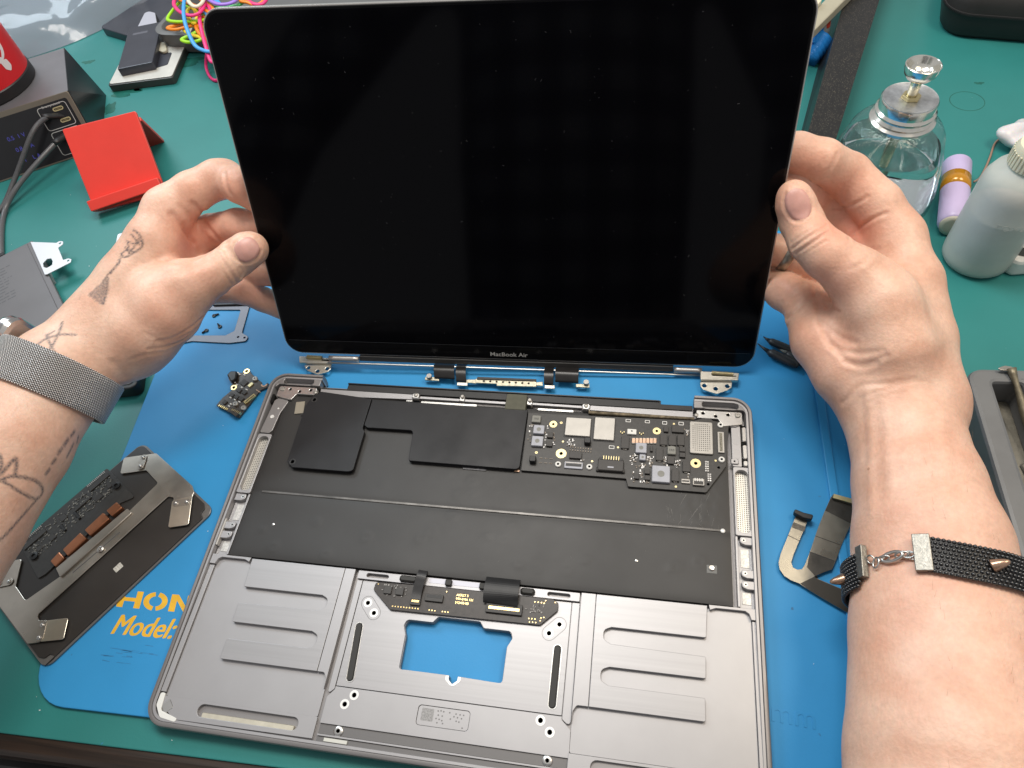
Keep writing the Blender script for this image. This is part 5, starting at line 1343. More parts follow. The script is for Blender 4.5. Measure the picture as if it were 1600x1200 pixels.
# ================================================================== right side: bar, beam, packet, zip case
M_BAR = mat('speckled_black', (.016, .016, .016), .42, .2, var=.3, vscale=500, bump=.05, bscale=1500, speck=((.34, .30, .22), 1000, .17))
M_BARS = mat('bar_side', (.016, .017, .019), .4, .1)
ZT = 26.0
sbx = thing('stand_bar', 'thick black speckled metal bar lying on the bench behind the right hand', 'bar', tuple(at(1300, 130, ZB)))
def ext(p, q, k): p, q = np.array(p), np.array(q); return tuple(p + (q - p) * k)
_tl0, _tl1 = at2(1319, 0, ZT), at2(1262, 208, ZT); _tr0, _tr1 = at2(1374, 0, ZT), at2(1303, 228, ZT); _gl0, _gl1 = at2(1303, 8, ZB), at2(1252, 205, ZB)
A0, A1 = ext(_tl1, _tl0, 1.8), ext(_tl0, _tl1, 1.35); B0, B1 = ext(_tr1, _tr0, 1.8), ext(_tr0, _tr1, 1.35); G0, G1 = ext(_gl1, _gl0, 1.8), ext(_gl0, _gl1, 1.35)
raw('bar_top', [(*A0, ZT), (*A1, ZT), (*B1, ZT), (*B0, ZT), (*A0, ZT - 3), (*A1, ZT - 3), (*B1, ZB), (*B0, ZB)], [(0, 1, 2, 3), (0, 4, 5, 1), (2, 6, 7, 3), (1, 5, 6, 2), (0, 3, 7, 4), (4, 7, 6, 5)], M_BAR, sbx)
raw('bar_side', [(*ext(A0, B0, .02), ZT - .6), (*ext(A1, B1, .02), ZT - .6), (*G1, ZB + .05), (*G0, ZB + .05), (*ext(A0, B0, .5), ZT - 4), (*ext(A1, B1, .5), ZT - 4)], [(0, 3, 2, 1), (1, 2, 5), (0, 4, 3), (0, 1, 5, 4)], M_BARS, sbx)
cb = thing('cream_beam', 'flat cream beam crossing above the speckled bar behind the screen corner', 'beam', tuple(at(1290, 25, 30)))
_q = [at2(x, y, 34) for x, y in ((1322, -2), (1267, 53), (1268, 20), (1291, -2))]
_d1 = np.array(_q[1]) - np.array(_q[0]); _d2 = np.array(_q[2]) - np.array(_q[3])
plate('beam', [rpoly([tuple(np.array(_q[0]) - _d1 * .8), tuple(np.array(_q[1]) + _d1 * .8), tuple(np.array(_q[2]) + _d1 * .8), tuple(np.array(_q[3]) - _d1 * .8)], .6, 2)], 26.1, 34, mat('cream_paint', (.40, .37, .28), .45, var=.05), cb, .8)
plate('beam_cap', [[at2(x, y, 38) for x, y in ((1284, 0), (1277, 8), (1264, 8), (1270, -4))]], 34.1, 38, mat('cream_light', (.72, .66, .50), .5), cb, .4)
pk = thing('blue_packet', 'crumpled blue and grey snack packet behind the right screen corner', 'packet', tuple(at(1280, 65, ZB)))
_P = [at(1262, 92, 4), at(1272, 78, 7), at(1280, 66, 9), at(1286, 54, 10), at(1292, 42, 11)]
tube('twisted_end', crom(_P[:3], 6), [9, 8, 9.5, 8, 10, 8.5, 10.5, 9, 11, 10, 11.5, 11, 12], mat('packet_blue', (.02, .22, .66), .25, .1, bump=.6, bscale=200), pk, 18)
raw('packet_body', [at(1270, 66, 18), at(1287, 40, 20), at(1287, 62, 14), at(1281, 78, 8), at(1265, 70, 12), at(1286, 70, 4)], [(0, 1, 2), (0, 2, 3), (4, 0, 3), (2, 5, 3)], mat('packet_blue', (.02, .22, .66)), pk)
raw('packet_fold', [at(1287, 42, 19), at(1299, 28, 18), at(1296, 50, 12), at(1286, 70, 4), at(1291, 64, 6)], [(0, 1, 2), (0, 2, 4, 3)], mat('packet_grey', (.42, .47, .50), .35, .3), pk)
raw('packet_print', [at(1291, 37, 18.6), at(1299, 27, 19), at(1297, 42, 15.5), at(1292, 45, 16)], [(0, 1, 2, 3)], mat('packet_red', (.42, .05, .03), .4), pk)
zc = thing('zip_case', 'black zipped hard case at the top right of the bench', 'case', (410, 560, ZB))
M_ZIP = mat('case_black', (.014, .013, .013), .55, var=.15, vscale=80, bump=.04, bscale=1200)
_za = math.atan2(-13, 57); _zc = np.array(at2(1459, 60, ZB)); _zu = np.array([math.cos(_za), math.sin(_za)]); _zv = np.array([-_zu[1], _zu[0]])
def zl(i, r): return [tuple(_zc + _zu * x + _zv * y) for x, y in rrect(i, i, 190 - i, 130 - i, r, 8)]
loft('shell', [(zl(6, 18), ZB), (zl(2, 22), ZB + 5), (zl(0.5, 24), 14), (zl(0, 24), 18)], M_ZIP, zc)
loft('lid', [(zl(0, 24), 20.5), (zl(.8, 24), 26), (zl(3, 22), 33), (zl(7, 19), 37), (zl(12, 15), 38.5), (zl(20, 12), 37.6)], M_ZIP, zc, True, True)
loft('zipper', [(zl(1.2, 23), 17.6), (zl(-.6, 24.4), 18.2), (zl(-.6, 24.4), 20.6), (zl(1.2, 23), 21)], mat('zipper_tape', (.02, .02, .021), .7), zc, False)
_zt = zl(-1.0, 24.8); _m = MB()
for i in range(0, len(_zt)):
    a, b = np.array(_zt[i]), np.array(_zt[(i + 1) % len(_zt)]); n = max(1, int(np.linalg.norm(b - a) / 1.6))
    for k in range(n):
        q = a + (b - a) * k / n; _m.box(q[0], q[1], 18.9, 1.0, 1.0, 1.2, math.atan2(*(b - a)[::-1]))
o = _m.build('zipper_teeth', M_BLKPL, zc); o['kind'] = 'stuff'

# ================================================================== glass pump dispenser
def glass(name, color=(1, 1, 1), rough=.02, ior=1.47):
    m = mat(name, color, rough, trans=1.0, ior=ior); return m
def thin_glass():
    m = bpy.data.materials.new('thin_clear_glass'); m.use_nodes = True; nt = m.node_tree; N = nt.nodes; L = nt.links
    N.remove(N['Principled BSDF']); out = N['Material Output']
    tr = N.new('ShaderNodeBsdfTransparent'); tr.inputs['Color'].default_value = (.93, .96, .96, 1)
    gl_ = N.new('ShaderNodeBsdfGlossy'); gl_.inputs['Roughness'].default_value = .03
    lw = N.new('ShaderNodeLayerWeight'); lw.inputs['Blend'].default_value = .5; pw = N.new('ShaderNodeMath'); pw.operation = 'POWER'; pw.inputs[1].default_value = 3.5; L.new(lw.outputs['Facing'], pw.inputs[0])
    fr_ = N.new('ShaderNodeMath'); fr_.operation = 'MULTIPLY_ADD'; fr_.inputs[1].default_value = .7; fr_.inputs[2].default_value = .045; L.new(pw.outputs[0], fr_.inputs[0])
    nz = N.new('ShaderNodeTexNoise'); nz.inputs['Scale'].default_value = 40; bp = N.new('ShaderNodeBump'); bp.inputs['Distance'].default_value = .0006; L.new(nz.outputs['Fac'], bp.inputs['Height']); L.new(bp.outputs['Normal'], gl_.inputs['Normal'])
    mx = N.new('ShaderNodeMixShader'); L.new(fr_.outputs[0], mx.inputs['Fac']); L.new(tr.outputs[0], mx.inputs[1]); L.new(gl_.outputs[0], mx.inputs[2]); L.new(mx.outputs[0], out.inputs['Surface']); return m
BX, BY = 247.0, 297.0
gb = thing('pump_bottle', 'clear glass pump dispenser with metal cap and dish, half full of liquid', 'bottle', (BX, BY, ZB))
M_CLEAR = thin_glass(); M_LIQ = glass('clear_liquid', (.97, .99, .99), 0.0, 1.33)
lathe('glass_body', [(0, 0.1), (33, .1), (37.5, 1.5), (39.2, 5), (38.8, 14), (34.5, 38), (29.5, 56), (27.0, 60), (24.6, 62.6), (19.0, 64.6), (15.8, 66), (15.8, 72)], (BX, BY, ZB), M_CLEAR, gb, 56)
lathe('liquid', [(0, 3.0), (35.2, 3.4), (37.3, 6.0), (36.9, 14), (32.7, 37.6), (30.1, 46.5), (29.4, 46.1), (0, 45.9)], (BX, BY, ZB), M_LIQ, gb, 56)
M_CHROME = mat('worn_chrome', (.74, .72, .66), .18, .95, var=.12, vscale=90, rvar=.10)
M_CAPTOP = mat('cap_corroded', (.50, .51, .52), .42, .85, var=.30, vscale=140, rvar=.15, bump=.04, bscale=500)
lathe('cap_skirt', [(18.6, 63.8), (20.0, 64.2), (20.2, 66), (18.6, 67.4), (19.4, 69), (18.0, 70.8), (18.6, 72.6), (17.2, 74.2), (17.3, 79.5), (16.6, 80.6), (16.0, 80.6)], (BX, BY, ZB), M_CHROME, gb, 48)
lathe('cap_top', [(16.6, 80.4), (16.5, 81.0), (15.8, 80.7), (0, 80.7)], (BX, BY, ZB), M_CAPTOP, gb, 48)
lathe('hex_nut', [(6.0, 80.8), (6.0, 82.0), (5.2, 82.9), (3.6, 82.9), (3.6, 82.0)], (BX, BY, ZB), M_GOLDP, gb, 6)
M_BRASSY = mat('brassy_chrome', (.72, .66, .50), .22, .95, var=.1, vscale=80)
lathe('stem', [(3.2, 80.8), (3.2, 93.5), (4.4, 94.6)], (BX, BY, ZB), M_BRASSY, gb, 20)
lathe('dish', [(3.4, 93.0), (7.0, 94.5), (9.4, 97.5), (10.2, 101.0), (10.4, 103.2), (9.9, 103.6), (9.3, 102.8), (8.2, 99.4), (6.2, 96.8), (2.4, 95.9), (2.2, 96.8), (1.4, 96.8), (1.2, 95.4), (0, 95.4)], (BX, BY, ZB), M_CHROME, gb, 40)
lathe('dip_tube', [(0, 6), (3.6, 6), (3.6, 58), (6.0, 59), (6.0, 63), (3.6, 64), (3.6, 80)], (BX, BY, ZB), M_BRASSY, gb, 20)

# ================================================================== lavender cell with amber tape
lv = thing('lithium_cell', 'lavender cylindrical cell with amber tape lying behind the squeeze bottle', 'battery', tuple(at(1500, 300, ZB)))
_a, _b = np.array([306.5, 322.0, ZB + 9.4]), np.array([291.0, 258.0, ZB + 9.4]); _d = (_b - _a) / np.linalg.norm(_b - _a)
M_LAV = mat('lavender_wrap', (.56, .47, .72), .34, var=.03)
tube('sleeve', [_a, _a + _d * .02, _a + _d * .8, _a + _d * 63, _a + _d * 64, _b - _d * .5], [7.5, 8.6, 9.3, 9.3, 8.6, 8.2], M_LAV, lv, 36)
tube('tape', [_a + _d * 17, _a + _d * 17.01, _a + _d * 31, _a + _d * 31.01], [9.2, 9.45, 9.45, 9.2], mat('amber_tape', (.58, .26, .012), .18, .1, var=.15, vscale=60, coat=.4), lv, 36)
tube('cell_end', [_b - _d * .6, _b + _d * 1.2, _b + _d * 1.3], [8.0, 8.0, 5], mat('cell_cream', (.55, .52, .42), .4), lv, 24)

# ================================================================== squeeze bottle
def frost():
    m = mat('frosted_plastic', (.64, .64, .60), .42, trans=.0, sss=.0, var=.05, vscale=60, bump=.05, bscale=300, rvar=.1)
    b = m.node_tree.nodes['Principled BSDF']; b.inputs['Alpha'].default_value = .66; return m
SX, SY = 303.0, 236.0
sq = thing('squeeze_bottle', 'translucent white plastic squeeze bottle standing beside the lavender cell', 'bottle', (SX, SY, ZB))
lathe('bottle_body', [(0, .6), (15, .2), (18.5, 1.2), (20.4, 4), (20.8, 8), (20.8, 60), (20.2, 66), (17.6, 72), (13.0, 76), (10.5, 78), (10.5, 82)], (SX, SY, ZB), frost(), sq, 48)
lathe('liquid', [(0, 12.2), (19.3, 12.2), (19.6, 44), (0, 44)], (SX, SY, ZB), mat('cloudy_liquid', (.52, .54, .52), .15, alpha=.75), sq, 40)
lathe('residue', [(0, 1.5), (17.5, 2.0), (19.6, 5), (19.9, 9), (19.4, 12), (0, 12)], (SX, SY, ZB), mat('residue_cream', (.56, .55, .45), .6), sq, 40)
M_CAPC = mat('cap_cream', (.66, .63, .48), .45, sss=.1)
_pr = []
lathe('cap', [(11.4, 77.5), (13.0, 78), (12.6, 88), (11.4, 91), (6.0, 92.4), (3.2, 93.5), (2.6, 96), (0, 96.2)], (SX, SY, ZB), M_CAPC, sq, 48)
for k in range(36):
    a = 2 * math.pi * k / 36; box('cap_rib', SX + 12.9 * math.cos(a), SY + 12.9 * math.sin(a), ZB + 78.5, .8, 1.0, 8.6, M_CAPC, sq, .2, a)
_me = text_mesh('POXC', 6.0, extrude=.15)
for v_ in _me.vertices:
    a = math.radians(-118) + v_.co.x / (20.9 * MM); h = 44 * MM + v_.co.y - v_.co.x * .0; R = 20.75 * MM + v_.co.z
    v_.co = (R * math.cos(a), R * math.sin(a), h)
o = link('embossed_letters', _me, frost(), sq); o['kind'] = 'stuff'
# glue lump on a wire, white remote
gl = thing('glue_lump', 'lump of milky hot glue with a thin brown wire at the right edge', 'glue', tuple(at(1595, 215, ZB)))
bm = bmesh.new(); bmesh.ops.create_icosphere(bm, subdivisions=4, radius=1.0)
_c = at(1602, 212, 6); _r = np.random.RandomState(3); _w = [(_r.uniform(-3, 3, 3), _r.uniform(0, 6), _r.uniform(.03, .10)) for _ in range(10)]
for v_ in bm.verts:
    p = np.array(v_.co); s = 1 + sum(am * math.sin(k @ p * 2 + ph) for k, ph, am in _w); q = p * s * np.array([17, 15, 10]) + _c
    q[2] = max(q[2], ZB + .1); v_.co = (q - base_of(gl)) * MM
me = bpy.data.meshes.new('m'); bm.to_mesh(me); bm.free(); me.polygons.foreach_set('use_smooth', [True] * len(me.polygons))
link('glue', me, mat('hot_glue', (.66, .64, .66), .30, sss=.3, var=.06, vscale=120, bump=.2, bscale=250), gl)
tube('wire', crom([at(1590, 208, 4), at(1576, 212, 2), at(1556, 222, ZB + 1), at(1547, 245, ZB + 1), at(1540, 262, ZB + 1), at(1531, 278, 1), at(1522, 284, 4)], 8), .75, mat('wire_brown', (.30, .19, .14), .5), gl, 8)
wr = thing('white_clip', 'white plastic holder with a dark oval window behind the squeeze bottle', 'holder', tuple(at(1600, 395, ZB)))
plate('holder_body', [rpoly([at2(x, y, 10) for x, y in ((1572, 398), (1590, 412), (1640, 408), (1650, 360), (1600, 372))], 5, 6)], ZB + .1, 11, M_WHITEPL, wr, 2.5)
plate('window', [circ(*at2(1600, 394, 11), 6.4, 24, 4.0)], 11, 11.3, mat('window_dark', (.03, .035, .03), .25), wr, .1)
plate('violet_mark', [[at2(x, y, 11.2) for x, y in ((1594, 377), (1604, 371), (1604, 380), (1594, 382))]], 11.0, 11.15, mat('violet_print', (.35, .25, .65), .4), wr, 0)

# ================================================================== grey tool tray, right edge
M_TOOLTR = mat('tool_tray_grey', (.155, .16, .165), .45, var=.12, vscale=30, bump=.03, bscale=900, rvar=.08)
M_DUSTY = mat('tray_dusty', (.19, .175, .14), .75, var=.25, vscale=220, bump=.1, bscale=900)
tr_ = thing('tool_tray', 'grey plastic tool tray with dusty compartments at the right edge', 'tray', (340, 20, ZB))
TH = 22.0; _tz = at2(1512, 577, TH); _te = at2(1533, 655, TH)
_tu = np.array([0.9995, 0.03]); _tv = np.array([0.02, -1.0]); _tv /= np.linalg.norm(_tv); _t0 = np.array(_tz) + np.array([-1.0, 1.0])
def tq(x, y): return tuple(_t0 + _tu * x + _tv * y)
def trect(x0, y0, x1, y1, r, seg=6): return rpoly([tq(x0, y0), tq(x1, y0), tq(x1, y1), tq(x0, y1)], r, seg)
plate('tray_base', [trect(.5, .5, 179.5, 239.5, 8)], ZB, ZB + 3, M_TOOLTR, tr_, .8)
_pock = [trect(12, 9, 28, 120, 2.0, 4), trect(31.5, 9, 60, 120, 2.0, 4), trect(63.5, 9, 168, 60, 2, 4), trect(12, 124, 168, 230, 2, 4)]
plate('tray_walls', [trect(0, 0, 180, 240, 9)] + _pock, ZB + 3, TH, M_TOOLTR, tr_, 2.2)
for pkt in ((12, 9, 28, 120), (31.5, 9, 60, 120), (63.5, 9, 168, 60), (12, 124, 168, 230)):
    plate('pocket_floor', [trect(pkt[0] - 1, pkt[1] - 1, pkt[2] + 1, pkt[3] + 1, 1, 2)], ZB + 3, ZB + 4, M_DUSTY, tr_, .1)
cl_ = thing('pen_clip', 'dull curved metal clip lying in the dusty tray compartment', 'clip', (*tq(20, 40), ZB + 4))
ribbon('clip_plate', crom([(*tq(17.0, 22), ZB + 5), (*tq(17.5, 36), ZB + 7), (*tq(19.5, 52), ZB + 7), (*tq(22, 64), ZB + 5)], 6), 11, mat('clip_grey', (.16, .155, .135), .45, .4, var=.15, vscale=150), cl_, .7)
box('clip_end', *tq(24.5, 55), ZB + 4, 4, 8, 5, mat('clip_grey', (.16, .155, .135)), cl_, .8, .3)
def tool(name, label, cat, pts, rad, m, parts=(), n=12, group=None):
    p = np.array(pts); t = thing(name, label, cat, (p[:, 0].mean(), p[:, 1].mean(), p[:, 2].min() - max(rad)), group=group)
    tube('shaft', p, rad, m, t, n); return t
M_TOOLST = mat('tool_steel', (.42, .40, .36), .3, .9, var=.15, vscale=120)
t = tool('probe_tool', 'worn steel probe with a flat tip leaning in the tool tray', 'tool', [at(1580, 576, 25), at(1583, 585, 24), at(1588, 600, 22), at(1600, 640, 16), at(1620, 700, 10)], [2.6, 2.0, 1.4, 2.4, 2.4], mat('tool_worn', (.24, .21, .15), .45, .6, var=.3, vscale=200))
plate('tip', [rpoly([at2(x, y, 25) for x, y in ((1558, 575), (1570, 571), (1584, 573), (1583, 579), (1565, 578))], 1.2, 4)], 24.2, 25, M_TOOLST, t, .2)
for i in range(3): pass
tw = thing('steel_tweezers', 'shiny steel tweezers resting against the side of the tool tray', 'tweezers', tuple(at(1570, 770, ZB)))
for s in (0, 1):
    o_ = np.array([0, s * 3.0, s * 1.6])
    P = [at(1536, 716, ZB + 1) + o_ * .2, at(1552, 740, 5) + o_, at(1585, 780, 14) + o_ * 1.2, at(1625, 832, 22) + o_]
    tube('tweezer_arm', crom(P, 6), list(np.linspace(.6, 2.6, 19)), M_CHROME, tw, 8, flat=.5)
sc = thing('scriber', 'thin dark scriber lying on the bench between arm and tray', 'tool', tuple(at(1570, 830, ZB)))
tube('scriber_body', [at(1583, 840, ZB + 1.0), at(1576, 828, ZB + 1.0), at(1562, 805, ZB + 2.0), at(1540, 770, ZB + 2.0)], [.3, .8, 1.8, 1.8], M_RUBBER, sc, 8)
tube('scriber_tip', [at(1584, 842, ZB + 1.0), at(1576, 828, ZB + 1.0)], [.2, .9], M_BRIGHT, sc, 8)

# ================================================================== precision tools on the mat, right of the screen
M_PEN = mat('tool_handle', (.030, .031, .034), .38, .2, var=.1, vscale=100)
def pen(label, p0, p1, p2, w, tipm):
    a, b, c = at(*p0, 1.2), at(*p1, 3.2), at(*p2, 3.2)
    t = thing('precision_tweezers', label, 'tweezers', (*((a + c) / 2)[:2], 0), group='fine tools on the mat')
    tube('tip', [a, a + (b - a) * .5, b + (c - b) * .03], [.35, .7, 1.5], tipm, t, 8)
    d = (c - b) / np.linalg.norm(c - b)
    tube('handle', [b, b + d * 2, b + d * 6, b + (c - b) * .7, c - d * 2, c], [1.4, w * .85, w * .9, w * .9, w * .8, w * .5], M_PEN, t, 10, flat=.85)
pen('black fine tweezers lying nearest the screen corner, tip under the glass', (1184, 537), (1200, 549), (1247, 572), 3.3, M_PEN)
pen('grey tipped fine tool lying between the two black ones', (1211, 541), (1228, 551), (1268, 577), 2.9, M_FERR2)
pen('black fine tool lying farthest from the base, half under the hand', (1193, 526), (1201, 532), (1258, 556), 2.9, M_PEN)

# ================================================================== flat flex cable on the mat
M_FLEX = mat('flex_metal', (.25, .235, .20), .30, .85, var=.12, vscale=60, stretch=(1, 1, 1), rvar=.08)
fc = thing('flex_cable', 'hook shaped flat flex cable with shiny metal shielding lying beside the right arm', 'cable', tuple(at(1260, 880, 0)))
def zf(pts, z): return [at2(1190 + a / 5.714, 760 + b / 5.714, z) for a, b in pts]
def warp(me, fn):
    for v_ in me.vertices: v_.co.z += fn(v_.co.x / MM, v_.co.y / MM) * MM
    return me
_fl = [(305, 262), (235, 440), (170, 600), (150, 680), (160, 740), (200, 800), (260, 838), (335, 868), (420, 925), (560, 1010), (820, 1160), (820, 960), (690, 905), (500, 825), (475, 800), (560, 765), (630, 742),
       (672, 640), (715, 520), (800, 330), (820, 160), (622, 88), (590, 160), (565, 215), (505, 365), (470, 470), (432, 580), (385, 700), (360, 738), (320, 745), (280, 725), (265, 680), (285, 610), (340, 480), (418, 292)]
plate('ribbon', [rpoly(zf(_fl, 2.2), .6, 3)], 2.0, 2.4, M_FLEX, fc, .08)
M_FLEXD = mat('flex_dark_zone', (.060, .056, .050), .34, .5, var=.3, vscale=120)
plate('dark_section', [zf([(568, 214), (795, 330), (820, 280), (820, 165), (626, 92)], 2.5)], 2.41, 2.5, M_FLEXD, fc, 0)
plate('dark_section', [zf([(432, 584), (652, 668), (630, 740), (560, 764), (478, 800), (405, 720)], 2.5)], 2.41, 2.5, M_FLEXD, fc, 0)
plate('dark_section', [zf([(345, 866), (470, 806), (500, 828), (690, 908), (818, 964), (818, 1152), (560, 1006), (420, 921)], 2.5)], 2.41, 2.5, mat('flex_brown', (.045, .040, .033), .4, .3), fc, 0)
plate('fold_line', [zf([(480, 438), (705, 520), (703, 525), (478, 443)], 2.52)], 2.41, 2.47, M_FLEXD, fc, 0)
plate('fold_line', [zf([(238, 434), (342, 484), (341, 489), (236, 439)], 2.52)], 2.41, 2.47, M_FLEXD, fc, 0)
plate('fold_line', [zf([(428, 580), (655, 664), (653, 669), (426, 585)], 2.53)], 2.51, 2.55, M_BLKPL, fc, 0)
plate('stamp', [rpoly(zf([(285, 318), (395, 362), (378, 405), (268, 365)], 2.5), .6, 3)], 2.41, 2.5, mat('flex_stamp', (.11, .10, .085), .5, .4, var=.5, vscale=500), fc, 0)
plate('plug', [rpoly(zf([(296, 198), (380, 232), (466, 252), (452, 297), (375, 280), (292, 235)], 6), .8, 4)], 2.2, 6.0, M_BLKPL, fc, .5)
plate('plug', [rpoly(zf([(640, 62), (830, 112), (820, 155), (634, 96)], 5), .6, 3)], 1.0, 4.6, M_OLIVE, fc, .4)
for i in range(14): box('contact', *zf([(650 + i * 12, 84 + i * 3.3)], 5)[0], 4.6, .8, 2.6, .2, M_GOLDP, fc, .05, -.25)
plate('hole', [zf([(470, 800), (495, 795), (503, 822), (478, 815)], 2.6)], 2.51, 2.54, M_HOLE, fc, 0)
for p_ in ((330, 850), (700, 600), (300, 420), (720, 200), (760, 1090)):
    q = zf([p_], 1)[0]; 

# ================================================================== the person's hands and forearms
from mathutils.bvhtree import BVHTree


def lid_depth(x, y, off=0.0):
    p = on_lid(x, y, off); return float(-(CAMR @ (p - CAM_POS))[2])


def J(x, y, d): return atd(x, y, d)


def JL(x, y, off): return on_lid(x, y, off)


def smin(a, b, k):
    h = np.maximum(k - np.abs(a - b), 0.0) / k
    return np.minimum(a, b) - h * h * k * 0.25


def seg_sdf(P, a, b, ra, rb, n=None, k=1.0):
    a = np.asarray(a, np.float32); b = np.asarray(b, np.float32); ab = b - a
    pa = P - a
    t = np.clip((pa @ ab) / max(float(ab @ ab), 1e-6), 0, 1).astype(np.float32)
    q = pa - t[:, None] * ab
    if n is not None:
        n = np.asarray(n, np.float32); c = q @ n
        d2 = np.einsum('ij,ij->i', q, q) + c * c * (1.0 / (k * k) - 1.0)
    else:
        d2 = np.einsum('ij,ij->i', q, q)
    return np.sqrt(np.maximum(d2, 0)) - (ra + (rb - ra) * t)


class Arm:
    def __init__(s): s.core = []; s.fingers = []      # core: smooth union; fingers: each joined to the core only

    def chain(s, pts, finger=False, k=6.0, n=None, fl=1.0):
        """pts: list of (world point, radius)"""
        segs = [(pts[i][0], pts[i + 1][0], pts[i][1], pts[i + 1][1], n, fl) for i in range(len(pts) - 1)]
        (s.fingers if finger else s.core).append((segs, k))

    def eval(s, P):
        core = None
        for segs, k in s.core:
            d = None
            for g in segs:
                e = seg_sdf(P, *g); d = e if d is None else smin(d, e, 3.0)
            core = d if core is None else smin(core, d, k)
        out = core
        for segs, k in s.fingers:
            d = None
            for g in segs:
                e = seg_sdf(P, *g); d = e if d is None else smin(d, e, 2.5)
            out = np.minimum(out, smin(core, d, k))
        return out

    def mesh(s, h=1.0):
        pts = np.array([p for grp in s.core + s.fingers for g in grp[0] for p in (g[0], g[1])]); rmax = max(max(g[2], g[3]) for grp in s.core + s.fingers for g in grp[0])
        lo = pts.min(0) - rmax - 6; hi = pts.max(0) + rmax + 6
        B = 8; hb = h * B
        nb = np.ceil((hi - lo) / hb).astype(int) + 1
        ci = np.stack(np.meshgrid(*[np.arange(n) for n in nb], indexing='ij'), -1).reshape(-1, 3)
        cc = (lo + (ci + .5) * hb).astype(np.float32)
        dc = s.eval(cc)
        act = np.abs(dc) < hb * 1.05 + 2.0
        D = np.empty(tuple(nb * B), np.float32)
        big = np.where(dc > 0, 9.0, -9.0).astype(np.float32).reshape(tuple(nb))
        D[:] = np.repeat(np.repeat(np.repeat(big, B, 0), B, 1), B, 2)
        off = np.stack(np.meshgrid(*[np.arange(B)] * 3, indexing='ij'), -1).reshape(-1, 3)
        ai = ci[act] * B
        idx = (ai[:, None, :] + off[None]).reshape(-1, 3)
        for a in range(0, len(idx), 400000):
            ii = idx[a:a + 400000]
            D[ii[:, 0], ii[:, 1], ii[:, 2]] = s.eval((lo + ii * h).astype(np.float32))
        return surface_nets(D, lo, h)


def surface_nets(D, lo, h):
    S = D < 0
    n = D.shape
    c = np.zeros((n[0] - 1, n[1] - 1, n[2] - 1), np.int8)
    for dx in (0, 1):
        for dy in (0, 1):
            for dz in (0, 1):
                c += S[dx:n[0] - 1 + dx, dy:n[1] - 1 + dy, dz:n[2] - 1 + dz]
    cells = np.argwhere((c > 0) & (c < 8))
    vid = np.full(c.shape, -1, np.int32); vid[cells[:, 0], cells[:, 1], cells[:, 2]] = np.arange(len(cells))
    acc = np.zeros((len(cells), 3)); cnt = np.zeros(len(cells))
    corners = [(dx, dy, dz) for dx in (0, 1) for dy in (0, 1) for dz in (0, 1)]
    val = {q: D[cells[:, 0] + q[0], cells[:, 1] + q[1], cells[:, 2] + q[2]] for q in corners}
    for a in corners:
        for ax in range(3):
            if a[ax]: continue
            b = list(a); b[ax] = 1; b = tuple(b)
            va, vb = val[a], val[b]; m = (va < 0) != (vb < 0)
            t = np.where(m, va / np.where(np.abs(va - vb) < 1e-9, 1, va - vb), 0)
            p = np.array(a, float)[None] + np.zeros((len(cells), 3)); p[:, ax] += t
            acc[m] += p[m]; cnt[m] += 1
    V = lo + (cells + acc / np.maximum(cnt, 1)[:, None]) * h
    F = []
    for ax in range(3):
        u, w = (ax + 1) % 3, (ax + 2) % 3
        sl0 = [slice(None)] * 3; sl1 = [slice(None)] * 3; sl0[ax] = slice(0, n[ax] - 1); sl1[ax] = slice(1, n[ax])
        A = S[tuple(sl0)]; Bm = S[tuple(sl1)]
        e = np.argwhere(A != Bm)
        e = e[(e[:, u] > 0) & (e[:, w] > 0) & (e[:, u] < n[u] - 1) & (e[:, w] < n[w] - 1)]
        inside_first = A[e[:, 0], e[:, 1], e[:, 2]]
        def cv(du, dw):
            q = e.copy(); q[:, u] -= du; q[:, w] -= dw; return vid[q[:, 0], q[:, 1], q[:, 2]]
        q = np.stack([cv(1, 1), cv(0, 1), cv(0, 0), cv(1, 0)], 1)
        q[~inside_first] = q[~inside_first][:, ::-1]
        F.append(q)
    F = np.concatenate(F); F = F[(F >= 0).all(1)]
    return V, F


def np_mesh(V, F):
    me = bpy.data.meshes.new('m')
    me.vertices.add(len(V)); me.vertices.foreach_set('co', (V * MM).astype(np.float32).ravel())
    me.loops.add(F.size); me.loops.foreach_set('vertex_index', F.astype(np.int32).ravel())
    me.polygons.add(len(F)); me.polygons.foreach_set('loop_start', np.arange(0, F.size, 4, dtype=np.int32))
    me.update(calc_edges=True); me.validate()
    me.polygons.foreach_set('use_smooth', [True] * len(me.polygons)); return me


def vnormals(V, F):
    n = np.cross(V[F[:, 2]] - V[F[:, 0]], V[F[:, 3]] - V[F[:, 1]]); N = np.zeros_like(V)
    for k in range(4): np.add.at(N, F[:, k], n)
    return N / (np.linalg.norm(N, axis=1)[:, None] + 1e-9)


def relax(V, F, it=4, lam=.5):
    E = np.concatenate([F[:, [0, 1]], F[:, [1, 2]], F[:, [2, 3]], F[:, [3, 0]]])
    for _ in range(it):
        A = np.zeros_like(V); c = np.zeros(len(V))
        np.add.at(A, E[:, 0], V[E[:, 1]]); np.add.at(c, E[:, 0], 1)
        np.add.at(A, E[:, 1], V[E[:, 0]]); np.add.at(c, E[:, 1], 1)
        V = V + lam * (A / c[:, None] - V)
    return V


def caster(V, F):
    return BVHTree.FromPolygons([tuple(v) for v in V], [tuple(f) for f in F.tolist()])


def hit(bvh, x, y):
    d = ray(x, y); d = d / np.linalg.norm(d)
    r = bvh.ray_cast(Vector(CAM_POS), Vector(d))
    return (np.array(r[0]), np.array(r[1])) if r[0] is not None else (None, None)


def trace(bvh, pts, per=6):
    q = crom(pts, per); out = []
    for x, y in q:
        p, n = hit(bvh, x, y)
        if p is not None: out.append(p)
    return out


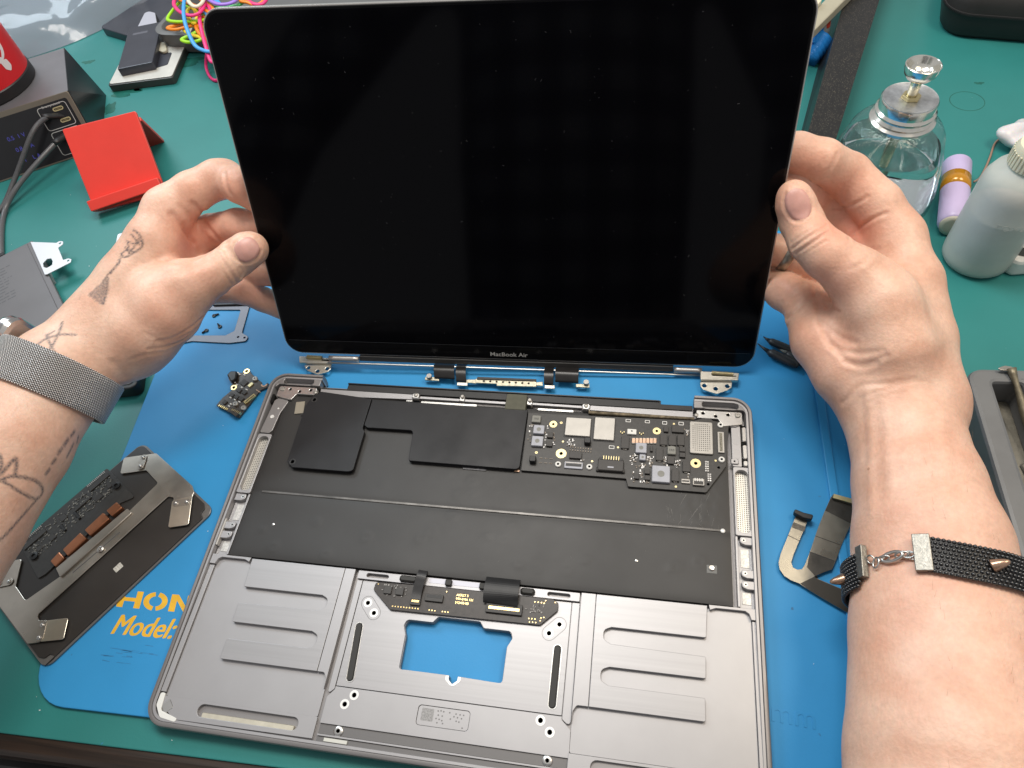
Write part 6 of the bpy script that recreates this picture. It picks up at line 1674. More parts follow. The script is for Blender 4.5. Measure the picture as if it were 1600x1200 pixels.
def dist_poly(V, P, cut):
    """distance of each vertex to a polyline; big beyond cut"""
    P = np.array(P); d = np.full(len(V), 99.0)
    lo, hi = P.min(0) - cut, P.max(0) + cut
    m = np.where(((V > lo) & (V < hi)).all(1))[0]
    if len(m) == 0: return d
    X = V[m]; best = np.full(len(m), 99.0)
    for a, b in zip(P[:-1], P[1:]):
        ab = b - a; L2 = ab @ ab
        if L2 > 400 or L2 < 1e-12: continue
        t = np.clip((X - a) @ ab / L2, 0, 1); best = np.minimum(best, np.linalg.norm(X - a - t[:, None] * ab, axis=1))
    d[m] = best; return d


def skin_material():
    m = bpy.data.materials.new('skin'); m.use_nodes = True; nt = m.node_tree; N = nt.nodes; L = nt.links; b = N['Principled BSDF']
    tc = N.new('ShaderNodeTexCoord')
    def noise(s, d=4):
        n = N.new('ShaderNodeTexNoise'); n.inputs['Scale'].default_value = s; n.inputs['Detail'].default_value = d; L.new(tc.outputs['Object'], n.inputs['Vector']); return n
    def ramp(src, stops):
        r = N.new('ShaderNodeValToRGB'); e = r.color_ramp.elements
        while len(e) > len(stops): e.remove(e[-1])
        while len(e) < len(stops): e.new(.5)
        for k, (p, c) in enumerate(stops): e[k].position = p; e[k].color = tuple(c) + (1,)
        L.new(src, r.inputs['Fac']); return r
    n1 = noise(55, 5)
    base = ramp(n1.outputs['Fac'], [(.32, (.64, .37, .265)), (.5, (.69, .435, .322)), (.68, (.73, .495, .38))])
    n2 = noise(420, 3); r2 = N.new('ShaderNodeMapRange'); r2.inputs['From Min'].default_value = .3; r2.inputs['From Max'].default_value = .7; r2.inputs['To Min'].default_value = .93; r2.inputs['To Max'].default_value = 1.05
    L.new(n2.outputs['Fac'], r2.inputs['Value'])
    mul = N.new('ShaderNodeVectorMath'); mul.operation = 'SCALE'; L.new(base.outputs['Color'], mul.inputs[0]); L.new(r2.outputs['Result'], mul.inputs['Scale'])
    def attr(nm):
        a = N.new('ShaderNodeAttribute'); a.attribute_name = nm; return a
    red = attr('red'); mx = N.new('ShaderNodeMix'); mx.data_type = 'RGBA'; L.new(red.outputs['Fac'], mx.inputs['Factor']); L.new(mul.outputs['Vector'], mx.inputs['A']); mx.inputs['B'].default_value = (.74, .27, .18, 1)
    # a few small moles and pores
    vo = N.new('ShaderNodeTexVoronoi'); vo.inputs['Scale'].default_value = 38; L.new(tc.outputs['Object'], vo.inputs['Vector'])
    lt = N.new('ShaderNodeMath'); lt.operation = 'LESS_THAN'; lt.inputs[1].default_value = .028; L.new(vo.outputs['Distance'], lt.inputs[0])
    mo = N.new('ShaderNodeMath'); mo.operation = 'MULTIPLY'; mo.inputs[1].default_value = .45; L.new(lt.outputs[0], mo.inputs[0])
    mx1 = N.new('ShaderNodeMix'); mx1.data_type = 'RGBA'; L.new(mo.outputs[0], mx1.inputs['Factor']); L.new(mx.outputs['Result'], mx1.inputs['A']); mx1.inputs['B'].default_value = (.22, .09, .055, 1)
    tt = attr('tattoo'); n3 = noise(900, 2)
    mm_ = N.new('ShaderNodeMath'); mm_.operation = 'MULTIPLY'; L.new(tt.outputs['Fac'], mm_.inputs[0])
    r3 = N.new('ShaderNodeMapRange'); r3.inputs['From Min'].default_value = .35; r3.inputs['From Max'].default_value = .6; r3.inputs['To Min'].default_value = .55; r3.inputs['To Max'].default_value = .92; L.new(n3.outputs['Fac'], r3.inputs['Value']); L.new(r3.outputs['Result'], mm_.inputs[1])
    mx2 = N.new('ShaderNodeMix'); mx2.data_type = 'RGBA'; L.new(mm_.outputs[0], mx2.inputs['Factor']); L.new(mx1.outputs['Result'], mx2.inputs['A']); mx2.inputs['B'].default_value = (.045, .05, .06, 1)
    L.new(mx2.outputs['Result'], b.inputs['Base Color'])
    b.inputs['Subsurface Weight'].default_value = .22; b.inputs['Subsurface Radius'].default_value = (1.0, .36, .18); b.inputs['Subsurface Scale'].default_value = .0035
    b.inputs['Roughness'].default_value = .45; b.inputs['Specular IOR Level'].default_value = .45
    # relief: pores and fine folds
    n4 = noise(1400, 3); v2 = N.new('ShaderNodeTexVoronoi'); v2.inputs['Scale'].default_value = 650; L.new(tc.outputs['Object'], v2.inputs['Vector'])
    ad = N.new('ShaderNodeMath'); L.new(n4.outputs['Fac'], ad.inputs[0]); L.new(v2.outputs['Distance'], ad.inputs[1])
    bp = N.new('ShaderNodeBump'); bp.inputs['Strength'].default_value = .4; bp.inputs['Distance'].default_value = .00022; L.new(ad.outputs[0], bp.inputs['Height'])
    n5 = noise(90, 4); bp2 = N.new('ShaderNodeBump'); bp2.inputs['Strength'].default_value = .5; bp2.inputs['Distance'].default_value = .0005; L.new(n5.outputs['Fac'], bp2.inputs['Height']); L.new(bp.outputs['Normal'], bp2.inputs['Normal'])
    L.new(bp2.outputs['Normal'], b.inputs['Normal'])
    return m


M_SKIN = skin_material()
M_NAIL = mat('fingernail', (.58, .315, .27), .38, sss=.12, var=.08, vscale=200)
person = thing('person', 'tattooed person in a wrist watch and beaded bracelet holding the screen with both hands', 'person', (0, -160, ZB))


def nail_ring(c, ax, hl, hw, a0=40, a1=320):
    ax = np.array(ax, float); ax /= np.linalg.norm(ax); sd = np.array([-ax[1], ax[0]])
    return [tuple(np.array(c) + ax * hl * math.cos(math.radians(a)) + sd * hw * math.sin(math.radians(a))) for a in np.linspace(a0, a1, 14)]


def finish(arm_sdf, creases, ridges, reds, tattoos, fills, h=1.0):
    V, F = arm_sdf.mesh(h)
    V = relax(V, F, 3, .5)
    N = vnormals(V, F); bvh = caster(V, F)
    V2 = V.copy()
    for pts, dep, wid in creases:
        P = trace(bvh, pts)
        if len(P) < 2: continue
        d = dist_poly(V, P, wid * 4)
        prof = -dep * np.exp(-(d / wid) ** 2) + .35 * dep * np.exp(-((d - 2.0 * wid) / (1.1 * wid)) ** 2)
        V2 += N * np.where(d < 90, prof, 0)[:, None]
    for pts, hgt, wid in ridges:
        P = trace(bvh, pts)
        if len(P) < 2: continue
        d = dist_poly(V, P, wid * 3); V2 += N * np.where(d < 90, hgt * np.exp(-(d / wid) ** 2), 0)[:, None]
    V2 = relax(V2, F, 1, .35)
    red = np.zeros(len(V), np.float32); tat = np.zeros(len(V), np.float32)
    for (x, y), r, a in reds:
        p, n = hit(bvh, x, y)
        if p is None: continue
        d = np.linalg.norm(V - p, axis=1); red = np.maximum(red, a * np.exp(-(d / r) ** 2))
    for pts, w in tattoos:
        P = trace(bvh, pts, 8)
        if len(P) < 2: continue
        d = dist_poly(V, P, w * 3); tat = np.maximum(tat, np.clip(1.25 - d / w, 0, 1))
    for poly in fills:       # filled shapes: sample the polygon in the picture plane
        xs = [p[0] for p in poly]; ys = [p[1] for p in poly]; Q = []
        for yy in np.arange(min(ys), max(ys), 1.6):
            for xx in np.arange(min(xs), max(xs), 1.6):
                ins = False; j = len(poly) - 1
                for i in range(len(poly)):
                    if (poly[i][1] > yy) != (poly[j][1] > yy) and xx < (poly[j][0] - poly[i][0]) * (yy - poly[i][1]) / (poly[j][1] - poly[i][1]) + poly[i][0]: ins = not ins
                    j = i
                if ins:
                    p, n = hit(bvh, xx, yy)
                    if p is not None: Q.append(p)
        Q = np.array(Q)
        if len(Q):
            near = np.where(((V > Q.min(0) - 2) & (V < Q.max(0) + 2)).all(1))[0]
            dm = np.min(np.linalg.norm(V[near][:, None] - Q[None], axis=2), axis=1); tat[near] = np.maximum(tat[near], np.clip(1.5 - dm / .8, 0, .72))
    me = np_mesh(V2 - base_of(person), F)
    for nm, a in (('red', red), ('tattoo', tat)):
        at_ = me.attributes.new(nm, 'FLOAT', 'POINT'); at_.data.foreach_set('value', a.astype(np.float32))
    o = link('arm', me, M_SKIN, person)
    return o, caster(V2, F), V2, F


def nail(bvh, parent, c, ax, hl, hw, lift=.3):
    ax = np.array(ax, float); ax /= np.linalg.norm(ax); sd = np.array([-ax[1], ax[0]]); n = 14; v, f = [], []; ok = {}
    pc, nc = hit(bvh, *c)
    for j in range(n + 1):
        for i in range(n + 1):
            s, t = -1 + 2 * i / n, -1 + 2 * j / n          # s along the nail, t across
            q = math.sqrt(max(1e-6, 1 - .5 * t * t)); r_ = math.sqrt(max(1e-6, 1 - .5 * s * s))
            a, b_ = s * q, t * r_
            x, y = np.array(c) + ax * a * hl + sd * b_ * hw
            p, nn = hit(bvh, x, y)
            if p is None or np.linalg.norm(p - pc) > 30: p, nn = (v[-1] if v else pc), nc
            e = max(abs(s), abs(t)); v.append(p + nn * (lift * (1 - e ** 4 * .9) - (.15 if e > .99 else 0)))
    W = n + 1
    for j in range(n):
        for i in range(n): f.append((j * W + i, j * W + i + 1, (j + 1) * W + i + 1, (j + 1) * W + i))
    o = raw('fingernail', v, f, M_NAIL, person, True); o.parent = parent; return o


# ---------------------------------------------------------------- right hand
R_ = Arm(); vd = lambda x, y: ray(x, y) / np.linalg.norm(ray(x, y))
R_.chain([(J(1406, 632, 352), 24.5), (J(1417, 690, 340), 25.6), (J(1434, 760, 328), 28.2), (J(1453, 850, 314), 32.2), (J(1473, 1000, 292), 35.8), (J(1494, 1200, 264), 39), (J(1508, 1330, 250), 41), (np.array([262.0, -205.0, 78.0]), 44), (np.array([300.0, -285.0, 105.0]), 45)], n=vd(1440, 850), fl=.80)
R_.chain([(J(1396, 640, 350), 22), (J(1446, 640, 350), 19)], k=10, n=vd(1420, 640), fl=.75)
# palm: metacarpals, thenar, hypothenar
R_.chain([(J(1402, 372, 372), 12.5), (J(1424, 440, 364), 15), (J(1438, 530, 358), 16.5), (J(1442, 610, 352), 18)], k=10)
R_.chain([(J(1362, 395, 384), 12), (J(1385, 470, 374), 15), (J(1410, 590, 358), 18)], k=10)
R_.chain([(J(1318, 445, 388), 11), (J(1340, 520, 372), 15), (J(1385, 610, 358), 18)], k=10)
R_.chain([(J(1262, 498, 382), 11.5), (J(1282, 532, 372), 15), (J(1326, 580, 362), 18), (J(1385, 630, 354), 19)], k=10)
R_.chain([(J(1345, 440, 356), 14), (J(1375, 480, 350), 19), (J(1398, 545, 347), 19), (J(1405, 590, 350), 14)], k=9)
# fingers
R_.chain([(J(1402, 368, 372), 13.0), (J(1370, 320, 374), 12.6), (J(1324, 274, 376), 12.0), (JL(1285, 250, -14), 10.8), (JL(1246, 238, -15), 10.2), (JL(1205, 232, -13), 8.5)], True, 7)
R_.chain([(J(1358, 395, 386), 12), (J(1322, 352, 391), 11), (J(1282, 312, 394), 10.4), (JL(1240, 296, -15.5), 9.8), (JL(1200, 290, -14), 8.5)], True, 6)
R_.chain([(J(1312, 445, 390), 11.5), (J(1272, 415, 396), 10.6), (JL(1228, 394, -16.5), 10), (JL(1185, 385, -14), 8.5)], True, 6)
R_.chain([(J(1284, 495, 384), 11.5), (J(1252, 470, 390), 11.3), (J(1226, 456, 396), 10.6), (JL(1200, 440, -15.5), 9.2), (JL(1165, 432, -13), 7.8)], True, 5)
R_.chain([(J(1362, 452, 352), 15.5), (J(1330, 426, 350), 13.6), (J(1292, 398, 350), 12.2), (J(1268, 376, 352), 11.2), (JL(1252, 345, 12.0), 10.6), (JL(1243, 318, 10.2), 9.6), (JL(1240, 306, 9.4), 8.2)], True, 8)
_cr = [([(1238, 388), (1262, 371), (1290, 354)], 1.0, 1.0), ([(1242, 396), (1266, 381), (1293, 362)], .9, .9), ([(1236, 380), (1258, 365), (1284, 350)], .6, .8), ([(1246, 402), (1270, 388), (1290, 376)], .3, .8),
       ([(1309, 240), (1302, 256), (1288, 272), (1278, 280)], .45, 1.0), ([(1304, 326), (1325, 322), (1345, 314), (1356, 307)], .6, .9), ([(1326, 374), (1340, 358), (1360, 344), (1384, 333)], .6, 1.0),
       ([(1340, 352), (1360, 345), (1375, 336)], .2, .8), ([(1362, 388), (1378, 390), (1388, 384)], .25, 1.0), ([(1222, 503), (1238, 490), (1256, 474), (1274, 462)], 1.0, 1.3), ([(1232, 470), (1246, 456), (1262, 446)], .5, 1.2),
       ([(1272, 448), (1280, 468), (1300, 482), (1312, 488)], .5, 1.1), ([(1276, 470), (1284, 500), (1306, 524), (1338, 536)], .45, 1.4), ([(1290, 520), (1310, 545), (1345, 552), (1380, 548)], .4, 1.3),
       ([(1300, 540), (1322, 562), (1350, 568), (1385, 556)], .5, 1.3), ([(1318, 566), (1345, 574), (1370, 568)], .45, 1.2), ([(1316, 630), (1332, 616), (1346, 602), (1380, 600), (1430, 592)], .4, 1.2),
       ([(1345, 622), (1390, 606), (1440, 596)], .2, 1.0), ([(1280, 500), (1287, 520), (1296, 540)], .5, 1.6), ([(1330, 420), (1350, 410), (1362, 396)], .25, 1.2), ([(1347, 626), (1352, 660), (1354, 720)], .25, 2.2), ([(1372, 624), (1378, 680)], .2, 2.4)]
for k in range(12): _cr.append(([(1335 + k * 4, 404 + k * 3), (1350 + k * 4, 398 + k * 3.2)], .12, .8))
_rd = [((1340, 362), 15, .75), ((1320, 300), 16, .35), ((1300, 360), 10, .5), ((1246, 320), 14, .22), ((1255, 250), 14, .30), ((1230, 450), 14, .3), ((1300, 470), 10, .3), ((1262, 560), 26, .25), ((1300, 440), 14, .35), ((1440, 800), 40, .10), ((1420, 940), 40, .12)]
_cr.append((nail_ring((1247, 319), (-.28, -.96), 28, 22), .7, .8))
armR, bvhR, VR, FR = finish(R_, _cr, [([(1353, 600), (1358, 660), (1360, 730), (1362, 800)], .45, 2.8), ([(1372, 610), (1384, 680), (1392, 760)], .5, 3.0), ([(1470, 640), (1478, 720), (1482, 800)], .4, 3.0)], _rd, [], [])
nail(bvhR, armR, (1247, 319), (-.28, -.96), 27, 21)

# ---------------------------------------------------------------- left hand
L_ = Arm()
L_.chain([(J(170, 522, 408), 22), (J(135, 550, 402), 25), (J(98, 582, 394), 27.5), (J(60, 625, 386), 28), (J(12, 697, 370), 30), (J(-77, 818, 348), 33), (J(-160, 930, 325), 36), (np.array([-318.0, -170.0, 100.0]), 41), (np.array([-345.0, -255.0, 118.0]), 43)], n=vd(60, 640), fl=.92)
L_.chain([(J(262, 330, 416), 13.2), (J(240, 378, 412), 15.5), (J(205, 440, 410), 18.5), (J(165, 500, 408), 21)], k=10)
L_.chain([(J(282, 372, 432), 12), (J(250, 420, 424), 16), (J(185, 500, 412), 20)], k=10)
L_.chain([(J(300, 420, 440), 11), (J(262, 462, 430), 15), (J(205, 525, 414), 18)], k=10)
L_.chain([(J(312, 450, 438), 10), (J(275, 495, 428), 14), (J(215, 545, 414), 17)], k=10)
L_.chain([(J(285, 455, 408), 16), (J(255, 488, 404), 20), (J(222, 520, 404), 20), (J(185, 545, 404), 17)], k=9)
L_.chain([(J(262, 328, 417), 13.5), (J(300, 300, 418), 12.0), (J(340, 280, 421), 11.6), (J(352, 279, 424), 11.2), (JL(374, 290, -12), 10.2), (JL(398, 305, -14.5), 9.2), (JL(420, 322, -13.5), 8)], True, 6)
L_.chain([(J(290, 376, 436), 12), (J(330, 362, 439), 10.6), (JL(372, 352, -14.5), 10.2), (JL(405, 354, -15.5), 9.6), (JL(440, 360, -13.5), 8)], True, 6)
L_.chain([(J(300, 420, 441), 11), (J(350, 418, 446), 10.2), (JL(400, 422, -15), 9.6), (JL(440, 430, -14), 8.2)], True, 5)
L_.chain([(J(310, 448, 440), 10.5), (J(345, 450, 444), 9.4), (J(378, 454, 446), 8.6), (JL(412, 468, -13), 8.0), (JL(448, 486, -12), 7.0)], True, 5)
L_.chain([(J(262, 468, 404), 18), (J(293, 448, 403), 15.2), (J(328, 432, 406), 12.2), (J(352, 417, 408), 10.6), (JL(370, 403, 11.8), 11.0), (JL(387, 391, 10.8), 10.6), (JL(394, 388, 9.6), 9.4)], True, 8)
_cr = [([(340, 394), (352, 414), (371, 441)], 1.3, 1.1), ([(351, 386), (361, 408), (377, 433)], 1.1, 1.0), ([(346, 390), (357, 412), (374, 437)], .9, .9), ([(334, 398), (346, 418), (362, 444)], .7, 1.0), ([(356, 384), (366, 404), (380, 428)], .6, .8),
       ([(351, 270), (352, 284), (356, 296), (360, 303)], .8, 1.3), ([(302, 318), (314, 330), (332, 334), (342, 326)], .7, 1.4), ([(268, 335), (285, 356), (300, 378), (312, 402)], .9, 1.8), ([(288, 350), (292, 366), (304, 380)], .5, 1.4),
       ([(280, 322), (292, 334), (300, 346)], .35, 1.4), ([(318, 346), (340, 372), (356, 380)], .6, 1.4), ([(312, 402), (330, 392), (346, 388)], .5, 1.3), ([(244, 534), (270, 528), (298, 512), (318, 494)], .55, .9),
       ([(232, 546), (262, 541), (292, 528), (312, 508)], .5, .9), ([(240, 540), (266, 534), (296, 520)], .3, .8), ([(205, 562), (228, 554), (252, 550)], .35, 1.0), ([(176, 566), (196, 590)], .4, 2.0), ([(226, 520), (246, 530), (258, 536)], .2, .9), ([(300, 405), (270, 410), (250, 405)], .5, 2.4)]
_rd = [((302, 372), 20, .70), ((322, 350), 14, .55), ((283, 400), 14, .35), ((305, 425), 12, .30), ((300, 300), 12, .22), ((370, 300), 12, .35), ((362, 352), 14, .30), ((395, 460), 14, .4), ((390, 392), 9, .12), ((260, 470), 20, .20), ((335, 300), 14, .25), ((285, 505), 16, .22)]
def zt(pts): return [(a / 3.529, 330 + b / 3.529) for a, b in pts]
def zu(pts): return [(a / 3.529, 660 + b / 3.529) for a, b in pts]
_tt = [(zt([(735, 105), (765, 125), (785, 165), (780, 200), (740, 230), (690, 255), (668, 235)]), .7), (zt([(720, 125), (745, 150), (770, 185)]), .6), (zt([(700, 165), (740, 180), (775, 165)]), .6), (zt([(690, 200), (720, 215), (745, 195), (765, 150)]), .6), (zt([(672, 235), (700, 215), (720, 240)]), .6), (zt([(705, 170), (715, 215), (740, 228)]), .6),
       (zt([(665, 250), (650, 290), (600, 345), (560, 400)]), .6), (zt([(655, 270), (660, 285), (610, 345)]), .5), (zt([(595, 355), (590, 430), (572, 515)]), .6),
       (zt([(205, 735), (260, 700), (340, 680), (415, 682)]), .9), (zt([(345, 610), (325, 670), (295, 730), (270, 765)]), .8), (zt([(255, 680), (280, 740), (310, 790), (325, 810)]), .8), (zt([(270, 680), (300, 660)]), .6),
       (zu([(410, 50), (392, 75)]), 1.1), (zu([(375, 95), (355, 125)]), 1.3), (zu([(340, 145), (322, 170)]), 1.3), (zu([(305, 205), (290, 225)]), 1.2), (zu([(272, 260), (255, 282)]), 1.2), (zu([(432, 80), (425, 110)]), 1.0), (zu([(405, 120), (385, 160), (370, 190)]), 1.1),
       (zu([(0, 290), (40, 245), (85, 200), (90, 240), (80, 295)]), 1.1), (zu([(0, 320), (60, 298), (140, 305), (200, 325), (235, 365), (225, 405), (200, 425)]), 1.0), (zu([(0, 315), (60, 350), (130, 395), (200, 425)]), .9), (zu([(200, 430), (120, 520), (50, 600), (0, 650)]), .9), (zu([(0, 180), (10, 230), (0, 260)]), 1.0)]
_fl = [zt([(492, 460), (560, 400), (598, 365), (596, 430), (572, 515)])]
_cr.append((nail_ring((386, 390), (.82, -.57), 22, 21), .7, .8))
armL, bvhL, VL, FL = finish(L_, _cr, [([(262, 440), (300, 430), (330, 420)], .5, 4.0), ([(225, 345), (200, 410), (160, 470)], .5, 5)], _rd, _tt, _fl)
nail(bvhL, armL, (386, 390), (.82, -.57), 21, 20)

# ---------------------------------------------------------------- the shirt of the person, close behind the camera: shades the near edge and shows in the dark glass
def plaid():
    m = bpy.data.materials.new('checked_shirt'); m.use_nodes = True; nt = m.node_tree; N = nt.nodes; L = nt.links; b = N['Principled BSDF']
    tc = N.new('ShaderNodeTexCoord'); sep = N.new('ShaderNodeSeparateXYZ'); L.new(tc.outputs['Object'], sep.inputs[0]); w = []
    for ax in ('X', 'Z'):
        a = N.new('ShaderNodeMath'); a.operation = 'MULTIPLY'; a.inputs[1].default_value = 1 / .055; L.new(sep.outputs[ax], a.inputs[0])
        f = N.new('ShaderNodeMath'); f.operation = 'FRACT'; L.new(a.outputs[0], f.inputs[0]); g = N.new('ShaderNodeMath'); g.operation = 'GREATER_THAN'; g.inputs[1].default_value = .5; L.new(f.outputs[0], g.inputs[0]); w.append(g)
    s = N.new('ShaderNodeMath'); L.new(w[0].outputs[0], s.inputs[0]); L.new(w[1].outputs[0], s.inputs[1])
    r = N.new('ShaderNodeValToRGB'); r.color_ramp.interpolation = 'CONSTANT'; e = r.color_ramp.elements; e[0].color = (.02, .02, .025, 1); e[1].position = .4; e[1].color = (.07, .075, .09, 1); x = e.new(.8); x.color = (.20, .21, .23, 1)
    d = N.new('ShaderNodeMath'); d.operation = 'DIVIDE'; d.inputs[1].default_value = 2.2; L.new(s.outputs[0], d.inputs[0]); L.new(d.outputs[0], r.inputs['Fac']); L.new(r.outputs['Color'], b.inputs['Base Color']); b.inputs['Roughness'].default_value = .9
    return m


S_ = Arm()
S_.chain([(np.array([40, -440, -60.0]), 150), (np.array([40, -430, 180.0]), 155), (np.array([40, -430, 420.0]), 150)], k=40)
S_.chain([(np.array([-150, -430, 470.0]), 72), (np.array([230, -430, 470.0]), 72)], k=60)
S_.chain([(np.array([-165, -430, 470.0]), 66), (np.array([-330, -330, 220.0]), 54), (np.array([-345, -260, 120.0]), 46)], k=30)
S_.chain([(np.array([245, -430, 470.0]), 66), (np.array([330, -360, 230.0]), 54), (np.array([300, -285, 110.0]), 46)], k=30)
_sv, _sf = S_.mesh(7.0)
_me = np_mesh(_sv - base_of(person), _sf); link('shirt', _me, plaid(), person)

# ================================================================== watch, bracelet, ring
def ring_section(bvh, C, A, s, th, e1, e2, R=95):
    """point and outward direction on the arm's surface round the axis A at C + s A"""
    d = math.cos(th) * e1 + math.sin(th) * e2; o = C + A * s + d * R
    r = bvh.ray_cast(Vector(o), Vector(-d))
    return (np.array(r[0]) if r[0] is not None else C + A * s + d * 28), d


def frame_of(A, toward):
    e1 = toward - A * (toward @ A); e1 /= np.linalg.norm(e1); return e1, np.cross(A, e1)


# ---- watch: woven steel band and case
def weave_mat():
    m = bpy.data.materials.new('woven_steel'); m.use_nodes = True; nt = m.node_tree; N = nt.nodes; L = nt.links; b = N['Principled BSDF']
    uv = N.new('ShaderNodeUVMap'); sep = N.new('ShaderNodeSeparateXYZ'); L.new(uv.outputs['UV'], sep.inputs[0])
    def mth(op, a, b_=None):
        n = N.new('ShaderNodeMath'); n.operation = op
        for i, q in enumerate((a, b_)):
            if q is None: continue
            if isinstance(q, (int, float)): n.inputs[i].default_value = q
            else: L.new(q, n.inputs[i])
        return n.outputs[0]
    u = mth('MULTIPLY', sep.outputs['X'], 2 * math.pi / 1.3); v = mth('MULTIPLY', sep.outputs['Y'], 2 * math.pi / 1.3)
    row = mth('FLOOR', mth('DIVIDE', sep.outputs['Y'], 0.65)); sh = mth('MULTIPLY', row, math.pi)
    a = mth('SINE', mth('ADD', u, sh)); c = mth('ABSOLUTE', mth('SINE', v))
    hgt = mth('MULTIPLY', mth('ADD', mth('MULTIPLY', a, .5), .5), c)
    r = N.new('ShaderNodeValToRGB'); r.color_ramp.elements[0].position = .16; r.color_ramp.elements[0].color = (.035, .033, .033, 1); r.color_ramp.elements[1].position = .50; r.color_ramp.elements[1].color = (1.0, .97, .95, 1)
    L.new(hgt, r.inputs['Fac']); L.new(r.outputs['Color'], b.inputs['Base Color'])
    b.inputs['Metallic'].default_value = .35; b.inputs['Roughness'].default_value = .38
    bp = N.new('ShaderNodeBump'); bp.inputs['Distance'].default_value = .0007; bp.inputs['Strength'].default_value = .9; L.new(hgt, bp.inputs['Height']); L.new(bp.outputs['Normal'], b.inputs['Normal'])
    return m


CW = J(84, 595, 391); AW = J(118, 538, 398) - J(48, 650, 383); AW = AW / np.linalg.norm(AW)
e1, e2 = frame_of(AW, CAM_POS - CW)
wt = thing('wrist_watch', 'steel wrist watch with a woven mesh band on the left wrist', 'watch', CW + np.array([0, 0, -30]))
nth, ns = 96, 9; HWB = 11.5
v, f, uvs = [], [], []
base_r = []
for i in range(nth):
    th = 2 * math.pi * i / nth; rr = []
    for k in range(5):
        p, d = ring_section(bvhL, CW, AW, (k / 4 - .5) * 2 * HWB, th, e1, e2); rr.append((p - CW) @ d)
    base_r.append(max(rr))
base_r = np.array(base_r); base_r = np.maximum(base_r, np.convolve(np.r_[base_r[-4:], base_r, base_r[:4]], np.ones(9) / 9, 'valid'))
arc = np.r_[0, np.cumsum(np.full(nth, 2 * math.pi / nth) * base_r)]
prof = [(-HWB, .4), (-HWB, 2.2), (-HWB + .6, 2.7)] + [(-HWB + .6 + (2 * HWB - 1.2) * k / 6, 2.7) for k in range(1, 6)] + [(HWB - .6, 2.7), (HWB, 2.2), (HWB, .4)]
m_ = len(prof)
for i in range(nth):
    th = 2 * math.pi * i / nth; d = math.cos(th) * e1 + math.sin(th) * e2
    for s, o_ in prof: v.append(CW + AW * s + d * (base_r[i] + o_))
me = None
for i in range(nth):
    j = (i + 1) % nth
    for k in range(m_):
        l = (k + 1) % m_
        f.append((i * m_ + k, j * m_ + k, j * m_ + l, i * m_ + l)); uvs.append([(arc[i], prof[k][0]), (arc[i + 1], prof[k][0]), (arc[i + 1], prof[l][0]), (arc[i], prof[l][0])])
me = mesh(np.array(v) - base_of(wt), f); uvl = me.uv_layers.new(name='UVMap')
uvl.data.foreach_set('uv', np.array(uvs, np.float32).ravel())
auto_smooth(me, 50); link('mesh_band', me, weave_mat(), wt)
# case on the far side, towards the upper left of the forearm
_nd = J(20, 540, 396) - J(84, 595, 396); _nd = _nd / np.linalg.norm(_nd); _nd = _nd - AW * (_nd @ AW); _nd += np.array([0, 0, -.28]); _nd = _nd - AW * (_nd @ AW); _nd /= np.linalg.norm(_nd)
_th = math.atan2(_nd @ e2, _nd @ e1) % (2 * math.pi); _rr = base_r[int(_th / (2 * math.pi) * nth) % nth]
_ys = np.cross(_nd, AW)
def wplate(name, w, h, z0, z1, r, m, bev, parent=wt):
    me = plate_mesh([rrect(-w / 2, -h / 2, w / 2, h / 2, r, 7)], z0, z1, bev); o = link(name, me, m, parent)
    M = np.eye(4); M[:3, 0] = AW; M[:3, 1] = _ys; M[:3, 2] = _nd; M[:3, 3] = (CW + _nd * (_rr - 1) + AW * 5.0 - base_of(wt)) * MM; o.matrix_local = Matrix(M.tolist()); return o
M_WCASE = mat('watch_case_steel', (.42, .41, .40), .2, .95, var=.05)
wplate('watch_case', 42, 36, .5, 10.5, 9, M_WCASE, 3.2); wplate('watch_glass', 38, 32, 10.5, 11.4, 8, M_GLASS, .8)
for s in (-1, 1):
    _o = box('band_lug', 0, 0, 0, 21, 4, 4, M_BRIGHT, wt, .8, local=True)
    M = np.eye(4); M[:3, 0] = AW; M[:3, 1] = _ys; M[:3, 2] = _nd; M[:3, 3] = (CW + _nd * (_rr + .5) + AW * 2.0 + _ys * s * 18.5 - base_of(wt)) * MM; _o.matrix_local = Matrix(M.tolist())

# ---- beaded bracelet
CB = J(1455, 884, 309); AB = J(1440, 760, 328) - J(1472, 1000, 291); AB /= np.linalg.norm(AB)
f1, f2 = frame_of(AB, CAM_POS - CB)
bc = thing('beaded_bracelet', 'black beaded bracelet with metal clasp and spikes on the right forearm', 'bracelet', CB + np.array([0, 0, -35]))
def bpt(th, s, off):
    p, d = ring_section(bvhR, CB, AB, s, th, f1, f2); return p + d * off, d
def find(px, py):
    """angle and axial position on the forearm under a pixel"""
    p, n = hit(bvhR, px, py); q = p - CB; s = q @ AB; q = q - AB * s; return math.atan2(q @ f2, q @ f1), float(s)
tl_, sl_ = find(1349, 893); tr2, sr2 = find(1447, 868)
_dir = 1 if tr2 > tl_ else -1
bm = bmesh.new(); bmesh.ops.create_uvsphere(bm, u_segments=6, v_segments=4, radius=1.0)
BV = np.array([tuple(x.co) for x in bm.verts]); BF = [tuple(x.index for x in q.verts) for q in bm.faces]; bm.free()
def bead(vv, ff, c, ax, sd, up, la, lb):
    n0 = len(vv); q = c + BV[:, :1] * la * ax + BV[:, 1:2] * lb * sd + BV[:, 2:] * lb * up; vv.extend(q); ff.extend([tuple(i + n0 for i in g) for g in BF])
vv, ff = [], []
circum = 2 * math.pi - abs(tr2 - tl_); nrow = 9; PIT = 1.95
_path = []
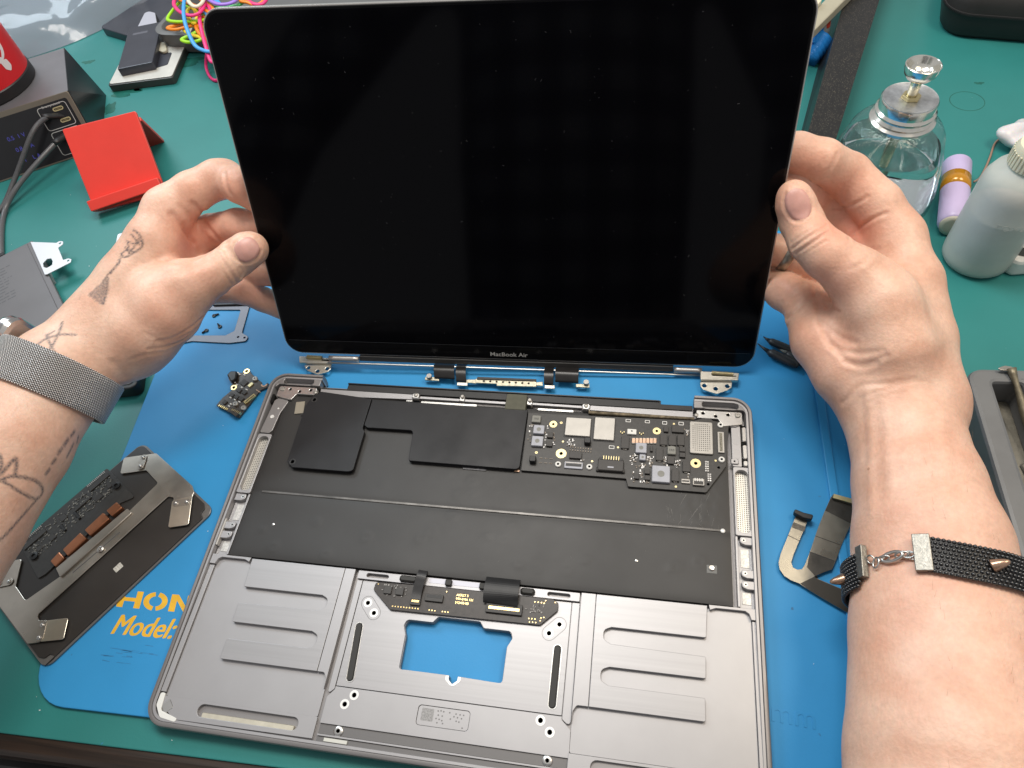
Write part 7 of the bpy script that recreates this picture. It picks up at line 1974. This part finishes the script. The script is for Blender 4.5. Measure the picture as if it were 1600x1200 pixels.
for c_ in range(401):
    t_ = c_ / 400
    th = tr2 + _dir * t_ * circum; s0 = sr2 + (sl_ - sr2) * t_ - 3.5 * math.sin(math.pi * t_) - 1.6 * math.sin(min(t_, .25) / .25 * math.pi)
    p0, d = bpt(th, s0, 2.4 + .8 * math.sin(t_ * 9) ** 2); _path.append((p0, d))
_pp = np.array([q[0] for q in _path]); _dd = np.array([q[1] for q in _path])
_k = np.ones(9) / 9
for ax_ in range(3): _pp[4:-4, ax_] = np.convolve(_pp[:, ax_], _k, 'valid')
_al = np.r_[0, np.cumsum(np.linalg.norm(np.diff(_pp, axis=0), axis=1))]
pts_band = {}
for c_, a_ in enumerate(np.arange(0, _al[-1], PIT)):
    p0 = np.array([np.interp(a_, _al, _pp[:, q]) for q in range(3)]); p1 = np.array([np.interp(a_ + .5, _al, _pp[:, q]) for q in range(3)]); d = np.array([np.interp(a_, _al, _dd[:, q]) for q in range(3)]); d /= np.linalg.norm(d)
    tx = p1 - p0; tx /= np.linalg.norm(tx) + 1e-9; wd = np.cross(d, tx); wd /= np.linalg.norm(wd)
    if wd @ AB < 0: wd = -wd
    d = np.cross(tx, wd); d = d if d @ (p0 - CB) > 0 else -d
    pts_band[c_] = (p0, d, tx, wd)
    for r in range(nrow):
        q = p0 + wd * ((r - (nrow - 1) / 2) * 1.74) + tx * (PIT / 2 if r % 2 else 0)
        bead(vv, ff, q, tx, wd, d, .97, 1.0)
_bk, _bf = [], []
for c_ in sorted(pts_band):
    p0, d, tx, wd = pts_band[c_]; n0 = len(_bk); _bk += [p0 - wd * 7.4 - d * .5, p0 + wd * 7.4 - d * .5, p0 + wd * 7.4 + d * .1, p0 - wd * 7.4 + d * .1]
    if n0: _bf += [(n0 - 4 + k, n0 - 4 + (k + 1) % 4, n0 + (k + 1) % 4, n0 + k) for k in range(4)]
raw('backing', _bk, _bf, M_BLKPL, bc)
o = raw('bead_weave', vv, ff, mat('black_beads', (.010, .010, .011), .16, spec=.6, coat=.5), bc, True); o['kind'] = 'stuff'
M_CLAMP = mat('clamp_silver', (.25, .24, .215), .38, .85, var=.2, vscale=700, bump=.15, bscale=900)
def clamp(px, py, w, h, rot):
    th, s = find(px, py); p, d = bpt(th, s, 2.6); p1, _ = bpt(th + .02 * _dir, s, 2.6); tx = p1 - p; tx -= d * (tx @ d); tx /= np.linalg.norm(tx); wd = np.cross(d, tx)
    c, t_ = math.cos(rot), math.sin(rot); a, b_ = tx * c + wd * t_, -tx * t_ + wd * c
    me = plate_mesh([rrect(-w / 2, -h / 2, w / 2, h / 2, .3, 2)], -1.8, 1.1, .35); o = link('end_clamp', me, M_CLAMP, bc)
    M = np.eye(4); M[:3, 0] = a; M[:3, 1] = b_; M[:3, 2] = d; M[:3, 3] = (p - base_of(bc)) * MM; o.matrix_local = Matrix(M.tolist()); return p, d, a, b_
clamp(1354, 880, 4.8, 14.5, .0); clamp(1443, 867, 6.6, 16.0, .0)
def loop(px, py, rx, ry, rot, name='chain_link', wire=.42, tilt=0.0, lift=1.8):
    th, s = find(px, py); p, d = bpt(th, s, lift); p1, _ = bpt(th + .02 * _dir, s, lift); tx = p1 - p; tx -= d * (tx @ d); tx /= np.linalg.norm(tx); wd = np.cross(d, tx)
    c, t_ = math.cos(rot), math.sin(rot); a, b_ = tx * c + wd * t_, -tx * t_ + wd * c
    b_ = b_ * math.cos(tilt) + d * math.sin(tilt)
    P = [p + a * rx * math.cos(q) + b_ * ry * math.sin(q) for q in np.linspace(0, 2 * math.pi, 24, endpoint=False)]
    tube(name, P, wire, M_BRIGHT, bc, 8, True)
loop(1366, 876, 2.0, 1.8, 0, tilt=.5); loop(1374, 881, 2.3, 1.5, 1.2); loop(1385, 875, 2.8, 1.2, .1, tilt=.9); loop(1398, 872, 4.6, 1.9, .12, 'clasp', .75); loop(1412, 869, 2.6, 1.3, .1, tilt=.8); loop(1422, 869, 2.3, 1.4, 0); loop(1429, 871, 1.9, 1.5, 0, tilt=.6)
M_SPIKE = mat('spike_bronze', (.42, .27, .19), .25, .75)
for (px, py, ddx, ddy) in ((1553, 862, 26, -4), (1314, 902, -14, 8)):
    cbest = min(pts_band.values(), key=lambda q: np.hypot(*((lambda c: np.array([800 + FPX * c[0] / -c[2], 600 - FPX * c[1] / -c[2]]))(CAMR @ (q[0] - CAM_POS)) - np.array([px, py]))) + (0 if q[1] @ (CAM_POS - q[0]) > 0 or px < 1320 else 500))
    p, d, tx, wd = cbest
    dp = CAMR.T @ np.array([ddx, -ddy, 0.0]); dp /= np.linalg.norm(dp); ax = dp * .75 + d * .55; ax /= np.linalg.norm(ax)
    tube('spike', [p, p + ax * .5, p + ax * 4.6, p + ax * 6.2, p + ax * 6.6], [2.7, 2.7, 1.6, .9, .3], M_SPIKE, bc, 16)

# ---- finger ring
rg = thing('finger_ring', 'dull metal ring on a finger of the right hand, beside the screen edge', 'ring', JL(1226, 398, -16.5))
_pa, _pb = J(1272, 415, 396), JL(1228, 394, -16.5); _ax = (_pb - _pa) / np.linalg.norm(_pb - _pa); g1, g2 = frame_of(_ax, np.array([0, 0, 1.0])); _ctr = _pa + (_pb - _pa) * .92
vv, ff = [], []
for k in range(40):
    a = 2 * math.pi * k / 40; d = math.cos(a) * g1 + math.sin(a) * g2
    for s, r in ((-2.6, 10.1), (-2.6, 11.0), (-1.8, 11.6), (1.8, 11.6), (2.6, 11.0), (2.6, 10.1)): vv.append(_ctr + _ax * s + d * r)
for k in range(40):
    for i in range(6): ff.append((k * 6 + i, ((k + 1) % 40) * 6 + i, ((k + 1) % 40) * 6 + (i + 1) % 6, k * 6 + (i + 1) % 6))
o = raw('ring_band', vv, ff, mat('ring_metal', (.34, .31, .26), .3, .9, var=.2, vscale=300), rg); auto_smooth(o.data, 40)

# ---- fine arm hair, growing out of the forearms
_r = np.random.RandomState(8); vv, ff = [], []
for (Vx, Fx, n, zone) in ((VR, FR, 380, 'R'), (VL, FL, 300, 'L')):
    Nx = vnormals(Vx, Fx); pc = (Vx - CAM_POS) @ CAMR.T; X = 800 + FPX * pc[:, 0] / -pc[:, 2]; Y = 600 - FPX * pc[:, 1] / -pc[:, 2]
    okm = (Y > 640) & (X > 1440) if zone == 'R' else (X < 175) & (Y > 440)
    idx = np.where(okm & ((CAM_POS - Vx) * Nx).sum(1).__gt__(-60))[0]
    if len(idx) == 0: continue
    along = -AB if zone == 'R' else -AW
    for i in _r.choice(idx, n):
        p = Vx[i]; nn = Nx[i]; t_ = along * -1.0 + _r.normal(0, .28, 3); t_ -= nn * (t_ @ nn); t_ /= np.linalg.norm(t_)
        L_h = _r.uniform(2, 5); P = [p - nn * .2, p + nn * L_h * .18 + t_ * L_h * .35, p + nn * L_h * .26 + t_ * L_h * .7, p + nn * L_h * .25 + t_ * L_h]
        a, b_ = tube_data(P, [.032, .03, .025, .012], 3); n0 = len(vv); vv.extend(a); ff.extend([tuple(k + n0 for k in q) for q in b_])
o = raw('arm_hair', vv, ff, mat('hair_brown', (.30, .18, .11), .5), person, True); o['kind'] = 'stuff'
